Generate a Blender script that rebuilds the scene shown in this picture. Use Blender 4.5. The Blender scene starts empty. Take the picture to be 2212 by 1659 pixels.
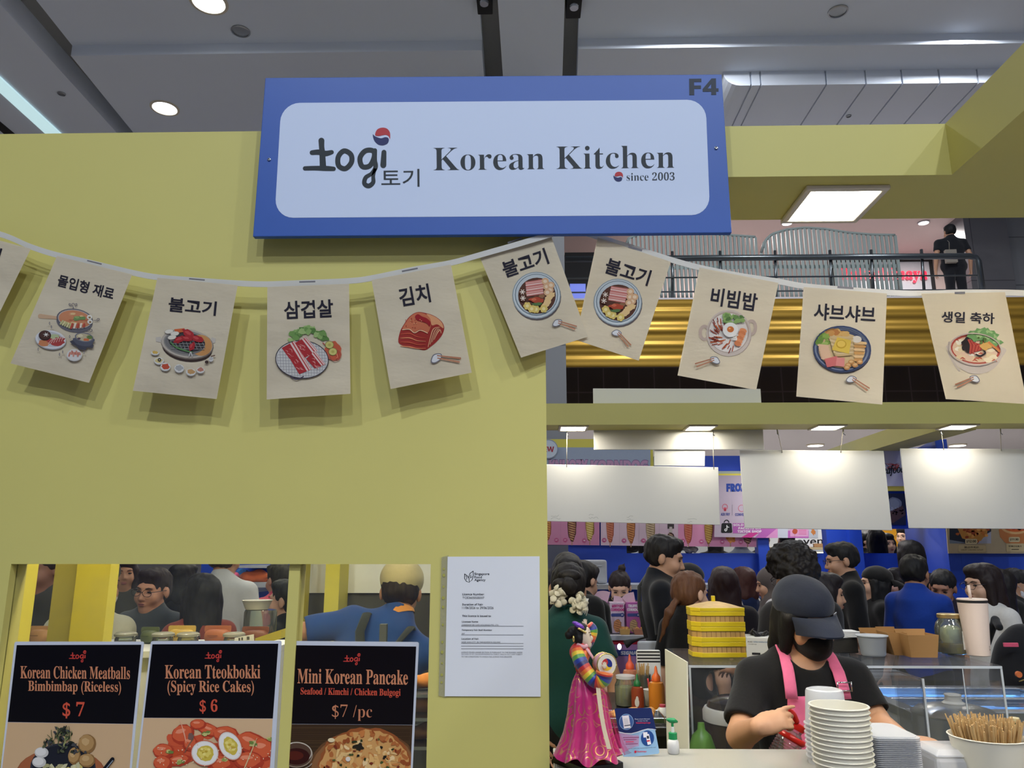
import bpy, bmesh, math, random
import numpy as np
from mathutils import Vector, Matrix, Euler, noise as mnoise
from mathutils.geometry import tessellate_polygon

SC = bpy.context.scene
COL = SC.collection
PI = math.pi
R_ = math.radians
W_, H_, F_ = 2212, 1659, 1661.0

# ------------------------------------------------------------------ camera
CAM_Z = 1.6
cam = bpy.data.objects.new('camera', bpy.data.cameras.new('camera'))
COL.objects.link(cam)
cam.location = (0, 0, CAM_Z)
cam.rotation_euler = (R_(90 + 12.4), 0, R_(1.2))
cam.data.sensor_width = 36
cam.data.lens = F_ / W_ * 36
cam.data.clip_start = 0.02
cam.data.clip_end = 200
SC.camera = cam
_CR = cam.rotation_euler.to_matrix()

def at(px, py, Y):
    """world point on the vertical plane y = Y seen at a pixel of the frame"""
    d = _CR @ Vector(((px - W_ / 2) / F_, -(py - H_ / 2) / F_, -1))
    t = Y / d.y
    return Vector((d.x * t, Y, CAM_Z + d.z * t))

def atz(px, py, Z):
    """world point on the horizontal plane z = Z seen at a pixel of the frame"""
    d = _CR @ Vector(((px - W_ / 2) / F_, -(py - H_ / 2) / F_, -1))
    t = (Z - CAM_Z) / d.z
    return Vector((d.x * t, d.y * t, Z))

# ------------------------------------------------------------------ colour management, sky, lamps
SC.view_settings.view_transform = 'Standard'
SC.view_settings.look = 'None'
SC.view_settings.gamma = 1
SC.view_settings.exposure = -0.30
SC.cycles.max_bounces = 8
SC.cycles.diffuse_bounces = 3
SC.cycles.glossy_bounces = 3
SC.cycles.transmission_bounces = 4
SC.cycles.transparent_max_bounces = 24
SC.cycles.caustics_reflective = False
SC.cycles.caustics_refractive = False
SC.cycles.sample_clamp_indirect = 4

world = bpy.data.worlds.new('mall_ambient')
SC.world = world
world.use_nodes = True
world.node_tree.nodes['Background'].inputs[0].default_value = (0.80, 0.88, 1.0, 1)
world.node_tree.nodes['Background'].inputs[1].default_value = 0.22

def area(name, loc, size, power, color=(1, 1, 1), rot=(0, 0, 0), shape='SQUARE', spread=180):
    l = bpy.data.lights.new(name, 'AREA')
    l.shape = shape
    l.size = size
    l.energy = power
    l.color = color
    l.spread = R_(spread)
    o = bpy.data.objects.new(name, l)
    o.location = loc
    o.rotation_euler = rot
    COL.objects.link(o)
    return o

Z_CEIL = 8.0
# mall downlights of the hall ceiling, in front of the stall (behind the viewer)
for i, (x, y, p) in enumerate([(2.6, -3.6, 320), (-2.2, -3.2, 260), (5.6, -2.6, 220), (-6.0, -2.2, 120), (0.3, -6.2, 300)]):
    area('hall_downlight_lamp', (x, y, Z_CEIL - 0.05), 0.3, p, (0.84, 0.91, 1.0), shape='DISK')
for i, (x, y, p) in enumerate([(2.0, 8.2, 170), (5.5, 8.6, 170), (-3.6, 6.6, 150)]):
    area('hall_downlight_lamp', (x, y, Z_CEIL - 0.05), 0.35, p, (0.93, 0.96, 1.0), shape='DISK')

for x, y in ((3.4, 12.95), (7.2, 12.95)):          # balcony downlights
    area('balcony_lamp', (x, y, 7.1), 0.3, 60, (1, 0.93, 0.9), shape='DISK')
for x, y in ((1.5, 14.0), (5.5, 15.0), (9.0, 14.5), (-4.0, 15.0), (3.5, 19.0)):   # fill lamps added so floor bounce brightens the low far ceiling
    area('lower_hall_fill_lamp', (x, y, 3.6), 0.4, 190, (1, 0.97, 0.97), shape='DISK')
for x, y in ((-2.2, 7.2), (2.6, 7.2), (4.2, 9.8), (-1.0, 10.2)):               # lamps of the opposite stalls
    area('stall_lamp', (x, y, 2.5), 0.25, 15, (1, 0.97, 0.92))

# ------------------------------------------------------------------ colours and materials
def lin(c):
    c = c / 255.0
    return c / 12.92 if c <= 0.04045 else ((c + 0.055) / 1.055) ** 2.4

def rgb(*c):
    if len(c) == 1:
        c = c[0]
    if isinstance(c, str):
        c = tuple(int(c[i:i + 2], 16) for i in (0, 2, 4))
    return (lin(c[0]), lin(c[1]), lin(c[2]), 1.0)

_M = {}
def mat(name, color, rough=0.5, metal=0.0, spec=0.5, var=0.06, scale=30, bump=0.0, emit=0.0, trans=0.0,
        alpha=1.0, coat=0.0, stretch=None, sheen=0.0, sub=0.0):
    """principled surface with a procedural noise in colour and relief"""
    if name in _M:
        return _M[name]
    m = bpy.data.materials.new(name)
    m.use_nodes = True
    nt = m.node_tree
    b = nt.nodes['Principled BSDF']
    c = rgb(color)
    b.inputs['Base Color'].default_value = c
    b.inputs['Roughness'].default_value = rough
    b.inputs['Metallic'].default_value = metal
    b.inputs['Specular IOR Level'].default_value = spec
    b.inputs['Coat Weight'].default_value = coat
    b.inputs['Sheen Weight'].default_value = sheen
    if var > 0 or bump > 0:
        tc = nt.nodes.new('ShaderNodeTexCoord')
        nz = nt.nodes.new('ShaderNodeTexNoise')
        nz.inputs['Scale'].default_value = scale
        nz.inputs['Detail'].default_value = 4
        if stretch:
            mp = nt.nodes.new('ShaderNodeMapping')
            mp.inputs['Scale'].default_value = stretch
            nt.links.new(tc.outputs['Object'], mp.inputs[0])
            nt.links.new(mp.outputs[0], nz.inputs['Vector'])
        else:
            nt.links.new(tc.outputs['Object'], nz.inputs['Vector'])
        if var > 0:
            mx = nt.nodes.new('ShaderNodeMix')
            mx.data_type = 'RGBA'
            mx.inputs[6].default_value = tuple(min(1, v * (1 - var)) for v in c[:3]) + (1,)
            mx.inputs[7].default_value = tuple(min(1, v * (1 + var)) for v in c[:3]) + (1,)
            nt.links.new(nz.outputs[0], mx.inputs[0])
            nt.links.new(mx.outputs[2], b.inputs['Base Color'])
        if bump > 0:
            bp = nt.nodes.new('ShaderNodeBump')
            bp.inputs['Strength'].default_value = bump
            bp.inputs['Distance'].default_value = 0.004
            nt.links.new(nz.outputs[0], bp.inputs['Height'])
            nt.links.new(bp.outputs[0], b.inputs['Normal'])
    if emit > 0:
        b.inputs['Emission Color'].default_value = c
        b.inputs['Emission Strength'].default_value = emit
    if trans > 0:   # thin cloth or milky plastic: some light passes through
        ts = nt.nodes.new('ShaderNodeBsdfTranslucent')
        ts.inputs[0].default_value = c
        mxs = nt.nodes.new('ShaderNodeMixShader')
        mxs.inputs[0].default_value = trans
        out = nt.nodes['Material Output']
        nt.links.new(b.outputs[0], mxs.inputs[1])
        nt.links.new(ts.outputs[0], mxs.inputs[2])
        nt.links.new(mxs.outputs[0], out.inputs[0])
    if alpha < 1:
        tr = nt.nodes.new('ShaderNodeBsdfTransparent')
        mxs = nt.nodes.new('ShaderNodeMixShader')
        mxs.inputs[0].default_value = alpha
        out = nt.nodes['Material Output']
        src = out.inputs[0].links[0].from_socket
        nt.links.new(tr.outputs[0], mxs.inputs[1])
        nt.links.new(src, mxs.inputs[2])
        nt.links.new(mxs.outputs[0], out.inputs[0])
    _M[name] = m
    return m

def mat_vcol(name='printed_ink', rough=0.55, spec=0.35, coat=0.0, trans=0.0):
    """printed surface: the ink colours are stored in the mesh"""
    if name in _M:
        return _M[name]
    m = bpy.data.materials.new(name)
    m.use_nodes = True
    nt = m.node_tree
    b = nt.nodes['Principled BSDF']
    a = nt.nodes.new('ShaderNodeAttribute')
    a.attribute_name = 'Col'
    nt.links.new(a.outputs['Color'], b.inputs['Base Color'])
    b.inputs['Roughness'].default_value = rough
    b.inputs['Specular IOR Level'].default_value = spec
    b.inputs['Coat Weight'].default_value = coat
    if trans > 0:
        ts = nt.nodes.new('ShaderNodeBsdfTranslucent')
        nt.links.new(a.outputs['Color'], ts.inputs[0])
        mxs = nt.nodes.new('ShaderNodeMixShader')
        mxs.inputs[0].default_value = trans
        nt.links.new(b.outputs[0], mxs.inputs[1])
        nt.links.new(ts.outputs[0], mxs.inputs[2])
        nt.links.new(mxs.outputs[0], nt.nodes['Material Output'].inputs[0])
    _M[name] = m
    return m

def mat_glass(name, tint=(255, 255, 255), refl=0.12, haze=0.0, hazecol=(220, 225, 230), rough=0.02, smudge=0.0):
    """thin clear sheet: transparent with a mirror-like sheen that grows at grazing angles"""
    if name in _M:
        return _M[name]
    m = bpy.data.materials.new(name)
    m.use_nodes = True
    nt = m.node_tree
    nt.nodes.remove(nt.nodes['Principled BSDF'])
    out = nt.nodes['Material Output']
    tr = nt.nodes.new('ShaderNodeBsdfTransparent')
    tr.inputs[0].default_value = rgb(tint)
    gl = nt.nodes.new('ShaderNodeBsdfGlossy')
    gl.inputs['Roughness'].default_value = rough
    lw = nt.nodes.new('ShaderNodeLayerWeight')
    lw.inputs[0].default_value = 0.35
    mr = nt.nodes.new('ShaderNodeMapRange')
    mr.inputs['To Min'].default_value = refl * 0.4
    mr.inputs['To Max'].default_value = min(1.0, refl * 4)
    nt.links.new(lw.outputs['Fresnel'], mr.inputs['Value'])
    ms = nt.nodes.new('ShaderNodeMixShader')
    nt.links.new(mr.outputs[0], ms.inputs[0])
    nt.links.new(tr.outputs[0], ms.inputs[1])
    nt.links.new(gl.outputs[0], ms.inputs[2])
    last = ms
    if haze > 0:
        df = nt.nodes.new('ShaderNodeBsdfDiffuse')
        df.inputs[0].default_value = rgb(hazecol)
        ms2 = nt.nodes.new('ShaderNodeMixShader')
        ms2.inputs[0].default_value = haze
        if smudge > 0:
            nz = nt.nodes.new('ShaderNodeTexNoise')
            nz.inputs['Scale'].default_value = 9
            nz.inputs['Detail'].default_value = 6
            m3 = nt.nodes.new('ShaderNodeMapRange')
            m3.inputs['From Min'].default_value = 0.45
            m3.inputs['From Max'].default_value = 0.8
            m3.inputs['To Min'].default_value = haze
            m3.inputs['To Max'].default_value = haze + smudge
            tc = nt.nodes.new('ShaderNodeTexCoord')
            nt.links.new(tc.outputs['Object'], nz.inputs['Vector'])
            nt.links.new(nz.outputs[0], m3.inputs['Value'])
            nt.links.new(m3.outputs[0], ms2.inputs[0])
        nt.links.new(ms.outputs[0], ms2.inputs[1])
        nt.links.new(df.outputs[0], ms2.inputs[2])
        last = ms2
    nt.links.new(last.outputs[0], out.inputs[0])
    _M[name] = m
    return m

# ------------------------------------------------------------------ mesh building
def tag(o, label=None, cat=None, group=None, kind=None):
    if label: o['label'] = label
    if cat: o['category'] = cat
    if group: o['group'] = group
    if kind: o['kind'] = kind
    return o

def thing(name, loc, label, cat, group=None, rz=0.0, scale=1.0):
    o = bpy.data.objects.new(name, None)
    o.empty_display_size = 0.05
    COL.objects.link(o)
    o.location = loc
    o.rotation_euler = (0, 0, rz)
    o.scale = (scale, scale, scale)
    return tag(o, label, cat, group)

def link_mesh(name, me, m=None, parent=None, loc=None):
    o = bpy.data.objects.new(name, me)
    COL.objects.link(o)
    if m is not None:
        for x in (m if isinstance(m, (list, tuple)) else [m]):
            me.materials.append(x)
    if parent is not None:
        o.parent = parent
    if loc is not None:
        o.location = loc
    return o

class MB:
    """collects faces and links them as ONE mesh object"""
    def __init__(s):
        s.v = []; s.f = []; s.mi = []; s.c = []; s.cur = 0; s.col = None; s.M = None
    def add(s, vs, fs, flip=False):
        n = len(s.v)
        if s.M is not None:
            vs = [s.M @ Vector(v) for v in vs]
        s.v.extend([tuple(v) for v in vs])
        for f in fs:
            s.f.append(tuple(n + i for i in (reversed(f) if flip else f)))
            s.mi.append(s.cur); s.c.append(s.col)
        return s
    def box(s, a, b):
        (x0, y0, z0), (x1, y1, z1) = a, b
        x0, x1 = min(x0, x1), max(x0, x1); y0, y1 = min(y0, y1), max(y0, y1); z0, z1 = min(z0, z1), max(z0, z1)
        return s.add([(x0, y0, z0), (x1, y0, z0), (x1, y1, z0), (x0, y1, z0), (x0, y0, z1), (x1, y0, z1), (x1, y1, z1), (x0, y1, z1)],
                     [(3, 2, 1, 0), (4, 5, 6, 7), (0, 1, 5, 4), (1, 2, 6, 5), (2, 3, 7, 6), (3, 0, 4, 7)])
    def cbox(s, c, d):
        return s.box([c[i] - d[i] / 2 for i in range(3)], [c[i] + d[i] / 2 for i in range(3)])
    def quad(s, *p):
        return s.add(p, [tuple(range(len(p)))])
    def prism(s, pts, d):
        """closed outline of 3D points, pushed along d"""
        n = len(pts); d = Vector(d)
        a = [Vector(p) for p in pts]; b = [p + d for p in a]
        return s.add(a + b, [tuple(range(n)), tuple(range(2 * n - 1, n - 1, -1))] + [(i, i + n, (i + 1) % n + n, (i + 1) % n) for i in range(n)])
    def lathe(s, prof, n=24, c=(0, 0, 0), sx=1.0, sy=1.0, a0=0.0, cap=True):
        """profile of (r, z) turned round the vertical axis"""
        vs = []
        for r, z in prof:
            for k in range(n):
                t = a0 + 2 * PI * k / n
                vs.append((c[0] + r * math.cos(t) * sx, c[1] + r * math.sin(t) * sy, c[2] + z))
        fs = []
        for i in range(len(prof) - 1):
            for k in range(n):
                k2 = (k + 1) % n
                fs.append((i * n + k, i * n + k2, (i + 1) * n + k2, (i + 1) * n + k))
        if cap:
            if prof[0][0] > 1e-6: fs.append(tuple(range(n - 1, -1, -1)))
            if prof[-1][0] > 1e-6: fs.append(tuple((len(prof) - 1) * n + k for k in range(n)))
        return s.add(vs, fs)
    def tube(s, pts, r, n=8, cap=True, flat=None):
        pts = [Vector(p) for p in pts]
        rs = r if isinstance(r, (list, tuple)) else [r] * len(pts)
        vs = []; up = None
        for i, p in enumerate(pts):
            t = (pts[min(i + 1, len(pts) - 1)] - pts[max(i - 1, 0)])
            t = t.normalized() if t.length > 1e-9 else Vector((0, 0, 1))
            if up is None:
                up = Vector((0, 0, 1)) if abs(t.z) < 0.9 else Vector((0, 1, 0))
            a = t.cross(up)
            a = a.normalized() if a.length > 1e-6 else Vector((1, 0, 0))
            b = a.cross(t).normalized(); up = b
            for k in range(n):
                q = 2 * PI * k / n
                vs.append(p + a * math.cos(q) * rs[i] + b * math.sin(q) * rs[i] * (flat or 1))
        fs = []
        for i in range(len(pts) - 1):
            for k in range(n):
                k2 = (k + 1) % n
                fs.append((i * n + k, i * n + k2, (i + 1) * n + k2, (i + 1) * n + k))
        if cap:
            fs.append(tuple(range(n - 1, -1, -1))); fs.append(tuple((len(pts) - 1) * n + k for k in range(n)))
        return s.add(vs, fs)
    def ell(s, c, r, nu=16, nv=10, rot=None, jit=0.0, seed=0):
        r = r if isinstance(r, (list, tuple)) else (r, r, r)
        rnd = random.Random(seed)
        vs = []; 
        M = rot.to_matrix() if rot is not None else Matrix.Identity(3)
        for j in range(nv + 1):
            ph = PI * j / nv
            for i in range(nu):
                th = 2 * PI * i / nu
                k = 1 + (rnd.random() - .5) * jit if 0 < j < nv else 1
                d = M @ Vector((r[0] * math.sin(ph) * math.cos(th) * k, r[1] * math.sin(ph) * math.sin(th) * k, -r[2] * math.cos(ph) * k))
                vs.append(Vector(c) + d)
        fs = []
        for j in range(nv):
            for i in range(nu):
                i2 = (i + 1) % nu
                fs.append((j * nu + i, j * nu + i2, (j + 1) * nu + i2, (j + 1) * nu + i))
        return s.add(vs, fs)
    def grid(s, fn, nu, nv, flip=False):
        vs = [fn(i / nu, j / nv) for j in range(nv + 1) for i in range(nu + 1)]
        w = nu + 1
        fs = [(j * w + i, j * w + i + 1, (j + 1) * w + i + 1, (j + 1) * w + i) for j in range(nv) for i in range(nu)]
        return s.add(vs, fs, flip)
    def build(s, name, m, parent=None, smooth=False, bevel=0.0, seg=2, weld=0.0, ang=40):
        me = bpy.data.meshes.new(name)
        me.from_pydata(s.v, [], s.f)
        me.validate(clean_customdata=False)
        if any(s.mi):
            me.polygons.foreach_set('material_index', s.mi[:len(me.polygons)])
        if any(c is not None for c in s.c):
            ca = me.color_attributes.new('Col', 'FLOAT_COLOR', 'CORNER')
            buf = []
            for p, c in zip(me.polygons, s.c):
                buf.extend(list(c or (1, 1, 1, 1)) * p.loop_total)
            ca.data.foreach_set('color', buf)
        if bevel > 0 or weld > 0:
            bm = bmesh.new(); bm.from_mesh(me)
            if weld > 0:
                bmesh.ops.remove_doubles(bm, verts=bm.verts, dist=weld)
            if bevel > 0:
                bmesh.ops.recalc_face_normals(bm, faces=bm.faces)
                es = [e for e in bm.edges if len(e.link_faces) == 2 and e.calc_face_angle(0) > R_(ang)]
                bmesh.ops.bevel(bm, geom=es, offset=bevel, segments=seg, affect='EDGES', profile=0.5, clamp_overlap=True)
            bm.to_mesh(me); bm.free()
        if smooth:
            me.polygons.foreach_set('use_smooth', [True] * len(me.polygons))
            if smooth != 'all':
                me.set_sharp_from_angle(angle=R_(smooth if smooth is not True else 40))
        me.update()
        return link_mesh(name, me, m, parent)

def children_of(o):
    return [c for c in bpy.data.objects if c.parent == o]

def copy_tree(o, label=None, loc=None, rz=None, group=None):
    def rec(src, par):
        c = src.copy(); COL.objects.link(c)
        if par is not None:
            c.parent = par
        for ch in [x for x in src.children]:
            rec(ch, c)
        return c
    r = rec(o, None)
    if label: r['label'] = label
    if group: r['group'] = group
    if loc is not None: r.location = loc
    if rz is not None: r.rotation_euler = (0, 0, rz)
    return r

# ------------------------------------------------------------------ flat printed matter (ink shapes on a surface)
_TX = {}
def text_mesh(s, off=0.0):
    k = (s, off)
    if k in _TX:
        return _TX[k]
    cu = bpy.data.curves.new('lettering', 'FONT')
    cu.body = s; cu.size = 1; cu.offset = off; cu.resolution_u = 4
    o = bpy.data.objects.new('lettering', cu)
    COL.objects.link(o)
    dg = bpy.context.evaluated_depsgraph_get(); dg.update()
    me = o.evaluated_get(dg).to_mesh()
    vs = [(v.co.x, v.co.y) for v in me.vertices]
    fs = [tuple(p.vertices) for p in me.polygons]
    o.evaluated_get(dg).to_mesh_clear()
    bpy.data.objects.remove(o); bpy.data.curves.remove(cu)
    xs = [v[0] for v in vs] or [0, 1]; ys = [v[1] for v in vs] or [0, 1]
    _TX[k] = (vs, fs, min(xs), min(ys), max(xs), max(ys))
    return _TX[k]

def serif(s):
    r = ''
    for ch in s:
        if 'A' <= ch <= 'Z': r += chr(0x1d400 + ord(ch) - 65)
        elif 'a' <= ch <= 'z': r += chr(0x1d41a + ord(ch) - 97)
        elif '0' <= ch <= '9': r += chr(0x1d7ce + ord(ch) - 48)
        else: r += ch
    return r

def sans(s):
    r = ''
    for ch in s:
        if 'A' <= ch <= 'Z': r += chr(0x1d5d4 + ord(ch) - 65)
        elif 'a' <= ch <= 'z': r += chr(0x1d5ee + ord(ch) - 97)
        elif '0' <= ch <= '9': r += chr(0x1d7ec + ord(ch) - 48)
        else: r += ch
    return r

def smooth_path(pts, closed=False, n=6):
    P = [Vector((p[0], p[1])) for p in pts]
    m = len(P); out = []
    if m < 3 and not closed:
        return P
    rng = range(m) if closed else range(m - 1)
    for i in rng:
        p1, p2 = P[i], P[(i + 1) % m]
        p0 = P[(i - 1) % m] if (closed or i > 0) else p1
        p3 = P[(i + 2) % m] if (closed or i + 2 < m) else p2
        for k in range(n):
            t = k / n
            out.append(0.5 * ((2 * p1) + (p2 - p0) * t + (2 * p0 - 5 * p1 + 4 * p2 - p3) * t * t + (3 * p1 - p0 - 3 * p2 + p3) * t ** 3))
    if not closed:
        out.append(P[-1])
    return out

class Ink:
    """draws filled shapes in the coordinates of a drawing (origin, scale), each mapped onto a surface"""
    def __init__(s, surf, ox=0.0, oy=0.0, k=1.0, step=2.5e-5, base=4e-4):
        s.surf = surf; s.ox = ox; s.oy = oy; s.k = k
        s.step = step; s.base = base; s.n = 0
        s.v = []; s.f = []; s.c = []; s.rnd = random.Random(7); s.sub = 0; s.clip = None
    def _p(s, x, y):
        return s.surf(s.ox + x * s.k, s.oy + y * s.k, s.base + s.n * s.step)
    def raw(s, pts, faces, col, bump=True):
        if bump: s.n += 1
        if s.clip: pts = [s.clip(x, y) for x, y in pts]
        if s.sub:      # on a curved sheet: split long triangles so that every layer follows it
            L = (s.sub / s.k) ** 2
            q = [(tuple(pts[f[0]]), tuple(pts[f[i]]), tuple(pts[f[i + 1]])) for f in faces for i in range(1, len(f) - 1)]
            out = []
            while q:
                a, b_, c_ = q.pop()
                d = [(a[0] - b_[0]) ** 2 + (a[1] - b_[1]) ** 2, (b_[0] - c_[0]) ** 2 + (b_[1] - c_[1]) ** 2, (c_[0] - a[0]) ** 2 + (c_[1] - a[1]) ** 2]
                m = max(d)
                if m <= L: out += [a, b_, c_]; continue
                i = d.index(m); a, b_, c_ = ((a, b_, c_), (b_, c_, a), (c_, a, b_))[i]
                h = ((a[0] + b_[0]) / 2, (a[1] + b_[1]) / 2)
                q += [(a, h, c_), (h, b_, c_)]
            pts = out; faces = [(i, i + 1, i + 2) for i in range(0, len(out), 3)]
        b = len(s.v)
        s.v.extend(tuple(s._p(x, y)) for x, y in pts)
        c = rgb(col)
        for f in faces:
            s.f.append(tuple(b + i for i in f)); s.c.append(c)
    def poly(s, pts, col, bump=True, sm=False):
        if sm: pts = smooth_path(pts, True)
        tris = tessellate_polygon([[Vector((p[0], p[1], 0)) for p in pts]])
        s.raw([(p[0], p[1]) for p in pts], [tuple(t) for t in tris], col, bump)
    def rect(s, x0, y0, x1, y1, col, bump=True, nx=1, ny=1):
        pts = [(x0 + (x1 - x0) * i / nx, y0 + (y1 - y0) * j / ny) for j in range(ny + 1) for i in range(nx + 1)]
        w = nx + 1
        s.raw(pts, [(j * w + i, j * w + i + 1, (j + 1) * w + i + 1, (j + 1) * w + i) for j in range(ny) for i in range(nx)], col, bump)
    def quad(s, a, b, c, d, col, nx=6, ny=6, bump=True):
        pts = []
        for j in range(ny + 1):
            for i in range(nx + 1):
                u, v = i / nx, j / ny
                pts.append(((a[0] * (1 - u) + b[0] * u) * (1 - v) + (d[0] * (1 - u) + c[0] * u) * v, (a[1] * (1 - u) + b[1] * u) * (1 - v) + (d[1] * (1 - u) + c[1] * u) * v))
        w = nx + 1
        s.raw(pts, [(j * w + i, j * w + i + 1, (j + 1) * w + i + 1, (j + 1) * w + i) for j in range(ny) for i in range(nx)], col, bump)
    def disc(s, cx, cy, rx, ry, col, rot=0.0, n=28, rings=3, bump=True, jit=0.0):
        ca, sa = math.cos(R_(rot)), math.sin(R_(rot))
        pts = [(cx, cy)]; fs = []
        js = [1 + (s.rnd.random() - .5) * 2 * jit for _ in range(n)]
        for r in range(1, rings + 1):
            q = r / rings
            for k in range(n):
                t = 2 * PI * k / n
                x, y = rx * q * math.cos(t) * js[k], ry * q * math.sin(t) * js[k]
                pts.append((cx + x * ca - y * sa, cy + x * sa + y * ca))
        for k in range(n):
            fs.append((0, 1 + k, 1 + (k + 1) % n))
        for r in range(rings - 1):
            o = 1 + r * n
            for k in range(n):
                k2 = (k + 1) % n
                fs.append((o + k, o + n + k, o + n + k2, o + k2))
        s.raw(pts, fs, col, bump)
    def ring(s, cx, cy, rx, ry, w, col, rot=0.0, a0=0, a1=360, n=40, bump=True):
        ca, sa = math.cos(R_(rot)), math.sin(R_(rot))
        pts = []
        for k in range(n + 1):
            t = R_(a0 + (a1 - a0) * k / n)
            for q in (-.5, .5):
                x, y = (rx + q * w) * math.cos(t), (ry + q * w) * math.sin(t)
                pts.append((cx + x * ca - y * sa, cy + x * sa + y * ca))
        s.raw(pts, [(2 * k, 2 * k + 1, 2 * k + 3, 2 * k + 2) for k in range(n)], col, bump)
    def blob(s, cx, cy, rx, ry, col, j=0.2, n=18, rot=0.0, bump=True):
        s.disc(cx, cy, rx, ry, col, rot, n, 2, bump, j)
    def stroke(s, pts, w, col, sm=True, closed=False, caps=True, bump=True):
        P = smooth_path(pts, closed) if sm else [Vector((p[0], p[1])) for p in pts]
        m = len(P)
        if isinstance(w, (list, tuple)):
            ws = [w[0] + 0] * m
            for i in range(m):
                t = i / max(1, m - 1) * (len(w) - 1); a = int(t); b = min(a + 1, len(w) - 1)
                ws[i] = w[a] + (w[b] - w[a]) * (t - a)
        else:
            ws = [w] * m
        vs = []
        for i, p in enumerate(P):
            if closed: t = P[(i + 1) % m] - P[i - 1]
            else: t = P[min(i + 1, m - 1)] - P[max(i - 1, 0)]
            t = t.normalized() if t.length > 1e-9 else Vector((1, 0))
            nrm = Vector((-t.y, t.x)) * ws[i] / 2
            vs += [p + nrm, p - nrm]
        fs = [(2 * i, 2 * i + 1, 2 * i + 3, 2 * i + 2) for i in range(m - 1)]
        if closed: fs.append((2 * m - 2, 2 * m - 1, 1, 0))
        s.raw(vs, fs, col, bump)
        if caps and not closed:
            s.disc(P[0].x, P[0].y, ws[0] / 2, ws[0] / 2, col, n=14, rings=1)
            s.disc(P[-1].x, P[-1].y, ws[-1] / 2, ws[-1] / 2, col, n=14, rings=1, bump=False)
    def text(s, st, cx, cy, w, h, col, rot=0.0, off=0.0, skew=0.0, bump=True):
        vs, fs, x0, y0, x1, y1 = text_mesh(st, off)
        if not vs: return
        mx, my = (x0 + x1) / 2, (y0 + y1) / 2
        kx = w / (x1 - x0) if w else h / (y1 - y0)
        ky = h / (y1 - y0) if h else kx
        ca, sa = math.cos(R_(rot)), math.sin(R_(rot))
        pts = []
        for x, y in vs:
            a, b = (x - mx) * kx, -(y - my) * ky
            a += -b * skew
            pts.append((cx + a * ca - b * sa, cy + a * sa + b * ca))
        s.raw(pts, fs, col, bump)
    def build(s, name, m, parent=None):
        mb = MB(); mb.v = s.v; mb.f = s.f; mb.c = s.c; mb.mi = [0] * len(s.f)
        return mb.build(name, m, parent)

def plane_at(Y):
    """surface for Ink: the vertical plane y = Y, drawn in frame pixels"""
    return lambda x, y, h: at(x, y, Y - h)

def plane3(o, ex, ey, nrm=None):
    """surface for Ink: any flat face with origin o and axes ex, ey (metres per unit)"""
    o, ex, ey = Vector(o), Vector(ex), Vector(ey)
    nn = ey.cross(ex).normalized() if nrm is None else Vector(nrm)
    return lambda x, y, h: o + ex * x + ey * y + nn * h
# ================================================================== the setting
def mat_tiles(name, c1, c2, mortar, w, h, rough=0.35, msize=0.006):
    if name in _M: return _M[name]
    m = bpy.data.materials.new(name); m.use_nodes = True
    nt = m.node_tree; b = nt.nodes['Principled BSDF']
    tc = nt.nodes.new('ShaderNodeTexCoord'); mp = nt.nodes.new('ShaderNodeMapping')
    mp.inputs['Rotation'].default_value = (R_(90), 0, 0)
    br = nt.nodes.new('ShaderNodeTexBrick')
    br.offset = 0
    br.inputs['Color1'].default_value = rgb(c1); br.inputs['Color2'].default_value = rgb(c2)
    br.inputs['Mortar'].default_value = rgb(mortar)
    br.inputs['Scale'].default_value = 1; br.inputs['Mortar Size'].default_value = msize
    br.inputs['Brick Width'].default_value = w; br.inputs['Row Height'].default_value = h
    nt.links.new(tc.outputs['Object'], mp.inputs[0]); nt.links.new(mp.outputs[0], br.inputs['Vector'])
    nt.links.new(br.outputs[0], b.inputs['Base Color'])
    b.inputs['Roughness'].default_value = rough
    _M[name] = m
    return m

M_yel = mat('yellow_green_paint', (205, 196, 113), 0.55, var=0.05, scale=2.5, bump=0.05)
M_yel2 = mat('yellow_inner_paint', (226, 212, 84), 0.5, var=0.04, scale=3)
M_floor = mat('hall_floor_tile', (166, 162, 156), 0.3, var=0.1, scale=4)
M_ceil = mat('hall_ceiling_paint', (232, 240, 254), 0.85, var=0.03, scale=0.6)
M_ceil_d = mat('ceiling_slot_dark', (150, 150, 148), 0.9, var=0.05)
M_led = mat('led_panel_diffuser', (255, 247, 230), 0.5, emit=44, var=0)
M_led2 = mat('led_panel_diffuser_aisle', (255, 244, 222), 0.5, emit=115, var=0)
M_led3 = mat('led_panel_diffuser_kitchen', (255, 244, 222), 0.5, emit=130, var=0)
M_ledf = mat('led_panel_frame', (225, 215, 195), 0.45, var=0.03)
M_lampw = mat('downlight_glow', (250, 253, 255), 0.5, emit=7, var=0)
M_strip = mat('strip_light_glow', (196, 228, 232), 0.5, emit=1.0, var=0.12, scale=18)
M_chrome = mat('chrome', (200, 203, 206), 0.18, metal=1.0, var=0.02)
M_alu = mat('brushed_aluminium', (170, 174, 178), 0.32, metal=1.0, var=0.05, scale=40)
M_dark = mat('dark_void', (26, 26, 28), 0.7, var=0.1)

YW = 1.80
XW = at(1183, 1195, YW).x
Z_B, Z_T = 2.53, 2.672
XC = at(2050, 330, YW).x

def struct(mb, name, m, **k):
    o = mb.build(name, m, None, **k); o['kind'] = 'structure'
    return o

# floor
struct(MB().box((-14, -9, -0.1), (16, 26, 0)), 'floor', M_floor)

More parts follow.
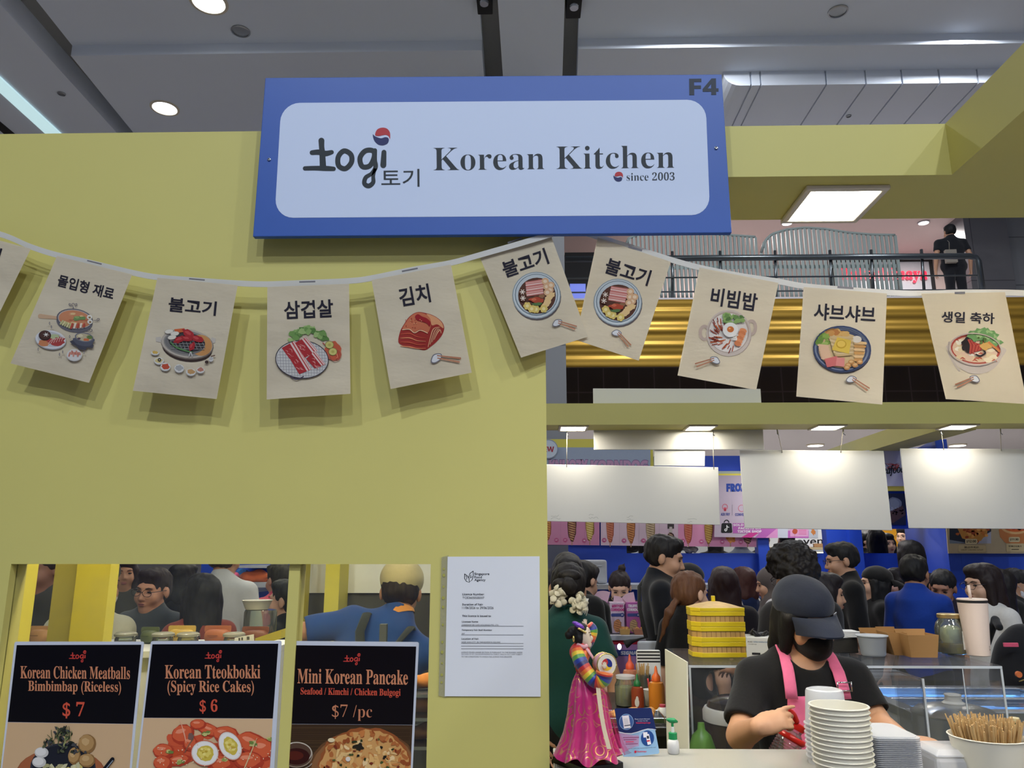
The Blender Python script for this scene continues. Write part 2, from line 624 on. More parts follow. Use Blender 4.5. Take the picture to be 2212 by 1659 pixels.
# left wall with the window opening (front panel of the stall)
wx0, wx1 = at(24, 1219, YW).x, at(930.5, 1219, YW).x
wz1, wz0 = at(480, 1218.5, YW).z, 0.98
zt = at(280, 286.5, YW).z
mx0, mx1 = at(617, 1300, YW).x, at(641, 1300, YW).x
mb = MB()
mb.box((-3.2, YW, 0), (wx0, YW + .06, zt)).box((wx1, YW, 0), (XW, YW + .06, zt))
mb.box((wx0, YW, wz1), (wx1, YW + .06, zt)).box((wx0, YW, 0), (wx1, YW + .06, wz0))
mb.box((mx0, YW + .012, wz0), (mx1, YW + .06, wz1))
struct(mb, 'wall_front', M_yel)
# glazing of the two lights
M_win = mat_glass('window_glass', (250, 250, 244), 0.05, haze=0.012, hazecol=(200, 200, 180), smudge=0.05)
mb = MB().box((wx0, YW + .022, wz0), (mx0, YW + .026, wz1))
struct(mb, 'window_1', M_win)
mb = MB().box((mx1, YW + .022, wz0), (wx1, YW + .026, wz1))
struct(mb, 'window_2', M_win)

# front beam, and the beam that runs towards the viewer from its right corner
struct(MB().box((XW, YW, Z_B), (XC, YW + .26, Z_T)), 'trim_1', M_yel)
struct(MB().box((XC, -3.0, Z_B), (XC + .5, YW + .26, Z_T)), 'trim_2', M_yel)
# back beam of the stall
YB = 5.65
zbt = at(1600, 870, YB).z
struct(MB().box((-3.2, YB, Z_B), (6.5, YB + .26, zbt)), 'trim_3', M_yel)
# unseen wall behind the viewer, added to block low ambient light
struct(MB().box((-9, -2.9, 0), (12, -2.8, 2.65)), 'wall_ambient_blocker', mat('blue_stall_paint', (36, 74, 190), 0.45, var=0.04, scale=2))
# inner posts seen through the window
def post(px0, px1, Y, d, name='trim_9', m=None, py=1300, z1=2.6):
    return struct(MB().box((at(px0, py, Y).x, Y, 0), (at(px1, py, Y).x, Y + d, z1)), name, m or M_yel2)
struct(MB().box((at(27, 1300, 1.98).x - .25, 1.98, 0), (at(47, 1300, 1.98).x, 2.03, 2.6)), 'trim_4', M_yel2)
post(158, 231, 2.35, .05, 'trim_5')
struct(MB().box((at(143, 1300, 2.5).x, 2.42, 0), (at(166, 1300, 2.35).x, 2.5, 2.6)), 'trim_6', M_yel)
post(640, 655, 4.0, .1, 'trim_7')
post(700, 731, 4.0, .2, 'trim_8')

# ------------------------------------------------------------------ hall ceiling
ZC1, ZC2 = 8.05, 7.90
def xline(a, b, z):
    p, q = atz(a[0], a[1], z), atz(b[0], b[1], z)
    return lambda y: p.x + (q.x - p.x) * (y - p.y) / (q.y - p.y)
LL = xline((10, 20), (247, 281), ZC2)
LR = xline((55, 0), (286, 284), ZC2)
G1 = xline((1033, 0), (1045, 160), ZC2); G2 = xline((1075, 0), (1086, 160), ZC2)
G3 = xline((1220, 0), (1215, 160), ZC2); G4 = xline((1253, 0), (1247, 160), ZC2)
YS = atz(1200, 96, 7.97).y
far_l = lambda y: -13.0
far_r = lambda y: 16.0
def slab(mb, fa, fb, y0, y1, z, th=0.5):
    mb.prism([(fa(y0), y0, z), (fb(y0), y0, z), (fb(y1), y1, z), (fa(y1), y1, z)], (0, 0, th))
mb = MB()
slab(mb, far_l, LL, -7, 12.2, ZC2)
slab(mb, LR, G1, -7, YS, ZC1); slab(mb, LR, G1, YS, 12.2, ZC2)
slab(mb, G2, G3, -7, 12.2, ZC2)
slab(mb, G4, far_r, -7, YS, ZC1); slab(mb, G4, far_r, YS, 12.2, ZC2)
struct(mb, 'ceiling', M_ceil)
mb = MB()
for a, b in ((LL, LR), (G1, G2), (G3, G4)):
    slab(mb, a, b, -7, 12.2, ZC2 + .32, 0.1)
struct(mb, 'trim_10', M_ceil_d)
# dropped panelled slab at the right with seams
xa = atz(1563, 152, ZC2).x; ya = atz(1800, 152, ZC2).y
mb = MB()
sx = [xa + .28, xa + .75, xa + .98]
seams = [atz(p, 180, 7.69).x for p in (1625, 1646, 1787, 1872, 1950, 2030, 2112)] + [xa + 5.2]
x0 = xa
for i, xs in enumerate(seams):
    r = 0.22 if i == 0 else 0.0
    if r:
        pts = [(x0, ya, ZC2)] + [(x0 + .22 - .22 * math.cos(t * PI / 12), ya, 7.69 + .2 - .2 * math.sin(t * PI / 12)) for t in range(1, 7)] + [(xs - .012, ya, 7.69), (xs - .012, ya, ZC2)]
        mb.prism(pts, (0, 3.1, 0))
    else:
        mb.box((x0 + .012, ya, 7.69), (xs - .012, 12.19, ZC2))
    x0 = xs
mb.box((xa + .3, ya + .03, 7.72), (xa + 5.0, 12.1, ZC2 - .01))
struct(mb, 'trim_11', M_ceil)
# end of the hall ceiling above the balcony
struct(MB().box((-13, 12.2, 7.2), (16, 12.4, 8.5)), 'wall_bulkhead', M_ceil)

# ceiling fittings
def downlight(px, py, z, r, lit=True, label='', grp=None):
    p = atz(px, py, z)
    t = thing('downlight', (p.x, p.y, z), label, 'ceiling light', grp)
    MB().lathe([(r * 1.18, 0), (r * 1.18, -.012), (r * 1.0, -.016), (r * .97, -.004)], 32).build('trim_ring', M_ledf if lit else M_alu, t, smooth=True)
    if lit:
        MB().lathe([(0.001, -.03), (r * .6, -.026), (r * .96, -.006)], 32).build('lamp', M_lampw, t, smooth=True)
    else:
        MB().lathe([(r * .96, -.003), (r * .6, .05), (0.001, .06)], 32).build('reflector', M_dark, t, smooth=True)
    return t
downlight(451, 4, ZC1, .19, True, 'round lit downlight at the top edge of the grey hall ceiling')
downlight(356, 233, ZC2, .17, True, 'round lit downlight low on the grey hall ceiling above the yellow wall')
downlight(520, 67, ZC1, .10, False, 'small round unlit ceiling fitting to the right of the top downlight')
downlight(1810, 24, ZC1, .10, False, 'small round dark fitting on the grey ceiling above the panelled slab')
downlight(133, 202, ZC2, .045, False, 'tiny sprinkler-like fitting beside the fluorescent strip')
downlight(1833, 250, 7.69, .03, False, 'tiny dark sprinkler on the panelled ceiling slab')
a, b = (-60, 110), (0, 164)
SLa, SLb = xline((0, 164), (132, 287), ZC2), xline((0, 196), (100, 287), ZC2)
mb = MB()
y0, y1 = 6.5, 11.5
mb.prism([(SLb(y0), y0, ZC2 - .03), (SLa(y0), y0, ZC2 - .03), (SLa(y1), y1, ZC2 - .03), (SLb(y1), y1, ZC2 - .03)], (0, 0, .028))
t = thing('strip_light', (0, 0, 0), 'long pale fluorescent strip light in the upper left of the ceiling', 'ceiling light')
mb.build('diffuser', M_strip, t)
D1, D2 = xline((0, 262), (30, 287), ZC2), xline((0, 280), (8, 287), ZC2)
mb = MB()
mb.prism([(D2(y0), y0, ZC2 - .012), (D1(y0), y0, ZC2 - .012), (D1(y1), y1, ZC2 - .012), (D2(y1), y1, ZC2 - .012)], (0, 0, .03))
struct(mb, 'trim_12', M_dark)
for i, (px, py, lab) in enumerate([(1240, 12, 'black box fitting hanging in the right hand ceiling slot'), (1046, 3, 'black box fitting at the frame edge in the left of the two ceiling slots')]):
    p = atz(px, py, ZC2 + .05)
    t = thing('ceiling_fixture', (p.x, p.y, ZC2 + .3), lab, 'ceiling fixture')
    MB().box((-.09, -.22, -.26), (.09, .22, 0)).build('housing', M_dark, t, bevel=.01)
    MB().lathe([(.05, -.29), (.06, -.26)], 16).build('lens', M_chrome, t)

# LED panels under the beams
def led_panel(c, s, label, grp=None, m=None):
    t = thing('led_panel', c, label, 'ceiling light', grp)
    h = s / 2
    mb = MB()
    mb.box((-h, -h, -.012), (h, -h * .84, 0)).box((-h, h * .84, -.012), (h, h, 0)).box((-h, -h * .84, -.012), (-h * .84, h * .84, 0)).box((h * .84, -h * .84, -.012), (h, h * .84, 0))
    mb.build('frame', M_ledf, t, bevel=.003)
    pts = []
    r = h * .2; q = h * .86
    for k in range(4):
        cx, cy = (q - r) * (1, -1, -1, 1)[k], (q - r) * (1, 1, -1, -1)[k]
        for j in range(6):
            a = PI / 2 * (k + j / 5)
            pts.append((cx + r * math.cos(a), cy + r * math.sin(a), -.006))
    MB().prism(pts, (0, 0, .004)).build('diffuser', m or M_led, t)
    return t
p = atz(1800, 437, Z_B)
led_panel((p.x + .84, p.y + .005, Z_B), .215, 'square lit panel under the front beam, further right than the one above the railing')
led_panel((p.x, p.y + .005, Z_B), .215, 'square lit panel under the front beam right of the blue sign')
for px, lab in ((1238, 'lit panel under the back beam nearest the yellow wall edge'), (1512, 'lit panel under the back beam directly above the tall blank board'),
                (1787, 'lit panel under the back beam above the middle hanging board'), (2068, 'lit panel under the back beam above the right hanging board')):
    led_panel((at(px, 922, YB + .13).x, YB + .13, Z_B), .22, lab, 'lit panels under the back beam')
for j in range(1, 4):
    led_panel((at(1238, 922, YB + .13).x - .84 * j, YB + .13, Z_B), .22, 'lit panel under the back beam, behind the yellow wall', 'lit panels behind the yellow wall')
for y in (1.15, -.1, -1.3):
    led_panel((XC + .25, y, Z_B), .215, 'square lit panel under the beam running towards the viewer', 'lit panels over the aisle', M_led2)
for x in (-1.2, -.7, -.2):   # inside the stall, over the cooking side
    led_panel((x, 2.07, 2.6), .22, 'square lit panel over the cooking area inside the stall', 'lit panels over the cooking area', M_led3)
struct(MB().box((-1.7, 1.92, 2.6), (.06, 2.22, 2.7)), 'trim_13', M_yel)
# ================================================================== people: smooth blended bodies
class Sdf:
    def __init__(s): s.p = []
    def cap(s, a, b, ra, rb=None, k=0.02, sub=False, flat=None):
        s.p.append(('c', np.array(a, float), np.array(b, float), ra, ra if rb is None else rb, k, sub)); return s
    def ell(s, c, r, R=None, k=0.02, sub=False):
        s.p.append(('e', np.array(c, float), np.array(r if hasattr(r, '__len__') else (r, r, r), float), None if R is None else np.array(R.to_3x3()), None, k, sub)); return s
    def half(s, o, n, k=0.004):
        """cut away everything on the side of n"""
        n = Vector(n).normalized()
        s.p.append(('h', np.array(o, float), np.array(n, float), None, None, k, True)); return s
    def mesh(s, res):
        lo, hi = np.full(3, 1e9), np.full(3, -1e9)
        bb = []
        for q in s.p:
            if q[0] == 'c':
                r = max(q[3], q[4]); a, b = np.minimum(q[1], q[2]) - r, np.maximum(q[1], q[2]) + r
            elif q[0] == 'e':
                r = q[2].max() if q[3] is not None else q[2]; a, b = q[1] - r, q[1] + r
            else:
                bb.append(None); continue
            bb.append((a, b))
            if not q[6]: lo, hi = np.minimum(lo, a), np.maximum(hi, b)
        lo -= 3 * res; hi += 3 * res
        n = np.ceil((hi - lo) / res).astype(int) + 1
        ax = [lo[i] + res * np.arange(n[i]) for i in range(3)]
        D = np.full(n, 0.3, np.float32)
        for q, b in zip(s.p, bb):
            k = q[5]
            if b is None:
                i0, i1 = np.zeros(3, int), n
            else:
                m = k + 3 * res
                i0 = np.clip(((b[0] - m - lo) / res).astype(int), 0, n); i1 = np.clip(((b[1] + m - lo) / res).astype(int) + 2, 0, n)
                if (i1 <= i0).any(): continue
            X = (ax[0][i0[0]:i1[0], None, None].astype(np.float32), ax[1][None, i0[1]:i1[1], None].astype(np.float32), ax[2][None, None, i0[2]:i1[2]].astype(np.float32))
            if q[0] == 'c':
                ba = q[2] - q[1]; L = max(1e-9, float(ba @ ba))
                px, py, pz = X[0] - q[1][0], X[1] - q[1][1], X[2] - q[1][2]
                t = np.clip((px * ba[0] + py * ba[1] + pz * ba[2]) / L, 0, 1)
                d = np.sqrt((px - t * ba[0]) ** 2 + (py - t * ba[1]) ** 2 + (pz - t * ba[2]) ** 2) - (q[3] + t * (q[4] - q[3]))
            elif q[0] == 'e':
                px, py, pz = X[0] - q[1][0], X[1] - q[1][1], X[2] - q[1][2]
                if q[3] is not None:
                    M = q[3]
                    px, py, pz = (M[0, 0] * px + M[1, 0] * py + M[2, 0] * pz, M[0, 1] * px + M[1, 1] * py + M[2, 1] * pz, M[0, 2] * px + M[1, 2] * py + M[2, 2] * pz)
                r = q[2]
                k0 = np.sqrt((px / r[0]) ** 2 + (py / r[1]) ** 2 + (pz / r[2]) ** 2)
                k1 = np.sqrt((px / r[0] ** 2) ** 2 + (py / r[1] ** 2) ** 2 + (pz / r[2] ** 2) ** 2)
                d = k0 * (k0 - 1) / np.maximum(k1, 1e-6)
            else:
                d = -((X[0] - q[1][0]) * q[2][0] + (X[1] - q[1][1]) * q[2][1] + (X[2] - q[1][2]) * q[2][2])
            sl = tuple(slice(i0[i], i1[i]) for i in range(3))
            A = D[sl]
            if q[6]:
                B = -d; h = np.maximum(k - np.abs(A - B), 0) / k
                D[sl] = np.maximum(A, B) + h * h * k * 0.25
            else:
                h = np.maximum(k - np.abs(A - d), 0) / k
                D[sl] = np.minimum(A, d) - h * h * k * 0.25
        return s.nets(D, lo, res)
    @staticmethod
    def nets(D, lo, res):
        S = D < 0
        c = np.zeros(np.array(D.shape) - 1, np.int8)
        for dx in (0, 1):
            for dy in (0, 1):
                for dz in (0, 1):
                    c += S[dx:dx + c.shape[0], dy:dy + c.shape[1], dz:dz + c.shape[2]]
        act = (c > 0) & (c < 8)
        I = np.argwhere(act)
        idx = np.full(c.shape, -1, np.int32)
        idx[act] = np.arange(len(I))
        V = np.zeros((len(I), 3)); N = np.zeros(len(I))
        cor = [(x, y, z) for x in (0, 1) for y in (0, 1) for z in (0, 1)]
        val = {o: D[I[:, 0] + o[0], I[:, 1] + o[1], I[:, 2] + o[2]] for o in cor}
        for a in cor:
            for ax in range(3):
                if a[ax] == 0:
                    b = list(a); b[ax] = 1; b = tuple(b)
                    va, vb = val[a], val[b]
                    m = (va < 0) != (vb < 0)
                    t = np.where(m, va / np.where(m, va - vb, 1), 0)
                    P = np.zeros((len(I), 3)); P[:] = a; P[:, ax] = t
                    V[m] += P[m]; N[m] += 1
        V = (V / N[:, None] + I) * res + lo
        F = []
        for ax in range(3):
            u, v = (ax + 1) % 3, (ax + 2) % 3
            a = [slice(None)] * 3; b = [slice(None)] * 3
            a[ax] = slice(0, -1); b[ax] = slice(1, None)
            ch = S[tuple(a)] != S[tuple(b)]
            E = np.argwhere(ch)
            ok = (E[:, u] > 0) & (E[:, v] > 0) & (E[:, u] < c.shape[u]) & (E[:, v] < c.shape[v])
            E = E[ok]
            ins = S[E[:, 0], E[:, 1], E[:, 2]]
            def cell(du, dv):
                Q = E.copy(); Q[:, u] += du; Q[:, v] += dv
                return idx[Q[:, 0], Q[:, 1], Q[:, 2]]
            q = np.stack([cell(-1, -1), cell(0, -1), cell(0, 0), cell(-1, 0)], 1)
            q[~ins] = q[~ins][:, ::-1]
            F.append(q[(q >= 0).all(1)])
        return V, np.concatenate(F)
    def build(s, name, m, parent, res, wob=0.0, wsc=20, stretch=(1, 1, 1), seed=0, relax=2):
        V, F = s.mesh(res)
        me = bpy.data.meshes.new(name)
        me.vertices.add(len(V)); me.loops.add(len(F) * 4); me.polygons.add(len(F))
        # light relaxation evens the net
        if relax:
            E = np.concatenate([F[:, [0, 1]], F[:, [1, 2]], F[:, [2, 3]], F[:, [3, 0]]])
            for it in range(relax):
                A = np.zeros_like(V); n = np.zeros(len(V))
                np.add.at(A, E[:, 0], V[E[:, 1]]); np.add.at(n, E[:, 0], 1)
                np.add.at(A, E[:, 1], V[E[:, 0]]); np.add.at(n, E[:, 1], 1)
                V = V * .5 + (A / np.maximum(n, 1)[:, None]) * .5
        me.vertices.foreach_set('co', V.astype(np.float32).ravel())
        me.loops.foreach_set('vertex_index', F.astype(np.int32).ravel())
        me.polygons.foreach_set('loop_start', np.arange(0, len(F) * 4, 4, dtype=np.int32))
        me.polygons.foreach_set('use_smooth', np.ones(len(F), bool))
        me.update(calc_edges=True)
        if wob > 0:
            nr = np.empty(len(V) * 3, np.float32); me.vertices.foreach_get('normal', nr); nr = nr.reshape(-1, 3)
            off = Vector((seed * 3.1, seed * 1.7, seed * .3))
            st = Vector(stretch)
            dn = np.array([mnoise.noise(Vector((a[0] * st.x, a[1] * st.y, a[2] * st.z)) * wsc + off) for a in V])
            V = V + nr * (dn * wob)[:, None]
            me.vertices.foreach_set('co', V.astype(np.float32).ravel())
            me.update()
        return link_mesh(name, me, m, parent)

SKIN = {}
def skin(c):
    k = 'skin_%02x%02x%02x' % c
    return mat(k, c, 0.5, spec=0.35, var=0.05, scale=25)
def hairm(c):
    return mat('hair_%02x%02x%02x' % c, c, 0.58, spec=0.3, var=0.35, scale=60, bump=0.4, stretch=(3, 3, .35))
def fab(c, trans=0):
    return mat('fabric_%02x%02x%02x' % c, c, 0.85, spec=0.2, var=0.07, scale=90, bump=0.15, sheen=0.15)
BLACK_H = (22, 18, 18)
M_eye = mat('eye_dark', (30, 22, 20), 0.25, var=0)
M_eyew = mat('eye_white', (206, 200, 194), 0.3, var=0)
M_lip = mat('lips', (150, 86, 80), 0.45, var=0.05)
M_spec = mat('spectacle_frame', (28, 26, 28), 0.35, var=0.02)

def finger(S, p, d, n, L, r, curl, k=.004):
    """three bones that bend towards n"""
    d, n = Vector(d).normalized(), Vector(n).normalized()
    a = 0; q = Vector(p)
    for i, f in enumerate((.45, .32, .23)):
        a += curl * (.7, 1.0, .8)[i]
        v = (d * math.cos(a) + n * math.sin(a)) * L * f
        S.cap(q, q + v, r * (1 - .1 * i), r * (.92 - .1 * i), k=k)
        q = q + v

def hand(S, w, d, n, side, s=1.0, curl=.35, spread=.12, thumb=.7, tx=.75, size=1.0):
    """palm with four unequal fingers and a thumb from its side; d along the hand, n out of the palm"""
    s *= size
    d, n = Vector(d).normalized(), Vector(n).normalized()
    x = d.cross(n).normalized() * side
    w = Vector(w)
    R = Matrix((x, d, n)).transposed()
    S.ell(w + d * .045 * s, (.040 * s, .052 * s, .017 * s), R, k=.012)
    for i, (o, L) in enumerate(((-.029, .070), (-.010, .078), (.010, .073), (.028, .056))):
        dd = (d + x * (i - 1.5) * spread).normalized()
        finger(S, w + d * .082 * s + x * o * s, dd, n, L * s, .0092 * s, curl[i] if hasattr(curl, '__len__') else curl)
    td = (d * .65 - x * tx + n * (1 - tx)).normalized()
    finger(S, w + d * .022 * s - x * .030 * s, td, (d + n * .6), .066 * s, .0115 * s, thumb * .4, k=.008)

PPL = []
def person(label, hp, Y, rz=180, hair='short', hc=BLACK_H, sk=(196, 152, 126), top=(20, 20, 22), legs=(24, 24, 28), group=None, head=(0, 0, 0), lean=0.0, side=0.0,
           hs=1.0, wide=1.0, res=.010, arms=None, sleeve=.55, cuff=None, neck='crew', glasses=False, face=True, mask=None, cap=None, extra=None, ground=0.0, wobble=.006, low=None, skirt=False, hand_pose=None, z=None, collar=None):
    """hp: pixel of the head centre; rz: facing (0 towards the viewer, 90 to the right); head: (nod down, tilt, turn) degrees"""
    P = at(hp[0], hp[1], Y)
    if z is not None: P.z = z
    Rl = Matrix.Rotation(R_(side), 3, 'Y') @ Matrix.Rotation(R_(lean), 3, 'X')
    HIP = Vector((0, 0, .95))
    def T(p):
        p = Vector(p)
        if p.z <= .95: return p
        return HIP + Rl @ (p - HIP)
    piv = T((0, .022, 1.475))
    Rh = Rl @ Matrix.Rotation(R_(head[2]), 3, 'Z') @ Matrix.Rotation(R_(head[1]), 3, 'Y') @ Matrix.Rotation(R_(head[0]), 3, 'X')
    s0 = 1.0
    hc0 = piv + Rh @ Vector((0, -.020, .098))
    s = (P.z - ground) / (hc0.z)
    rzr = R_(rz)
    off = Matrix.Rotation(rzr, 3, 'Z') @ Vector((hc0.x * s, hc0.y * s, 0))
    t = thing('person', (P.x - off.x, P.y - off.y, ground), label, 'person', group, rz=rzr)
    Rzi = Matrix.Rotation(-rzr, 3, 'Z')
    W2L = lambda p: Rzi @ (Vector(p) - Vector(t.location))
    HC = hc0 * s
    q = lambda p: T(p) * s
    H = lambda p: HC + Rh @ (Vector(p) * hs)
    R4 = Rh
    B = Sdf()
    w = wide
    # torso, shoulders, neck
    tor = [((0, 0, .95), (.155 * w, .105, .125)), ((0, 0, 1.10), (.135 * w, .092, .15)), ((0, .002, 1.28), (.158 * w, .105, .17))]
    for c, r in tor: B.ell(q(c), [x * s for x in r], Rl, k=.05)
    shx = .160 * w
    for sx in (-1, 1): B.cap(q((0, .01, 1.41)), q((sx * (shx - .012), .005, 1.378)), .050 * s, k=.05)
    B.cap(q((0, .02, 1.40)), q((0, .022, 1.49)), .085 * s, .056 * s, k=.05)
    B.cap(q((0, .02, 1.45)), H((0, .012, -.07)), .054 * s, .050 * hs, k=.02)
    # legs and feet
    for sx in (-1, 1):
        B.cap(q((sx * .085, 0, .92)), q((sx * .095, -.01, .50)), .08 * s, .052 * s, k=.03)
        B.cap(q((sx * .095, -.01, .50)), q((sx * .098, .02, .09)), .052 * s, .036 * s, k=.02)
        B.cap(q((sx * .098, .03, .035)), q((sx * .105, -.15, .03)), .036 * s, .03 * s, k=.02)
    # arms
    if arms is None: arms = {}
    el, wr = [], []
    for sx in (-1, 1):
        a = arms.get(sx) if sx in arms else ( ((sx * .208 * wide, .03, 1.12), (sx * .215 * wide, -.04, .88), (0, 0, -1), (-sx, 0, 0)))
        sh = q((sx * shx, .005, 1.372)); e, wv = (q(a[0]), q(a[1])) if a[0] != 'px' else (W2L(at(*a[1])), W2L(at(*a[2])))
        if a[0] == 'px': a = (0, 0, Rzi @ Vector(a[3]), Rzi @ Vector(a[4])); IR = True
        else: IR = False
        el.append((sh, e)); wr.append((e, wv))
        B.cap(sh, e, .050 * s, .040 * s, k=.03); B.cap(e, wv, .041 * s, .027 * s, k=.015)
        d = Vector(a[2]) if IR else Rl @ Vector(a[2]); n = Vector(a[3]) if IR else Rl @ Vector(a[3])
        hp_ = (hand_pose or {}).get(sx, {})
        hand(B, wv, d, n, sx, s, **hp_)
    # head
    B.ell(H((0, .018, .036)), (.077 * hs, .094 * hs, .083 * hs), R4, k=.02)
    B.ell(H((0, -.022, -.030)), (.061 * hs, .070 * hs, .083 * hs), R4, k=.03)
    B.ell(H((0, -.064, -.088)), (.026 * hs, .022 * hs, .020 * hs), R4, k=.03)
    for sx in (-1, 1):
        B.ell(H((sx * .036, -.062, -.030)), .028 * hs, R4, k=.025)
        B.ell(H((sx * .079, .012, -.008)), (.011 * hs, .020 * hs, .031 * hs), R4, k=.008)
    if face:
        B.ell(H((0, -.078, .030)), (.048 * hs, .016 * hs, .012 * hs), R4, k=.02)
        for sx in (-1, 1):
            B.ell(H((sx * .032, -.096, .008)), (.019 * hs, .014 * hs, .010 * hs), R4, k=.012, sub=True)
        B.cap(H((0, -.088, .012)), H((0, -.108, -.028)), .008 * hs, .012 * hs, k=.012)
        for sx in (-1, 1): B.ell(H((sx * .012, -.098, -.032)), .009 * hs, R4, k=.008)
        B.ell(H((0, -.090, -.060)), (.024 * hs, .011 * hs, .012 * hs), R4, k=.01)
    B.build('body', skin(sk), t, res)
    if face:
        mb = MB()
        for sx in (-1, 1):
            mb.ell(H((sx * .032, -.0835, .006)), (.0140 * hs, .0060 * hs, .0050 * hs), 10, 6, R4.to_euler())
        e_ = mb.build('eye', M_eye, t, smooth='all')
        mb = MB()
        for sx in (-1, 1):
            mb.tube([H((sx * .014, -.094, .024)), H((sx * .032, -.094, .030)), H((sx * .050, -.083, .025))], [.0018 * hs, .0024 * hs, .0014 * hs], 6)
        mb.build('eyebrow', hairm(hc), t, smooth='all')
        if not mask:
            mb = MB(); mb.ell(H((0, -.0985, -.0565)), (.020 * hs, .0055 * hs, .0042 * hs), 12, 6, R4.to_euler()); mb.ell(H((0, -.0975, -.0645)), (.017 * hs, .0055 * hs, .0052 * hs), 12, 6, R4.to_euler())
            mb.build('lips', M_lip, t, smooth='all')
    # top
    C = Sdf(); g = .014
    for c, r in tor: C.ell(q(c), [(x + g) * s for x in r], Rl, k=.06)
    for sx in (-1, 1): C.cap(q((0, .01, 1.41)), q((sx * (shx - .010), .005, 1.378)), .061 * s, k=.05)
    C.cap(q((0, .02, 1.40)), q((0, .022, 1.475)), .096 * s, .066 * s, k=.05)
    for i, sx in enumerate((-1, 1)):
        sh, e = el[i]; e2, wv = wr[i]
        if sleeve <= 1:
            C.cap(sh, sh.lerp(e, sleeve + .1), .060 * s, .062 * s, k=.03)
            d = (e - sh).normalized()
        else:
            C.cap(sh, e, .064 * s, .054 * s, k=.04); C.cap(e, e2.lerp(wv, sleeve - 1), .055 * s, .042 * s, k=.02)
    if sleeve <= 1:
        for i, sx in enumerate((-1, 1)):
            sh, e = el[i]; d = (e - sh).normalized(); c = sh.lerp(e, sleeve)
            C.ell(c + d * .085 * s, (.105 * s, .105 * s, .086 * s), d.to_track_quat('Z', 'Y').to_matrix(), k=.006, sub=True)
    nf = {'crew': ((0, -.035, 1.505), .062), 'v': ((0, -.06, 1.47), .062), 'wide': ((0, -.03, 1.505), .085), 'high': ((0, -.01, 1.545), .058)}[neck]
    C.ell(q(nf[0]), nf[1] * s, k=.006, sub=True)
    C.half(q((0, 0, 1.515 if neck != 'high' else 1.53)), Rl @ Vector((0, 0, 1)))
    if low is None: C.half((0, 0, .86 * s), (0, 0, -1))
    else: C.half((0, 0, low * s), (0, 0, -1))
    if skirt: C.cap(q((0, 0, .95)), (0, 0, .5 * s), .16 * s, .24 * s, k=.05)
    C.build('top', fab(top), t, res * .95, wob=wobble, wsc=9, seed=len(PPL), stretch=(1, 1, .7))
    # trousers
    if not skirt:
        L = Sdf()
        L.ell(q((0, 0, .93)), (.164 * s * w, .114 * s, .12 * s), k=.04)
        for sx in (-1, 1):
            L.cap(q((sx * .085, 0, .90)), q((sx * .097, -.01, .50)), .094 * s, .070 * s, k=.03)
            L.cap(q((sx * .097, -.01, .50)), q((sx * .1, .02, .13)), .070 * s, .060 * s, k=.02)
        L.half((0, 0, .10 * s), (0, 0, -1))
        L.build('trousers', fab(legs), t, max(res, .013), wob=.005, wsc=10, seed=len(PPL) + 9)
        Sh = MB()
        for sx in (-1, 1):
            Sh.ell(q((sx * .103, -.055, .045)), (.05 * s, .135 * s, .046 * s), 14, 8)
        Sh.build('shoes', mat('shoe_dark', (40, 40, 44), 0.6), t, smooth='all')
    # hair
    A = Sdf(); am = .006; asc = 46; st = (1, 1, .45); hres = res * .8
    def facecut(zc=-.055, ry=.075):
        A.ell(H((0, -.120, zc)), (.070 * hs, ry * hs, .112 * hs), R4, k=.012, sub=True)
    if hair != 'none':
        if hair in ('short', 'bun', 'pony', 'topknot'):
            A.ell(H((0, .020, .044)), (.083 * hs, .099 * hs, .084 * hs), R4, k=.02)
            A.ell(H((0, .048, -.008)), (.074 * hs, .066 * hs, .070 * hs), R4, k=.03)
            if hair == 'short':
                A.ell(H((0, -.045, .092)), (.062 * hs, .046 * hs, .032 * hs), R4, k=.03)
            A.half(H((0, .05, -.055 if hair == 'short' else -.075)), Rh @ Vector((0, .45, -1)), k=.02)
            A.ell(H((0, -.118, -.045)), (.098 * hs, .088 * hs, .100 * hs), R4, k=.012, sub=True)
            for sx in (-1, 1):
                A.ell(H((sx * .095, .0, -.045)), (.03 * hs, .045 * hs, .052 * hs), R4, k=.01, sub=True)
            if hair == 'bun':
                A.ell(H((0, .125, .015)), (.040 * hs, .036 * hs, .040 * hs), R4, k=.012)
            if hair == 'topknot':
                A.ell(H((.02, .06, .135)), (.030 * hs, .030 * hs, .026 * hs), R4, k=.014); A.cap(H((.02, .06, .14)), H((.045, .07, .175)), .012, .003, k=.01)
            if hair == 'pony':
                A.cap(H((.01, .105, -.055)), H((.035, .125, -.11)), .018, .022, k=.012); A.cap(H((.035, .125, -.11)), H((.10, .115, -.26)), .024, .006, k=.012)
        elif hair in ('long', 'bob', 'verylong'):
            zl = {'bob': -.10, 'long': -.26, 'verylong': -.40}[hair]
            A.ell(H((0, .020, .042)), (.086 * hs, .102 * hs, .086 * hs), R4, k=.02)
            A.cap(H((-.030, .035, -.02)), H((-.040, .050, zl)), .066 * hs, .052 * hs, k=.03); A.cap(H((.030, .035, -.02)), H((.040, .050, zl)), .066 * hs, .052 * hs, k=.03)
            for sx in (-1, 1):
                A.cap(H((sx * .066, -.02, .02)), H((sx * .078, -.02, zl * .8)), .032 * hs, .020 * hs, k=.02)
            A.ell(H((0, -.045, .088)), (.062 * hs, .052 * hs, .034 * hs), R4, k=.03)
            A.ell(H((0, -.125, -.055)), (.064 * hs, .085 * hs, .115 * hs), R4, k=.012, sub=True)
            A.ell(H((0, -.12, -.24)), (.085 * hs, .11 * hs, .16 * hs), R4, k=.012, sub=True)
            am = .004
        elif hair == 'curly':
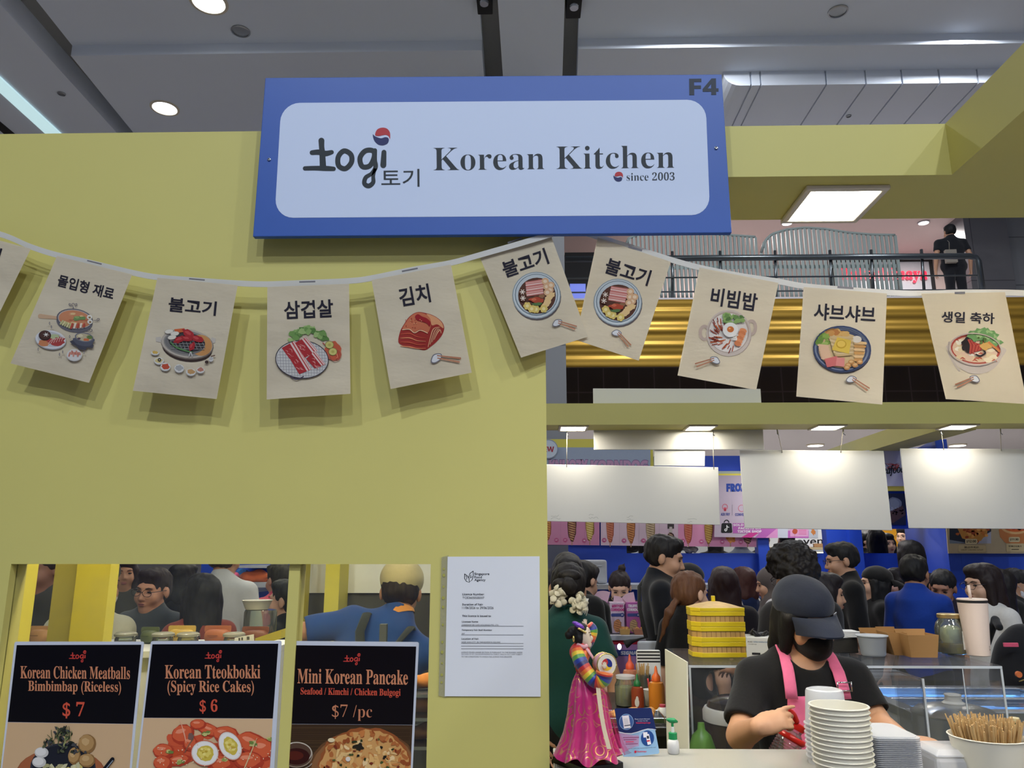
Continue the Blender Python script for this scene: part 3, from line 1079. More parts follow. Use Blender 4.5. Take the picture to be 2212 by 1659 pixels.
            A.ell(H((0, .015, .060)), (.106 * hs, .116 * hs, .092 * hs), R4, k=.02); A.ell(H((0, .05, .0)), (.098 * hs, .09 * hs, .08 * hs), R4, k=.03)
            A.ell(H((0, -.125, -.060)), (.095 * hs, .085 * hs, .105 * hs), R4, k=.012, sub=True)
            rr = random.Random(4)
            for i in range(70):
                a_, b_ = rr.uniform(0, 6.28), rr.uniform(-.1, 1.45)
                p = Vector((math.cos(a_) * math.cos(b_) * .104, .015 + math.sin(a_) * math.cos(b_) * .112, .052 + math.sin(b_) * .090))
                if p.y < -.06 and p.z < .05: continue
                A.ell(H(p), .017 * hs, None, k=.008)
            am = .010; asc = 55; st = (1, 1, 1)
        elif hair == 'hijab':
            A.ell(H((0, .022, .040)), (.094 * hs, .112 * hs, .094 * hs), R4, k=.02)
            A.cap(H((0, .03, -.03)), H((0, .03, -.15)), .088 * hs, .080 * hs, k=.03); A.cap(H((0, .0, -.16)), H((0, -.01, -.22)), .12 * hs, .15 * hs, k=.04)
            A.ell(H((0, -.130, -.028)), (.058 * hs, .080 * hs, .088 * hs), R4, k=.012, sub=True)
            am = .004; asc = 18
        if cap: A.half(H((0, .02, .040)), Rh @ Vector((0, .1, 1)), k=.004)
        A.build('hair' if hair != 'hijab' else 'headscarf', hairm(hc) if hair != 'hijab' else fab(hc), t, hres, wob=am, wsc=asc, seed=len(PPL), stretch=st)
    if glasses:
        mb = MB()
        for sx in (-1, 1):
            c = Vector((sx * .033, -.106, .004))
            mb.tube([H(c + Vector((.026 * math.cos(a), .0, .020 * math.sin(a)))) for a in np.linspace(0, 2 * PI, 17)], .0014, 6)
            mb.tube([H(c + Vector((sx * .026, 0, .006))), H((sx * .078, -.07, .012)), H((sx * .083, .01, .008))], .0018, 6)
        mb.tube([H((-.008, -.106, .006)), H((0, -.109, .010)), H((.008, -.106, .006))], .0020, 6)
        mb.build('glasses', M_spec, t, smooth='all')
    if mask:
        Mk = Sdf()
        Mk.ell(H((0, -.026, -.040)), (.068 * hs, .082 * hs, .070 * hs), R4, k=.02); Mk.ell(H((0, -.075, -.055)), (.040 * hs, .040 * hs, .045 * hs), R4, k=.03); Mk.cap(H((0, -.094, -.005)), H((0, -.112, -.03)), .010 * hs, .012 * hs, k=.02)
        Mk.half(H((0, -.05, -.024)), Rh @ Vector((0, .15, 1))); Mk.half(H((0, -.05, -.112)), Rh @ Vector((0, 0, -1))); Mk.half(H((0, -.028, -.04)), Rh @ Vector((0, 1, -.28)))
        Mk.ell(H((0, .005, -.045)), (.0575 * hs, .080 * hs, .074 * hs), R4, k=.004, sub=True) if False else None
        Mk.build('face_mask', fab(mask), t, hres, wob=.0025, wsc=30, stretch=(.4, 1, 1.6))
        mb = MB()
        for sx in (-1, 1):
            mb.tube([H((sx * .060, -.035, -.022)), H((sx * .075, -.01, .0)), H((sx * .086, .022, .012)), H((sx * .088, .03, -.012))], .0016, 5)
            mb.tube([H((sx * .058, -.03, -.085)), H((sx * .074, .0, -.05)), H((sx * .088, .03, -.012))], .0016, 5)
        mb.build('mask_strap', fab(mask), t, smooth='all')
    if cap:
        Cp = Sdf(); col, kind = cap
        Cp.ell(H((0, .018, .056)), (.094 * hs, .110 * hs, .088 * hs), R4, k=.02)
        Cp.half(H((0, 0, .030 if kind != 'mesh' else -.025)), Rh @ Vector((0, -.18 if kind != 'mesh' else .1, -1)), k=.006)
        co = Cp.build('cap', fab(col), t, hres, wob=.0015, wsc=25)
        if kind == 'mesh': PPL.append((t, H, q, s)); extra(t, H, q, s, T); return t
        mb = MB()
        sg = -1 if kind == 'front' else 1
        pts = []
        def br(u, v):
            a = (u - .5) * 2.5
            y0 = .018 + sg * (.106 * math.cos(a * .72)); x0 = .094 * math.sin(a * .86)
            Lb = .085 * math.cos(a * 1.05) if abs(a * 1.05) < PI / 2 else 0
            return H((x0 * (1 - .06 * v), y0 + sg * Lb * v, (.026 - .18 * y0 if sg < 0 else .036) - (.028 * v * v) * 1.0 - .02 * (abs(a) / 1.25) ** 2 * v + (.012 if kind != 'front' else 0)))
        mb.grid(br, 20, 8); 
        n_ = len(mb.v)
        up = Rh @ Vector((0, 0, .004))
        mb.add([Vector(v) + up for v in mb.v[:n_]], [tuple(reversed(f)) for f in mb.f[:]])
        b_ = mb.build('cap_brim', fab(col), t, smooth='all')
    PPL.append((t, H, q, s))
    if extra: extra(t, H, q, s, T)
    return t
# ================================================================== sign, flags, posters, licence
INK = (38, 46, 52)
M_ink = mat_vcol('printed_ink', 0.5, 0.3)
M_inkg = mat_vcol('printed_ink_gloss', 0.3, 0.22)
M_blue = mat('sign_blue_vinyl', (48, 90, 172), 0.45, var=0.02)
M_white = mat('white_board', (232, 234, 236), 0.5, var=0.015, scale=3)
M_paper = mat('white_paper', (226, 228, 232), 0.7, var=0.02, scale=5)

RED, NAVY = (186, 52, 58), (36, 44, 96)
def taegeuk(k, cx, cy, s, red=RED, navy=NAVY):
    f = lambda P: [(cx + (x - 595) * s, cy + (y - 323) * s) for x, y in P]
    k.poly(f([(565, 318), (567, 302), (577, 289), (597, 283), (618, 288), (631, 306), (631, 334), (625, 322), (612, 316), (597, 318), (580, 321)]), red, sm=True)
    k.poly(f([(554, 313), (561, 320), (575, 327), (592, 331), (610, 326), (622, 329), (626, 340), (619, 355), (600, 363), (580, 360), (564, 347), (556, 330)]), navy, sm=True)

def togi_logo(k, cx, cy, s, col=INK, c1=RED, c2=NAVY):
    """cx, cy is where (430, 420) of the drawing goes"""
    f = lambda P: [(cx + (x - 430) * s, cy + (y - 420) * s) for x, y in P]
    k.stroke(f([(322, 342), (323, 370), (326, 400), (329, 462)]), [27 * s, 24 * s, 26 * s, 29 * s], col)
    k.stroke(f([(280, 396), (310, 394), (340, 400), (368, 394)]), [22 * s, 25 * s, 26 * s, 20 * s], col)
    k.stroke(f([(248, 467), (290, 466), (340, 467), (377, 469)]), [20 * s, 21 * s, 24 * s, 20 * s], col)
    k.stroke(f([(424, 388), (455, 405), (457, 440), (430, 468), (400, 455), (398, 415)]), 23 * s, col, closed=True)
    k.stroke(f([(555, 388), (520, 388), (496, 420), (506, 458), (540, 455), (560, 415)]), 23 * s, col, closed=True)
    k.stroke(f([(563, 386), (562, 430), (566, 462), (548, 490), (522, 508), (516, 535), (535, 546), (555, 530), (556, 500), (566, 462)]), [20 * s, 22 * s, 17 * s, 20 * s, 22 * s, 18 * s, 12 * s], col)
    k.stroke(f([(604, 394), (601, 452)]), [22 * s, 27 * s], col)
    taegeuk(k, cx + (595 - 430) * s, cy + (323 - 420) * s, s, c1, c2)

def rquad(c, r, n=7):
    """quadrilateral with rounded corners (tl, tr, br, bl)"""
    out = []
    for i in range(4):
        p, a, b = Vector(c[i]), Vector(c[i - 1]), Vector(c[(i + 1) % 4])
        u, v = (a - p).normalized() * r, (b - p).normalized() * r
        for k in range(n + 1):
            t = k / n * PI / 2
            q = p + u * (1 - math.sin(t)) + v * (1 - math.cos(t))
            out.append((q.x, q.y))
    return out

# --- the blue sign
YSG = 1.752
root = thing('shop_sign', at(1065, 340, YSG), 'blue sign board reading Korean Kitchen, hung on the yellow wall and beam', 'sign')
root_loc = root.location.copy()
def child(o, root):
    """keep world placement of a mesh built in world coordinates"""
    o.parent = root
    o.matrix_parent_inverse = Matrix.Translation(-Vector(root.location))
    return o
SG = [(573, 168), (1559, 160.5), (1581, 502.5), (546, 511)]
mb = MB()
mb.prism([at(x, y, YSG) for x, y in reversed(SG)], (0, .016, 0))
child(mb.build('board', M_blue, bevel=.0015), root)
mb = MB()
for px in (640, 1060, 1480):
    a = at(px, 330, YSG)
    mb.box((a.x - .02, YSG + .016, a.z - .12), (a.x + .02, YW - .0005, a.z + .12))
child(mb.build('batten', M_alu), root)
k = Ink(plane_at(YSG), 540, 140, .4792)
k.poly(rquad([(141, 172), (2054, 157), (2074, 677), (111, 690)], 84), (208, 220, 242))
child(k.build('white_panel', M_ink), root)
k = Ink(plane_at(YSG), 540, 140, .4792); k.n = 8
togi_logo(k, 430, 420, 1.0)
k.text('토기', 678, 510, 172, 80, INK, -0.6, 0.004)
k.text(serif('Korean Kitchen'), 1370, 419, 1085, 104, INK, -0.62, -0.0105)
taegeuk(k, 1661, 504, .55)
k.text(serif('since 2003'), 1806, 503, 216, 36, INK, -0.6, -0.012)
child(k.build('lettering', M_ink), root)
k = Ink(plane_at(YSG), 540, 140, .4792); k.n = 4
k.text(sans('F4'), 2046, 99, 132, 74, (36, 46, 62), -0.8, 0.014)
child(k.build('stall_number', M_ink), root)
for x, y in ((87, 428), (2101, 376)):
    p = at(540 + x * .4792, 140 + y * .4792, YSG)
    mb = MB(); mb.M = Matrix.Translation(p) @ Matrix.Rotation(PI / 2, 4, 'X')
    mb.lathe([(.0045, 0), (.0042, .0018), (.0022, .0024), (.0018, .0012), (.0001, .001)], 14)
    child(mb.build('screw', M_chrome), root)

# --- bunting flags
M_cloth = mat('flag_cloth', (220, 208, 182), 0.75, var=0.03, scale=9, bump=.9, stretch=(1, 1, 2.2), trans=0.28, sheen=0.1)
M_inkc = mat_vcol('flag_ink', 0.7, 0.2, trans=0.2)

def flag(idx, corners, Y0, label, draw, ox, oy, sc, tilt=0.0):
    tl, tr, br, bl = [Vector(c) for c in corners]
    rn = random.Random(idx * 13 + 5)
    ph = [rn.uniform(0, 6.28) for _ in range(6)]
    ex = (tr - tl).normalized(); ey = (bl - tl).normalized(); Wd = (tr - tl).length; Hd = (bl - tl).length
    def Yf(px, py):
        d = Vector((px, py)) - tl
        u = d.dot(ex) / Wd; v = d.dot(ey) / Hd
        w = .0034 * math.sin(6.0 * v + 2.2 * u + ph[0]) + .0014 * math.sin(9.0 * u + ph[1] + 1.5 * v) + .0006 * math.sin(17 * v + 3.5 * u + ph[2])
        w += .0007 * math.exp(-((v - .52 - .05 * u) / .06) ** 2)          # the fold across the middle
        w += .0003 * math.sin(23 * v - 7 * u + ph[3])
        return Y0 - tilt * v + w * min(1, .25 + 1.6 * v)
    mid = at((tl.x + tr.x) / 2, (tl.y + tr.y) / 2, Y0)
    t = thing('bunting_flag', mid, label, 'flag', 'paper flags on the bunting')
    def surf(h):
        def fn(u, v):
            p = (tl * (1 - u) + tr * u) * (1 - v) + (bl * (1 - u) + br * u) * v
            return at(p.x, p.y, Yf(p.x, p.y) + h)
        return fn
    mb = MB()
    mb.grid(surf(0), 26, 38, True)
    mb.grid(surf(.0009), 26, 38, False)
    child(mb.build('cloth', M_cloth, smooth='all'), t)
    S = lambda x, y, h: at(x, y, Yf(x, y) - h)
    a = Ink(S, ox, oy, sc, step=1.5e-5, base=7e-4); a.m = Ink(S, ox, oy, sc, step=1.5e-5, base=7e-4); b = Ink(S, ox, oy, sc, step=1.5e-5, base=7e-4)
    a.sub = a.m.sub = b.sub = 9; a.step = b.step = 4.5e-5
    draw(a, b)
    if a.f: child(a.build('lettering', M_inkc), t)
    if a.m.f: child(a.m.build('tape_strip', M_inkc), t)
    if b.f: child(b.build('food_picture', M_inkc), t)
    return t

FT = (40, 38, 50)
def chop(k, x, y, s=1.0, flip=False, ang=25):
    f = -1 if flip else 1
    ca, sa = math.cos(R_(ang)), math.sin(R_(ang))
    q = lambda a, b: (x + f * (a * ca - b * sa) * s, y + (a * sa + b * ca) * s)
    k.poly([q(-34, 14), q(-26, -8), q(-6, -16), q(10, -12), q(6, 10), q(-14, 26), q(-30, 26)], (120, 118, 125), sm=True)
    k.poly([q(-30, 14), q(-23, -5), q(-6, -12), q(7, -9), q(3, 8), q(-14, 21), q(-27, 22)], (226, 226, 226), sm=True)
    k.stroke([q(-8, -6), q(88, -2)], [5 * s, 7 * s], (176, 120, 92), sm=False)
    k.stroke([q(-6, 4), q(84, 14)], [5 * s, 7 * s], (186, 130, 100), sm=False)

def mark(k, x, y, w, rot):
    k = k.m
    ca, sa = math.cos(R_(rot)), math.sin(R_(rot)); h = 10
    q = lambda a, b: (x + a * ca - b * sa, y + a * sa + b * ca)
    k.quad(q(-w / 2, -h / 2), q(w / 2, -h / 2), q(w / 2, h / 2), q(-w / 2, h / 2), (122, 120, 126), 4, 1)

def f0(a, b):
    a.text('불고기', -150, 130, 320, 100, FT, 17, .02)
def f1(a, b):
    a.text('몰입형 재료', 642, 416, 430, 92, FT, 14.5, .022)
    mark(a, 705, 231, 112, 14)
    k = b
    k.stroke([(300, 632), (428, 645)], [34, 20], (206, 172, 138), sm=False)
    k.disc(556, 676, 136, 78, (112, 110, 116), 8); k.disc(558, 655, 137, 78, (98, 96, 104), 8); k.disc(559, 655, 128, 71, (186, 176, 168), 8)
    k.disc(559, 655, 121, 65, (206, 138, 100), 8)
    for i in range(14):
        k.blob(559 + k.rnd.uniform(-95, 95), 650 + k.rnd.uniform(-42, 42), k.rnd.uniform(8, 22), k.rnd.uniform(5, 12), k.rnd.choice([(222, 168, 124), (196, 116, 84), (226, 192, 140), (214, 150, 110)]))
    k.blob(585, 648, 46, 17, (118, 150, 92), .3); k.blob(575, 640, 20, 9, (150, 176, 110), .3)
    for x, y in ((668, 640), (672, 674)):
        k.disc(x, y, 20, 17, (232, 228, 216)); k.disc(x + 1, y + 2, 9, 7, (150, 120, 80)); 
    for i in range(5):
        k.stroke([(470 + i * 14, 668 + i * 6), (452 + i * 16, 690 + i * 7)], 13, (220, 214, 160) if i % 2 else (198, 196, 140), sm=False)
    for i in range(5):
        k.stroke([(540 + i * 22, 690), (530 + i * 24, 722 - i * 3)], 14, (192, 84, 70) if i % 2 == 0 else (234, 222, 206), sm=False)
    k.stroke([(546, 576), (546, 560), (530, 556), (515, 548), (518, 538), (535, 545), (545, 536), (560, 544), (572, 538), (572, 552), (560, 558)], 4, (90, 84, 100))
    k.stroke([(700, 664), (720, 662), (730, 650), (742, 652), (735, 664), (722, 670)], 4, (90, 84, 100))
    k.stroke([(640, 748), (662, 745), (672, 732), (684, 730), (688, 742), (676, 748)], 4, (90, 84, 100))
    k.disc(378, 812, 116, 70, (172, 172, 178), 8); k.disc(378, 806, 114, 68, (222, 222, 222), 8); k.disc(379, 806, 98, 56, (196, 196, 198), 8)
    k.blob(330, 830, 44, 24, (206, 134, 92)); k.blob(420, 815, 68, 42, (176, 72, 70), .22); k.blob(400, 780, 40, 18, (186, 196, 150), .3)
    for i in range(6):
        k.stroke([(360 + i * 20, 838 - i * 4), (380 + i * 18, 815 - i * 6), (400 + i * 14, 800)], 4, (230, 190, 180))
    k.disc(335, 776, 46, 37, (64, 46, 44)); k.disc(336, 772, 40, 30, (84, 58, 52))
    for t in range(3):
        c, s2 = math.cos(t * PI / 3 + .2) * 24, math.sin(t * PI / 3 + .2) * 19
        k.stroke([(344 - c, 770 - s2), (344, 770), (344 + c, 770 + s2)], [1, 9, 1], (232, 228, 220), sm=False)
    k.poly([(520, 822), (548, 808), (690, 835), (700, 850), (692, 872), (650, 866), (640, 886), (590, 880), (575, 860), (540, 842)], (76, 76, 86))
    k.poly([(552, 795), (698, 800), (690, 838), (660, 856), (600, 852), (562, 832)], (92, 94, 106), sm=True)
    k.disc(628, 790, 70, 35, (120, 120, 130), 8); k.disc(628, 790, 60, 28, (198, 184, 150), 8)
    k.blob(645, 808, 22, 10, (214, 116, 76)); k.blob(600, 778, 20, 10, (226, 214, 180)); k.blob(590, 800, 12, 8, (88, 72, 90)); k.blob(668, 790, 22, 14, (112, 136, 80))
    k.disc(555, 925, 58, 44, (196, 194, 192)); k.disc(555, 920, 55, 42, (222, 218, 212))
    for i in range(8):
        k.stroke([(515 + i * 11, 930 - (i % 3) * 18), (524 + i * 10, 905), (534 + i * 9, 915)], 12, (214, 150, 130) if i % 2 else (198, 126, 110))
    for x, y in ((370, 686), (384, 714), (520, 786), (285, 880), (444, 917), (468, 900), (627, 903)):
        k.poly([(x, y - 14), (x + 6, y), (x, y + 12), (x - 6, y)], (96, 90, 102))
        k.poly([(x, y - 6), (x + 3, y), (x, y + 5), (x - 3, y)], (220, 212, 196))

def f2(a, b):
    a.text('불고기', 1437, 560, 358, 108, FT, 5.5, .022)
    mark(a, 1470, 358, 118, 5)
    k = b
    k.poly([(1163, 790), (1200, 785), (1210, 830), (1165, 822)], (198, 190, 178)); k.poly([(1580, 788), (1610, 800), (1608, 830), (1578, 838)], (198, 190, 178))
    k.disc(1398, 872, 188, 100, (62, 48, 44), 8); k.disc(1398, 842, 198, 112, (120, 108, 98), 8); k.disc(1396, 836, 194, 107, (188, 178, 164), 8)
    k.disc(1396, 836, 176, 95, (142, 138, 132), 8); k.disc(1500, 850, 84, 78, (204, 148, 92), 20); k.disc(1380, 834, 150, 82, (120, 118, 116), 8)
    k.disc(1395, 826, 138, 72, (66, 64, 66), 8)
    for i in range(9):
        k.stroke([(1265 + i * 30, 800 + i * 2), (1300 + i * 29, 890 - abs(i - 4) * 5)], 4, (150, 148, 146), sm=False)
    for i in range(4):
        k.stroke([(1275, 815 + i * 20), (1525, 820 + i * 20)], 4, (150, 148, 146), sm=False)
    k.poly([(1300, 730), (1378, 722), (1380, 750), (1312, 758)], (206, 104, 62))
    for x, y in ((1262, 748), (1305, 764), (1284, 792)):
        k.disc(x, y, 34, 18, (150, 140, 130), -8); k.disc(x, y - 2, 31, 15, (232, 226, 210), -8)
    for x, y, rx, ry, r in ((1410, 762, 52, 26, 30), (1345, 806, 48, 24, -20), (1470, 800, 46, 24, 20), (1435, 858, 34, 20, -60), (1395, 800, 46, 20, 10)):
        k.blob(x, y, rx, ry, (170, 46, 52), .18, rot=r); k.blob(x - 6, y - 5, rx * .5, ry * .4, (198, 76, 78), .2, rot=r)
    k.stroke([(1272, 826), (1320, 866), (1400, 894), (1440, 902)], [8, 14, 12, 6], (92, 132, 84))
    k.stroke([(1412, 930), (1424, 900), (1434, 930)], 8, (190, 188, 184))
    for x, y, rx, ry, c in ((1158, 906, 30, 16, (214, 178, 92)), (1187, 966, 36, 26, (218, 200, 140)), (1235, 1010, 38, 30, (196, 86, 62)), (1338, 1022, 36, 30, (176, 176, 174)),
                            (1425, 1050, 36, 26, (198, 156, 104)), (1497, 1035, 30, 22, (190, 130, 110)), (1575, 952, 18, 18, (190, 188, 184))):
        k.disc(x, y + 5, rx, ry, (160, 156, 152)); k.disc(x, y, rx, ry, (222, 220, 214)); k.blob(x, y - 3, rx * .78, ry * .72, c, .2)
    k.disc(1190, 958, 12, 13, (48, 44, 46)); k.disc(1190, 958, 5, 6, (200, 186, 150)); k.disc(1543, 975, 14, 12, (66, 52, 48)); k.stroke([(1578, 932), (1602, 926)], 9, (120, 96, 84))

def f3(a, b):
    a.text('삼겹살', 378, 502, 318, 116, FT, -2.5, .022)
    mark(a, 370, 325, 104, -1.5)
    k = b
    for i in range(34):
        t = k.rnd.random()
        k.blob(270 + t * 210 + k.rnd.uniform(-14, 14), 690 - math.sin(t * PI) * 46 + k.rnd.uniform(-22, 14), 24, 18, k.rnd.choice([(120, 158, 88), (146, 180, 108), (96, 136, 72), (166, 194, 124)]), .35, 12)
    k.blob(540, 775, 55, 62, (198, 96, 68), .15)
    for i in range(7):
        k.stroke([(470 + i * 16, 720 + i * 9), (505 + i * 12, 745 + i * 12), (560, 770 + i * 9)], 6, (220, 130, 100) if i % 2 else (176, 74, 60))
    k.ring(550, 800, 36, 36, 5, (170, 90, 76), n=24)
    for x, y in ((513, 732), (535, 776)):
        k.disc(x, y, 28, 25, (120, 132, 70)); k.disc(x, y, 25, 22, (208, 200, 120)); k.disc(x, y, 10, 9, (186, 176, 96))
    k.disc(336, 826, 173, 124, (64, 60, 70), 4); k.disc(336, 826, 168, 119, (208, 206, 202), 4)
    for i in range(18):
        x = 175 + i * 18; h = 118 * math.sqrt(max(0, 1 - ((x - 336) / 168) ** 2))
        k.stroke([(x, 826 - h + 4), (x + 6, 826 + h - 4)], 2.6, (150, 148, 150), sm=False, caps=False, bump=(i == 0))
    for i in range(12):
        y = 720 + i * 19; w = 166 * math.sqrt(max(0, 1 - ((y - 826) / 119) ** 2))
        k.stroke([(336 - w + 4, y), (336 + w - 4, y + 4)], 2.6, (150, 148, 150), sm=False, caps=False, bump=(i == 0))
    k.ring(336, 826, 170, 121, 5, (64, 60, 70), 4)
    k.stroke([(262, 935), (300, 955), (345, 937)], 7, (74, 66, 84))
    def slab(p, n=3):
        k.poly(p, (176, 52, 56))
        A, B, C, D = [Vector(q) for q in p]
        k.poly([A.lerp(B, .62), B, C, D.lerp(C, .62)], (236, 214, 206))
        k.poly([A.lerp(B, .74), A.lerp(B, .84), D.lerp(C, .84), D.lerp(C, .74)], (196, 86, 84)); k.poly([A.lerp(B, .92), A.lerp(B, .96), D.lerp(C, .96), D.lerp(C, .92)], (206, 110, 104))
        for i in range(7):
            s0 = k.rnd.uniform(.05, .4); t0 = k.rnd.uniform(.05, .9)
            q = A.lerp(B, s0).lerp(D.lerp(C, s0), t0)
            k.stroke([q, q + Vector((k.rnd.uniform(6, 20), k.rnd.uniform(4, 14))), q + Vector((k.rnd.uniform(14, 30), k.rnd.uniform(10, 26)))], [1, 4, 1], (226, 160, 154), caps=False, bump=False)
    slab([(205, 752), (290, 705), (345, 800), (255, 822)]); slab([(292, 718), (362, 682), (438, 770), (352, 816)])
    slab([(252, 812), (340, 796), (398, 890), (318, 922)]); slab([(362, 822), (420, 770), (488, 858), (418, 884)])

def f4(a, b):
    a.text('김치', 1062, 412, 200, 122, FT, -10, .022)
    mark(a, 1032, 248, 104, -11)
    k = b
    out = [(960, 718), (970, 645), (1000, 590), (1032, 548), (1080, 521), (1140, 528), (1195, 548), (1240, 585), (1254, 625), (1240, 668), (1205, 712), (1165, 745), (1130, 766), (1080, 758), (1015, 742)]
    k.poly(out, (158, 50, 44), sm=True)
    k.poly([(985, 628), (1008, 586), (1036, 550), (1080, 524), (1130, 532), (1165, 560), (1170, 600), (1148, 652), (1100, 632), (1060, 650), (1020, 628)], (204, 116, 82), sm=True)
    k.poly([(1140, 532), (1195, 551), (1238, 588), (1248, 625), (1210, 600), (1175, 605), (1165, 565)], (222, 158, 112), sm=True)
    for i in range(7):
        o = i * 13
        k.stroke([(1150 + o * .5, 745 - o * .6), (1165 + o * .6, 690 - o * .5), (1185 + o * .55, 630 + o * .1), (1225 + o * .12, 618 + o * .5)], [3, 8, 7, 3], (226, 168, 128) if i % 2 == 0 else (128, 34, 34))
    for i in range(4):
        y = 664 + i * 25
        k.stroke([(972, y), (1030, y - 6 + i * 4), (1080, y + 16), (1134, y + 24 - i * 3)], [4, 9, 6, 3], (216, 130, 92) if i % 2 else (196, 84, 62))
    k.stroke([(985, 634), (1030, 632), (1062, 654), (1100, 638), (1146, 656)], 6, (232, 190, 150))
    k.poly([(1066, 548), (1085, 534), (1110, 548), (1140, 560), (1166, 585), (1160, 612), (1140, 592), (1110, 582), (1078, 572)], (156, 32, 40), sm=True)
    for i in range(14):
        k.disc(k.rnd.uniform(1000, 1120), k.rnd.uniform(560, 625), 3.5, 3, k.rnd.choice([(230, 168, 120), (170, 60, 46)]), n=8, rings=1)
    chop(k, 1222, 812, 1.55, ang=4)

def hotpot(k, x, y, r, rot=0):
    ca, sa = math.cos(R_(rot)), math.sin(R_(rot))
    q = lambda a, b: (x + (a * ca - b * sa) * r, y + (a * sa + b * ca) * r)
    k.disc(x + r * .02, y + r * .06, r * 1.0, r * .98, (96, 88, 88)); k.disc(x, y, r * 1.0, r * .97, (150, 162, 168))
    k.disc(x, y, r * .96, r * .93, (206, 212, 212)); k.disc(x, y - r * .02, r * .90, r * .87, (120, 134, 142)); k.disc(x, y - r * .03, r * .86, r * .83, (196, 204, 206))
    k.disc(x + r * .02, y + r * .02, r * .78, r * .75, (92, 58, 46))
    for i in range(16):
        a_, b_ = k.rnd.uniform(-.6, .6), k.rnd.uniform(-.6, .6)
        if a_ * a_ + b_ * b_ < .42: k.blob(*q(a_, b_), r * .12, r * .09, k.rnd.choice([(132, 86, 62), (150, 108, 76), (110, 70, 50)]), .25, 10)
    for i, (yy, w) in enumerate(((-.50, .34), (-.30, .42), (-.10, .42))):
        A, B = q(-.45 + i * .02, yy + .05), q(.28, yy - .06)
        k.stroke([A, B], [r * .2, r * .22], (206, 128, 118), sm=False, caps=False)
        k.stroke([q(-.45 + i * .02, yy + .09), q(.28, yy - .02)], r * .045, (238, 208, 198), sm=False, caps=False); k.stroke([q(-.44, yy + .01), q(.28, yy - .1)], r * .03, (232, 186, 176), sm=False, caps=False)
    for a_, b_ in ((.36, -.58), (.42, -.36), (.56, -.22), (.60, -.42), (.45, -.12)):
        k.disc(*q(a_, b_), r * .15, r * .14, (222, 178, 136)); k.disc(*q(a_, b_), r * .08, r * .07, (238, 214, 182))
    for a_, b_ in ((.5, .12), (.45, .28), (.36, .42), (.60, .02)):
        k.blob(*q(a_, b_), r * .19, r * .12, (230, 196, 140), .15, rot=rot - 40)
    for a_, b_ in ((-.38, .44), (-.02, .58), (.3, .56), (-.2, .56)):
        for t in range(6):
            k.disc(*q(a_ + .1 * math.cos(t * PI / 3), b_ + .1 * math.sin(t * PI / 3)), r * .07, r * .07, (222, 196, 110), n=10, rings=1, bump=(t == 0))
        k.disc(*q(a_, b_), r * .07, r * .07, (236, 220, 160), n=10, rings=1)
    for a_, b_ in ((-.58, -.14), (-.56, .12)):
        k.disc(*q(a_, b_), r * .15, r * .14, (98, 62, 48))
        for t in range(3):
            k.stroke([q(a_ - .1 * math.cos(t * 1.05), b_ - .1 * math.sin(t * 1.05)), q(a_ + .1 * math.cos(t * 1.05), b_ + .1 * math.sin(t * 1.05))], r * .035, (234, 222, 206), sm=False, bump=(t == 0))
    k.blob(*q(.0, .2), r * .28, r * .12, (176, 74, 50), .25); k.blob(*q(-.1, .17), r * .1, r * .06, (206, 112, 80), .2); k.blob(*q(.02, .36), r * .22, r * .06, (90, 120, 72), .3)

def f5(a, b):
    a.text('불고기', 1776, 204, 300, 108, FT, -19, .022)
    mark(a, 1710, 58, 96, -18)
    hotpot(b, 1850, 412, 156); chop(b, 2000, 588, 1.25, ang=14)
def f6(a, b):
    a.text('불고기', 378, 272, 212, 76, FT, 17, .022)
    mark(a, 412, 165, 66, 16)
    hotpot(b, 331, 413, 112, 18); chop(b, 336, 560, .85, ang=44)
def f7(a, b):
    a.text('비빔밥', 870, 400, 216, 84, FT, 8.5, .022)
    k = b
    k.ring(733, 555, 20, 30, 15, (196, 176, 162)); k.ring(950, 530, 19, 30, 15, (196, 176, 162))
    k.disc(846, 566, 104, 98, (172, 152, 140)); k.disc(845, 556, 104, 108, (206, 192, 180)); k.disc(844, 552, 96, 96, (186, 168, 154)); k.disc(843, 554, 90, 90, (232, 224, 214))
    for i in range(46):
        t = R_(k.rnd.uniform(70, 245)); q = k.rnd.uniform(38, 84)
        x, y = 843 + math.cos(t) * q, 556 + math.sin(t) * q
        d = Vector((math.cos(t + .5), math.sin(t + .5))) * k.rnd.uniform(9, 16)
        k.stroke([(x - d.x, y - d.y), (x + d.x, y + d.y)], [4, 11, 4], k.rnd.choice([(176, 84, 52), (150, 62, 42), (196, 106, 66), (130, 50, 36)]), sm=False, caps=False)
    for i in range(26):
        k.blob(862 + k.rnd.uniform(-38, 44), 492 + k.rnd.uniform(-26, 26), 13, 10, k.rnd.choice([(116, 150, 84), (146, 176, 104), (88, 122, 66)]), .3, 10)
    for i in range(6):
        k.disc(912 - i * 5, 545 + i * 12, 17, 11, (212, 128, 82) if i % 2 else (224, 146, 98), 20)
    for i in range(16):
        k.disc(850 + k.rnd.uniform(10, 36), 556 + k.rnd.uniform(4, 34), 5, 3, (240, 236, 226), k.rnd.uniform(0, 180), n=8, rings=1)
    k.disc(853, 541, 36, 34, (240, 236, 228)); k.disc(853, 539, 16, 14, (214, 122, 60)); k.disc(849, 535, 5, 4, (236, 170, 110))
    chop(k, 770, 680, .92, True, ang=14)
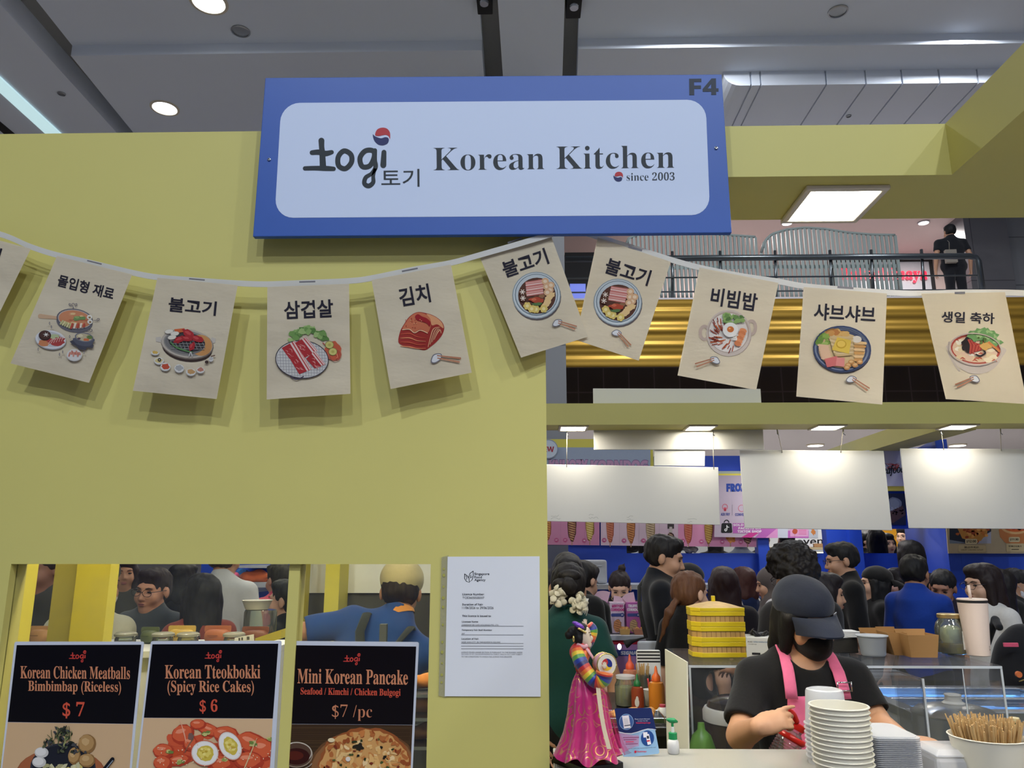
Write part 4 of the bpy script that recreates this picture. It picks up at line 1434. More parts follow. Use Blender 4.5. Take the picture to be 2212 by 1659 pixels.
def f8(a, b):
    a.text('샤브샤브', 1382, 464, 286, 78, FT, 3.5, .022)
    mark(a, 1385, 346, 74, 4)
    k = b
    k.disc(1370, 640, 134, 104, (70, 66, 74), 4); k.disc(1370, 630, 135, 108, (84, 98, 130), 4); k.disc(1369, 630, 126, 99, (132, 142, 162), 4); k.disc(1368, 632, 118, 92, (70, 78, 104), 4)
    k.disc(1368, 636, 108, 82, (214, 188, 140), 4)
    for i in range(10):
        k.blob(1350 + k.rnd.uniform(-50, 60), 552 + k.rnd.uniform(-8, 10), 20, 13, k.rnd.choice([(206, 152, 86), (222, 180, 110), (190, 126, 70)]), .2, 12)
    for i in range(12):
        k.blob(1282 + k.rnd.uniform(-22, 20), 585 + k.rnd.uniform(-20, 22), 17, 12, k.rnd.choice([(140, 170, 80), (170, 192, 106), (112, 146, 66)]), .3, 10)
    for i in range(6):
        k.stroke([(1262 + i * 3, 612 + i * 12), (1302 + i * 3, 618 + i * 12)], [11, 13], (226, 190, 158), sm=False)
    for i in range(6):
        k.stroke([(1432, 600 + i * 16), (1478 - i * 4, 604 + i * 15)], [15, 13], (204, 154, 92) if i % 2 else (226, 190, 138), sm=False)
    k.disc(1438, 585, 22, 16, (232, 222, 206))
    for i in range(9):
        k.stroke([(1312 + i * 3, 580 + i * 9), (1350, 588 + i * 9), (1418, 582 + i * 9)], 8, (222, 200, 156) if i % 2 else (206, 178, 128))
    k.poly([(1288, 676), (1345, 662), (1352, 706), (1300, 715)], (214, 118, 116)); k.poly([(1345, 668), (1382, 672), (1380, 712), (1340, 708)], (226, 146, 140))
    for x, y in ((1398, 705), (1412, 690), (1430, 704), (1392, 716), (1452, 690)):
        k.disc(x, y, 14, 11, (196, 140, 84)); k.disc(x, y - 2, 9, 6, (224, 184, 130))
    k.poly([(1348, 575), (1412, 590), (1402, 652), (1322, 634)], (226, 194, 84)); k.disc(1366, 608, 24, 20, (206, 166, 58)); k.disc(1366, 606, 19, 15, (232, 200, 96))
    k.ring(1369, 630, 131, 104, 5, (60, 70, 100), 4)
    chop(k, 1424, 772, .92, ang=30)
def f9(a, b):
    a.text('생일 축하', 1953, 485, 246, 52, FT, 2, .022)
    mark(a, 1915, 370, 48, -1)
    k = b
    k.stroke([(1866, 600), (1862, 640), (1885, 690), (1912, 730)], 10, (196, 184, 172))
    k.poly([(1866, 610), (2112, 622), (2110, 670), (2070, 722), (2010, 745), (1950, 738), (1900, 702), (1876, 655)], (206, 194, 182), sm=True)
    k.disc(1988, 630, 124, 76, (222, 214, 204), 6); k.disc(1988, 630, 116, 69, (186, 88, 74), 6); k.disc(1986, 632, 106, 60, (226, 196, 166), 6)
    for i in range(18):
        k.blob(1986 + k.rnd.uniform(-90, 84), 640 + k.rnd.uniform(-46, 44), 22, 13, k.rnd.choice([(236, 222, 190), (228, 206, 164), (240, 232, 212)]), .25, 12)
    for i in range(14):
        x, y = 1986 + k.rnd.uniform(-95, 90), 640 + k.rnd.uniform(-50, 48)
        k.stroke([(x - 12, y), (x, y - 6), (x + 14, y + 2)], [1, 6, 1], (196, 86, 66), caps=False)
    for (x, y) in ((1975, 560), (2010, 552), (2045, 556), (2068, 575), (2080, 600), (2040, 580), (2000, 575)):
        k.blob(x, y, 30, 20, (116, 160, 100), .35, 12); k.blob(x + 4, y - 3, 16, 9, (158, 190, 130), .35, 10)
    k.blob(1948, 612, 24, 34, (44, 36, 38), .2)
    for i in range(8):
        k.stroke([(1955 + i * 8, 588 + i * 4), (1965 + i * 8, 612), (1962 + i * 7, 648 - i * 2)], 8, (160, 56, 50) if i % 2 else (186, 84, 70))
    for i in range(10):
        k.disc(2018 + k.rnd.uniform(-18, 22), 592 + k.rnd.uniform(-14, 14), 6, 5, (92, 120, 64), n=8, rings=1)
    k.blob(2035, 616, 26, 18, (214, 170, 96), .2); k.stroke([(2050, 600), (2085, 628), (2098, 640)], 10, (206, 130, 76))
    k.stroke([(1990, 655), (2010, 662), (2032, 650), (2028, 640)], 7, (40, 34, 40))
    k.ring(1988, 630, 120, 72, 5, (196, 180, 168), 6)
    chop(k, 1972, 768, .92, True, ang=20)

C4, C5, C6 = (0, 500, .28933), (540, 500, .33454), (1180, 460, .46655)
flag(0, [(-95, 494), (66.5, 537.6), (-8, 690), (-172, 640)], 1.752, 'paper flag cut off by the left edge of the photo', f0, *C4)
flag(1, [(123, 553), (285.5, 593), (192.4, 827), (22.6, 785)], 1.750, 'tilted paper flag with a pan, a steak plate and sauce bowls, reading 몰입형 재료', f1, *C4)
flag(2, [(340, 600), (513.5, 616), (468, 862), (287, 844)], 1.748, 'paper flag with a round table grill of red meat, reading 불고기', f2, *C4)
flag(3, [(577.5, 620), (754, 613), (757, 850.6), (576, 863)], 1.748, 'paper flag with pork belly slices and lettuce, reading 삼겹살', f3, *C5)
flag(4, [(802.6, 605), (974, 571.5), (1019, 805), (843.7, 840.5)], 1.750, 'paper flag with a red cabbage block, reading 김치', f4, *C5)
flag(6, [(1291, 513), (1449, 565.5), (1379.7, 779), (1243, 734)], 1.776, 'paper flag with a hotpot bowl hanging over the opening just right of the wall edge', f6, *C6)
flag(5, [(1036.8, 556), (1190.7, 511), (1270, 727.5), (1125.4, 772.6)], 1.766, 'paper flag with a hotpot bowl hanging across the wall edge', f5, *C5)
flag(7, [(1511, 578), (1681.5, 611), (1633.5, 842.5), (1463.6, 811)], 1.775, 'paper flag with a rice bowl topped by a fried egg, reading 비빔밥', f7, *C6)
flag(8, [(1736, 620), (1916, 634), (1906, 874), (1720, 856.5)], 1.772, 'paper flag with a blue noodle bowl, reading 샤브샤브', f8, *C6)
flag(9, [(1990, 634), (2171, 631), (2219, 873), (2043, 862)], 1.774, 'paper flag with a white soup bowl and lettuce, reading 생일 축하', f9, *C6)

# the two ribbons that carry them
M_rib = mat('ribbon_satin', (226, 224, 218), 0.4, var=0.04, scale=20, trans=0.3)
def ribbon(label, pts, Y, w=10):
    P = smooth_path(pts, False, 8)
    a = at(P[0].x, P[0].y, Y)
    t = MB(); w = 8
    top = [at(p.x, p.y - w * .8, Y + .0035) for p in P]; bot = [at(p.x, p.y + w * .75, Y + .0035) for p in P]
    n = len(P)
    vs = top + bot + [p + Vector((0, .0012, 0)) for p in top] + [p + Vector((0, .0012, 0)) for p in bot]
    fs = []
    for i in range(n - 1):
        fs += [(i, i + n, i + n + 1, i + 1), (2 * n + i, 2 * n + i + 1, 3 * n + i + 1, 3 * n + i), (i, i + 1, 2 * n + i + 1, 2 * n + i), (n + i, 3 * n + i, 3 * n + i + 1, n + i + 1)]
    t.add(vs, fs)
    return tag(t.build('bunting_ribbon', M_rib), label, 'ribbon')
ribbon('white ribbon carrying the left row of flags across the yellow wall',
       [(-120, 478), (0, 506), (66, 533), (123, 551), (205, 570), (285, 589), (340, 599), (425, 606), (513, 612), (577, 614), (660, 611), (754, 607), (802, 601), (890, 583), (974, 568), (1036, 551), (1110, 530), (1195, 505)], 1.756)
ribbon('white ribbon carrying the right row of flags below the blue sign',
       [(1262, 503), (1291, 512), (1370, 536), (1449, 561), (1511, 578), (1600, 596), (1681, 608), (1736, 618), (1830, 626), (1916, 632), (1990, 634), (2080, 632), (2171, 632), (2230, 634)], 1.778)

# --- menu posters taped to the glass
M_lam = mat('laminated_sheet', (206, 210, 220), 0.25, spec=0.5, var=0.02)
TX_O, TX_R = (203, 134, 98), (206, 84, 62)
def poster(label, q, Y, draw, ox, oy, sc, L, R):
    c = at((q[0][0] + q[1][0]) / 2, q[0][1], Y)
    t = thing('menu_poster', c, label, 'poster', 'menu posters on the window')
    mb = MB()
    mb.prism([at(x, y, Y) for x, y in reversed(rquad(q, 4, 3))], (0, .0015, 0))
    child(mb.build('laminated_sheet', M_lam), t)
    k = Ink(plane_at(Y), ox, oy, sc, step=2.2e-5, base=2e-4)
    k2 = Ink(plane_at(Y), ox, oy, sc, step=2.2e-5, base=2e-4)
    k3 = Ink(plane_at(Y), ox, oy, sc, step=2.2e-5, base=2e-4); k3.n = 6
    e = lambda P, y: P[0] + (P[2] - P[0]) * (y - P[1]) / (P[3] - P[1])
    k2.clip = lambda x, y: (min(max(x, e(L, y)), e(R, y)), min(y, 2060))
    draw(k, k2, k3)
    child(k.build('printed_panel', M_inkg), t); child(k2.build('food_photo', M_inkg), t); child(k3.build('lettering', M_inkg), t)
    return t

def pebble(k, x, y, rx, ry, c, rot=0, hl=True):
    k.blob(x, y, rx, ry, c, .05, 22, rot)

def p1(k, f, t):
    k.poly([(125, 738), (1055, 735), (995, 1326), (58, 1312)], (14, 12, 13))
    f.poly([(57, 1314), (994, 1328), (936, 2060), (-32, 2060)], (206, 172, 132))
    togi_logo(t, 578, 822, .33, (196, 66, 58), (196, 66, 58), (196, 66, 58))
    t.text(serif('Korean Chicken Meatballs'), 561, 943, 818, 95, TX_O, .4, .004)
    t.text(serif('Bimbimbap (Riceless)'), 557, 1057, 694, 102, TX_O, .6, .004)
    t.text(serif('$ 7'), 549, 1224, 164, 124, TX_R, .5, .006)
    f.disc(455, 1700, 335, 190, (146, 84, 54)); f.disc(455, 1692, 325, 180, (164, 96, 62))
    f.disc(470, 1660, 246, 190, (52, 54, 64)); f.disc(472, 1660, 232, 176, (34, 36, 44))
    for i in range(40):
        f.blob(470 + f.rnd.uniform(-150, 150), 1690 + f.rnd.uniform(-60, 60), 30, 14, f.rnd.choice([(196, 190, 150), (214, 206, 160), (170, 164, 118), (206, 190, 110)]), .3, 10, f.rnd.uniform(0, 180))
    for x, y in ((310, 1540), (292, 1612)):
        f.disc(x, y, 52, 40, (200, 196, 190)); f.disc(x - 6, y - 6, 40, 30, (224, 220, 214))
    for x, y, rx, ry, r in ((650, 1475, 66, 72, 20), (555, 1565, 46, 66, 10), (650, 1600, 62, 52, -10)):
        f.blob(x, y, rx, ry, (140, 104, 62), .05, 24, r); f.blob(x - 5, y - 6, rx * .86, ry * .86, (176, 138, 88), .05, 24, r); f.blob(x - 12, y - 16, rx * .45, ry * .4, (198, 162, 112), .1, 16, r)
    for i in range(70):
        t_ = f.rnd.random()
        x = 452 + f.rnd.gauss(0, 22 + 62 * t_); y = 1350 + t_ * 190 + f.rnd.uniform(-12, 12)
        f.blob(x, y, f.rnd.uniform(10, 24), f.rnd.uniform(5, 12), f.rnd.choice([(38, 42, 34), (58, 62, 48), (24, 28, 26), (86, 92, 66), (70, 70, 72)]), .4, 9, f.rnd.uniform(0, 180))
    for i in range(16):
        x, y = 450 + f.rnd.uniform(-90, 90), 1500 - f.rnd.uniform(0, 90)
        f.stroke([(x, y), (x + f.rnd.uniform(-20, 20), y - 40), (x + f.rnd.uniform(-30, 30), y - 70)], 4, f.rnd.choice([(120, 128, 78), (170, 172, 110), (70, 84, 52)]), caps=False)
    f.stroke([(780, 1665), (840, 1590)], 30, (24, 26, 32), sm=False); f.stroke([(786, 1668), (842, 1600)], 6, (150, 160, 170), sm=False)
def p2(k, f, t):
    k.poly([(1138, 732), (2078, 727), (2037, 1286), (1074, 1280)], (14, 12, 13))
    f.poly([(1073, 1282), (2036, 1288), (1990, 2060), (986, 2060)], (212, 178, 138))
    togi_logo(t, 1591, 820, .33, (196, 66, 58), (196, 66, 58), (196, 66, 58))
    t.text(serif('Korean Tteokbokki'), 1587, 937, 712, 104, TX_O, -.1, .004)
    t.text(serif('(Spicy Rice Cakes)'), 1573, 1059, 646, 112, TX_O, .1, .004)
    t.text(serif('$ 6'), 1557, 1196, 134, 108, TX_R, 0, .006)
    rn = f.rnd
    for i in range(60):
        x = rn.uniform(1150, 2030); y = 1480 + 190 * rn.random() + max(0, (1500 - x)) * .12 - (90 if 1300 < x < 1850 else 0) * rn.random()
        f.blob(x, y, rn.uniform(45, 80), rn.uniform(28, 46), rn.choice([(186, 70, 46), (206, 88, 56), (170, 56, 40), (196, 80, 44)]), .12, 14, rn.uniform(-40, 40))
    for x, y, rx, ry, r in ((1365, 1405, 86, 72, -20), (1560, 1370, 90, 46, 20), (1690, 1410, 100, 66, 10), (1480, 1330, 60, 40, 0), (1880, 1470, 120, 80, 20), (1960, 1520, 90, 90, 0), (1220, 1530, 78, 56, 0), (1340, 1600, 86, 42, -10), (1215, 1620, 70, 60, 0), (1650, 1620, 90, 60, 0), (1860, 1600, 110, 70, 0), (1420, 1470, 50, 60, 0)):
        f.blob(x, y, rx, ry, (178, 64, 42), .06, 20, r); f.blob(x - rx * .08, y - ry * .12, rx * .85, ry * .8, (212, 96, 60), .08, 20, r); f.blob(x - rx * .2, y - ry * .35, rx * .45, ry * .22, (232, 142, 108), .12, 14, r)
    f.stroke([(1345, 1300), (1375, 1400), (1390, 1470)], [3, 9, 3], (232, 170, 140)); f.stroke([(1440, 1440), (1400, 1500), (1380, 1540)], [12, 7, 5], (130, 96, 76))
    for x, y in ((1540, 1395), (1270, 1535), (1670, 1592), (1890, 1475), (1350, 1612), (2010, 1440)):
        for _ in range(5):
            f.blob(x + rn.uniform(-16, 16), y + rn.uniform(-10, 10), 18, 12, rn.choice([(150, 160, 86), (196, 190, 120), (112, 132, 66)]), .25, 10)
    f.blob(1425, 1420, 22, 24, (120, 92, 84), .25)
    for x, y, rx, ry, r in ((1530, 1545, 108, 98, 10), (1718, 1490, 84, 118, -28)):
        f.disc(x, y, rx, ry, (196, 96, 70), r); f.disc(x, y, rx * .93, ry * .93, (222, 214, 204), r); f.disc(x, y, rx * .86, ry * .86, (236, 232, 226), r)
        f.blob(x + 4, y, rx * .58, ry * .60, (206, 182, 74), .07, 22, r); f.blob(x, y - 4, rx * .42, ry * .42, (226, 206, 104), .2, 16, r)
        for _ in range(8): f.blob(x + rn.uniform(-30, 30), y + rn.uniform(-34, 34), 12, 9, rn.choice([(236, 220, 130), (196, 166, 60)]), .3, 8)
    f.stroke([(1820, 1670), (1870, 1550), (1918, 1432)], [9, 8, 3], (214, 186, 140))
    for i in range(60):
        f.disc(rn.uniform(1160, 2030), rn.uniform(1480, 1680), 6.5, 3.4, (236, 206, 170), rn.uniform(0, 180), n=8, rings=1, bump=(i % 12 == 0))
def p3(k, f, t):
    k.poly([(155, 740), (1105, 750), (1078, 1336), (106, 1328)], (17, 12, 11))
    f.poly([(106, 1330), (1077, 1338), (1046, 2060), (44, 2060)], (66, 48, 30))
    for i in range(24):
        y = 1345 + i * 14
        f.stroke([(100, y), (400, y + f.rnd.uniform(-4, 4)), (1060, y + f.rnd.uniform(-4, 6))], 4, f.rnd.choice([(54, 38, 24), (78, 58, 36)]), caps=False, bump=(i == 0))
    togi_logo(t, 622, 845, .33, (196, 66, 58), (196, 66, 58), (196, 66, 58))
    t.text(serif('Mini Korean Pancake'), 630, 976, 826, 112, TX_O, .7, .004)
    t.text(serif('Seafood / Kimchi / Chicken Bulgogi'), 614, 1095, 748, 66, TX_R, .8, .008)
    t.text(serif('$7 /pc'), 625, 1245, 300, 120, (196, 128, 94), .8, -.012)
    rn = f.rnd
    f.disc(720, 1680, 420, 310, (104, 70, 42)); f.disc(722, 1684, 405, 296, (138, 94, 58))
    out = [(345 + 0, 1690)]
    f.blob(725, 1640, 352, 282, (150, 84, 44), .035, 60); f.blob(725, 1645, 335, 268, (206, 154, 92), .04, 60)
    for i in range(230):
        a, q = rn.uniform(0, 2 * PI), math.sqrt(rn.random())
        x, y = 725 + math.cos(a) * q * 318, 1640 + math.sin(a) * q * 250
        edge = q > .8
        c = rn.choice([(176, 104, 56), (150, 78, 40), (196, 122, 66)] if edge else [(226, 186, 124), (212, 158, 92), (234, 202, 150), (196, 128, 70), (224, 176, 108)])
        f.blob(x, y, rn.uniform(12, 32), rn.uniform(8, 20), c, .3, 9, rn.uniform(0, 180), bump=(i % 4 == 0))
    for i in range(60):
        a, q = rn.uniform(0, 2 * PI), math.sqrt(rn.random()) * .92
        x, y = 725 + math.cos(a) * q * 310, 1640 + math.sin(a) * q * 250
        f.blob(x, y, rn.uniform(8, 22), rn.uniform(6, 12), rn.choice([(52, 58, 32), (86, 96, 50), (36, 34, 26), (120, 48, 30), (70, 84, 44)]), .35, 8, rn.uniform(0, 180), bump=(i % 4 == 0))
    f.blob(675, 1500, 36, 26, (44, 38, 26), .4); f.disc(595, 1592, 18, 18, (224, 214, 200)); f.disc(470, 1450, 26, 16, (232, 212, 170))
    f.disc(210, 1560, 122, 96, (150, 132, 112)); f.disc(210, 1560, 114, 88, (84, 62, 48)); f.ring(210, 1545, 112, 78, 7, (196, 186, 170))
    f.disc(210, 1572, 98, 62, (54, 20, 14)); f.disc(196, 1566, 66, 34, (84, 32, 20)); f.ring(212, 1600, 120, 70, 6, (176, 164, 148), a0=20, a1=160); f.stroke([(120, 1520), (140, 1490), (180, 1472)], [2, 8, 2], (226, 222, 214))
def ext(a, b, y):
    t = (y - a[1]) / (b[1] - a[1]); return (a[0] + (b[0] - a[0]) * t, y)
CP1, CP3 = (0, 1180, .28933), (580, 1180, .28878)
for lab, tl, bl, tr, br, fn, cc, L_, R_e in (
        ('black menu poster reading Korean Chicken Meatballs Bimbimbap, leftmost on the window', (31.5, 1386), (1.5, 1659), (311, 1386), (284.5, 1659), p1, CP1, (58, 1312, -32, 2060), (995, 1326, 936, 2060)),
        ('black menu poster reading Korean Tteokbokki Spicy Rice Cakes, middle of the window', (326, 1385), (294, 1659), (608.5, 1384), (592.5, 1659), p2, CP1, (1074, 1280, 986, 2060), (2037, 1286, 1990, 2060)),
        ('black menu poster reading Mini Korean Pancake beside the white licence paper', (621, 1384.5), (600.5, 1659), (905, 1387), (891.5, 1659), p3, CP3, (106, 1328, 44, 2060), (1078, 1336, 1046, 2060))):
    poster(lab, [tl, tr, ext(tr, br, 1795), ext(tl, bl, 1795)], YW + .016, fn, *cc, L_, R_e)

# --- the licence in its punched plastic sleeve
YL = YW - .003
t = thing('licence_sheet', at(1060, 1203, YL), 'white printed licence in a punched plastic sleeve taped right of the window', 'notice')
mb = MB()
mb.prism([at(580 + x * .28878, 1180 + y * .28878, YL) for x, y in [(1318, 1122), (2035, 1125), (2028, 75), (1340, 78)]], (0, .002, 0))
child(mb.build('paper', M_paper), t)
M_slv = mat('sleeve_plastic', (190, 186, 150), 0.2, var=0.03, alpha=0.45)
M_hole = M_yel
mb = MB()
mb.prism([at(580 + x * .28878, 1180 + y * .28878, YL + .0005) for x, y in [(1272, 1118), (1330, 1130), (1346, 68), (1294, 82)]], (0, .001, 0))
child(mb.build('sleeve', M_slv), t)
k = Ink(plane_at(YL), 580, 1180, .28878, base=2e-4)
for x, y, r in ((1312, 170, 8), (1312, 217, 11), (1310, 303, 8), (1308, 386, 11), (1306, 455, 10), (1304, 587, 8), (1300, 716, 9), (1299, 792, 11), (1298, 874, 7), (1296, 962, 10), (1295, 1018, 8)):
    k.disc(x, y, r, r * 1.15, (168, 166, 84), n=14, rings=1, bump=False)
child(k.build('punched_hole', M_ink), t)
k = Ink(plane_at(YL), 580, 1180, .28878, base=2e-4)
B = (34, 34, 40)
k.stroke([(1467, 207), (1466, 240), (1480, 262), (1502, 271), (1500, 240), (1488, 222), (1467, 207)], 5, B, sm=False); k.stroke([(1531, 186), (1506, 204), (1498, 232), (1503, 268), (1524, 250), (1532, 220), (1531, 186)], 5, B, sm=False)
k.stroke([(1476, 222), (1484, 234), (1480, 250)], 4, B); k.stroke([(1514, 214), (1510, 236), (1524, 226)], 4, B)
for s_, y in (('Singapore', 209), ('Food', 231), ('Agency', 254)):
    w = {'Singapore': 112, 'Food': 56, 'Agency': 84}[s_]
    k.text(s_, 1540 + w / 2, y, w, 24 if 'g' in s_ else 18, B, 0, .012)
def ln(s_, x0, x1, y, h, off=0.0, c=B, f_=None):
    k.text((f_ or (lambda z: z))(s_), (x0 + x1) / 2, y, x1 - x0, h, c, .2, off)
ln('Licence Number:', 1451, 1615, 359, 16, 0, B, sans); ln('TCE260502E037', 1451, 1614, 385, 16)
ln('Duration of Fair:', 1450, 1606, 435, 16, 0, B, sans); ln('11/06/2026 to 29/06/2026', 1449, 1683, 460, 18)
ln('This licence is issued to:', 1449, 1666, 521, 15, 0, B, sans)
ln('Licensee Name:', 1447, 1570, 564, 13, 0, B, sans); ln('CARESHOP DE CAFE HOLDINGS PTE. LTD.', 1446, 1722, 589, 10)
ln('Temporary Fair Stall Number', 1446, 1672, 628, 15, 0, B, sans); ln('037', 1446, 1468, 654, 10)
ln('Location of Fair:', 1444, 1574, 692, 13, 0, B, sans); ln('NGEE ANN CITY, B2 TAKASHIMAYA SQUARE', 1444, 1734, 718, 11)
for y in (597, 662, 726, 746, 766):
    k.stroke([(1441, y), (1907, y + 1)], 2.2, B, sm=False, caps=False)
for y, s_ in ((794, 'LICENCE ISSUED UNDER SECTION 35 PURSUANT TO THE POWERS UNDER'), (809, 'SECTION 95 OF THE ENVIRONMENTAL PUBLIC HEALTH ACT AND SUBJECT'), (826, 'TO THE CONDITIONS TO WHICH THE LICENCE WAS GRANTED.')):
    ln(s_, 1443, 1823 if y == 826 else 1900, y, 10, 0, (90, 90, 96))
child(k.build('lettering', M_ink), t)
# ================================================================== the hall behind the stall
M_gold = mat('gold_fascia_metal', (178, 140, 52), 0.42, metal=0.55, var=0.3, scale=3, bump=0.2, stretch=(.12, 1, 9))
M_tile_d = mat_tiles('dark_wall_tile', (56, 50, 50), (62, 55, 54), (84, 78, 78), .42, .42, .3, .012)
M_tile_g = mat_tiles('grey_stone_tile', (128, 130, 134), (122, 124, 128), (86, 88, 92), .9, .85, .35, .01)
M_pinkw = mat('balcony_wall_paint', (214, 196, 190), 0.8, var=0.03, scale=2)
M_cream = mat('cream_moulding', (196, 180, 160), 0.6, var=0.03)
M_soff = mat('lower_ceiling_paint', (200, 196, 200), 0.85, var=0.03, scale=1)
M_bluep = mat('blue_stall_paint', (36, 74, 190), 0.45, var=0.04, scale=2)
M_steel = mat('dark_steel_rail', (92, 98, 102), 0.3, metal=0.9, var=0.05)
M_slat = mat('grey_green_slat', (138, 150, 148), 0.5, var=0.06, scale=8)
M_shelf = mat('pale_grey_laminate', (176, 180, 188), 0.45, var=0.03)
M_pale = mat('pale_panel', (160, 172, 192), 0.5, var=0.03)
M_prn = mat_vcol('printed_vinyl', 0.45, 0.35)

# balcony slab, fascia, side columns, walls
struct(MB().box((-4, 10.5, 5.0), (16, 18, 5.16)), 'trim_20', M_soff)
zf0, zf1 = at(1600, 790, 10.45).z, at(1600, 646, 10.45).z
def fasc(u, v):
    z = zf0 + (zf1 - zf0) * v
    return Vector((-4 + 20 * u, 10.45 - .012 * math.sin(v * 26) - .005 * math.sin(v * 61 + 1), z))
mb = MB(); mb.grid(fasc, 40, 60); mb.box((-4, 10.48, zf0), (16, 10.5, zf1))
struct(mb, 'trim_21', M_gold, smooth='all')
struct(MB().box((-4, 12.5, 3.7), (16, 12.7, 5.0)), 'wall_under_balcony', M_tile_d)
struct(MB().box((-9, 12.7, 3.7), (16, 24, 3.8)), 'ceiling_lower', M_soff)
struct(MB().box((-14, 23.6, 0), (16, 23.8, 3.7)), 'wall_back', mat('far_wall_paint', (176, 176, 182), .8))
struct(MB().box((-14, -9, 0), (-13.8, 24, 8.5)), 'wall_left', M_pinkw)
struct(MB().box((15.8, -2, 0), (16, 24, 8.5)), 'wall_right', M_pinkw)
zb_ = 7.2
struct(MB().box((-13, 12.4, zb_), (16, 14.4, zb_ + .1)), 'ceiling_balcony', M_pinkw)
YBW = 14.2
struct(MB().box((-13, YBW, 5.16), (16, YBW + .2, zb_)), 'wall_balcony', M_pinkw)
zm = at(1960, 541, YBW).z
mb = MB()
for dz, h, d in ((0.06, .03, .03), (0.0, .035, .05), (-.055, .03, .03)):
    mb.box((-13, YBW - d, zm + dz - h), (16, YBW, zm + dz))
struct(mb, 'trim_22', M_cream)
a0, a1 = at(1150, 700, 9.7), at(1221.5, 700, 9.7)
struct(MB().box((a0.x - .5, 9.7, 0), (a1.x, 10.4, ZC2 - .02)), 'trim_23', M_tile_g)
a0, a1, a2 = at(2092, 560, 12.2), at(2186, 560, 12.2), at(2300, 560, 12.2)
struct(MB().box((a0.x, 12.2, 5.16), (a1.x, 12.8, zb_)), 'trim_24', mat_tiles('stone_column', (112, 112, 116), (106, 106, 110), (74, 74, 78), .62, 1.2, .3, .008))
struct(MB().box((a1.x + .004, 12.3, 5.16), (a2.x + 2, 12.8, zb_)), 'trim_25', M_tile_g)
for px, py in ((1700, 481), (1995, 480)):
    p = atz(px, py, zb_)
    t = thing('downlight', (p.x, p.y, zb_), 'small round downlight in the balcony ceiling above the %s slatted screen' % ('right' if px < 1800 else 'far end of the right'), 'ceiling light')
    MB().lathe([(.10, 0), (.10, -.015), (.085, -.02)], 20).build('trim_ring', M_alu, t, smooth=True)
    MB().lathe([(.082, -.021), (.001, -.024)], 20, cap=False).build('lamp', M_lampw, t)
# shop front on the balcony with a red lit sign
t = thing('shop_glazing', at(1905, 640, YBW - .12), 'shop window on the balcony with a red lit sign, left of the person in black', 'shop window')
a, b = at(1800, 566, YBW - .1), at(2018, 652, YBW - .1)
child(MB().box((a.x, YBW - .08, 5.17), (b.x, YBW - .05, a.z)).build('pane', mat('shop_pane_glow', (188, 190, 196), .3, emit=.12), bevel=0), t)  # pane carries a faint glow in place of lights inside the shop
mb = MB(); mb.box((a.x - .06, YBW - .11, 5.17), (a.x, YBW - .04, a.z + .05)).box((b.x, YBW - .11, 5.17), (b.x + .06, YBW - .04, a.z + .05)).box((a.x, YBW - .11, a.z), (b.x, YBW - .04, a.z + .06))
for px in (1878, 1940): x = at(px, 600, YBW - .1).x; mb.box((x - .03, YBW - .1, 5.17), (x + .03, YBW - .06, a.z))
child(mb.build('frame', M_dark), t)
k = Ink(plane_at(YBW - .12), base=.001)
k.text(serif('Takashimaya'), 1910, 594, 188, 34, (240, 40, 66), 0, .01)
m_red = mat('red_sign_glow', (236, 44, 70), .4, emit=1.3, var=0)
mb = MB(); mb.v = k.v; mb.f = k.f; mb.c = [None] * len(k.f); mb.mi = [0] * len(k.f)
child(mb.build('sign_letters', m_red), t)
t = thing('display_screen', at(1250, 628, 12.88), 'small violet-blue display screen on the balcony, left of the hotpot flag', 'screen')
a, b = at(1228, 610, 12.88), at(1268, 650, 12.88)
child(MB().box((a.x, 12.85, b.z), (b.x, 12.9, a.z)).build('casing', M_dark), t)
k = Ink(plane_at(12.85), base=.004); k.rect(1231, 613, 1265, 648, (110, 128, 226)); k.ring(1254, 630, 9, 12, 3, (150, 110, 190))
mb = MB(); mb.v = k.v; mb.f = k.f; mb.c = k.c; mb.mi = [0] * len(k.f)
child(mb.build('picture', mat('screen_glow', (112, 128, 226), .4, emit=.7, var=0)), t)
struct(MB().box((at(1221, 600, 12.9).x, 12.9, 5.16), (at(1345, 600, 12.9).x, 13.1, at(1280, 545, 12.9).z)), 'wall_shop_dark', M_dark)

# balcony railing
zr = at(1600, 557, 10.75).z
x0, x1 = at(1221, 557, 10.75).x, at(2112, 557, 10.75).x
t = thing('railing', (x0, 10.75, 5.16), 'dark steel handrail with posts along the upper balcony', 'railing')
mb = MB(); mb.tube([(x0, 10.75, zr), (x1 - .12, 10.75, zr), (x1 - .03, 10.75, zr - .02), (x1, 10.75, zr - .08), (x1, 10.75, 5.16)], .045, 12)
child(mb.build('handrail', M_steel, smooth='all'), t)
for px in (1456, 1560, 1680, 1800, 1890, 2000):
    x = at(px, 600, 10.75).x
    child(MB().tube([(x - .03, 10.8, 5.16), (x, 10.78, zr + .12)], .022, 8).build('post', M_steel, smooth='all'), t)
mb = MB(); mb.tube([(x0, 10.75, zr - .30), (x1, 10.75, zr - .30)], .012, 6); mb.tube([(x0, 10.75, zr - .52), (x1, 10.75, zr - .52)], .012, 6)
child(mb.build('lower_rail', M_steel), t)
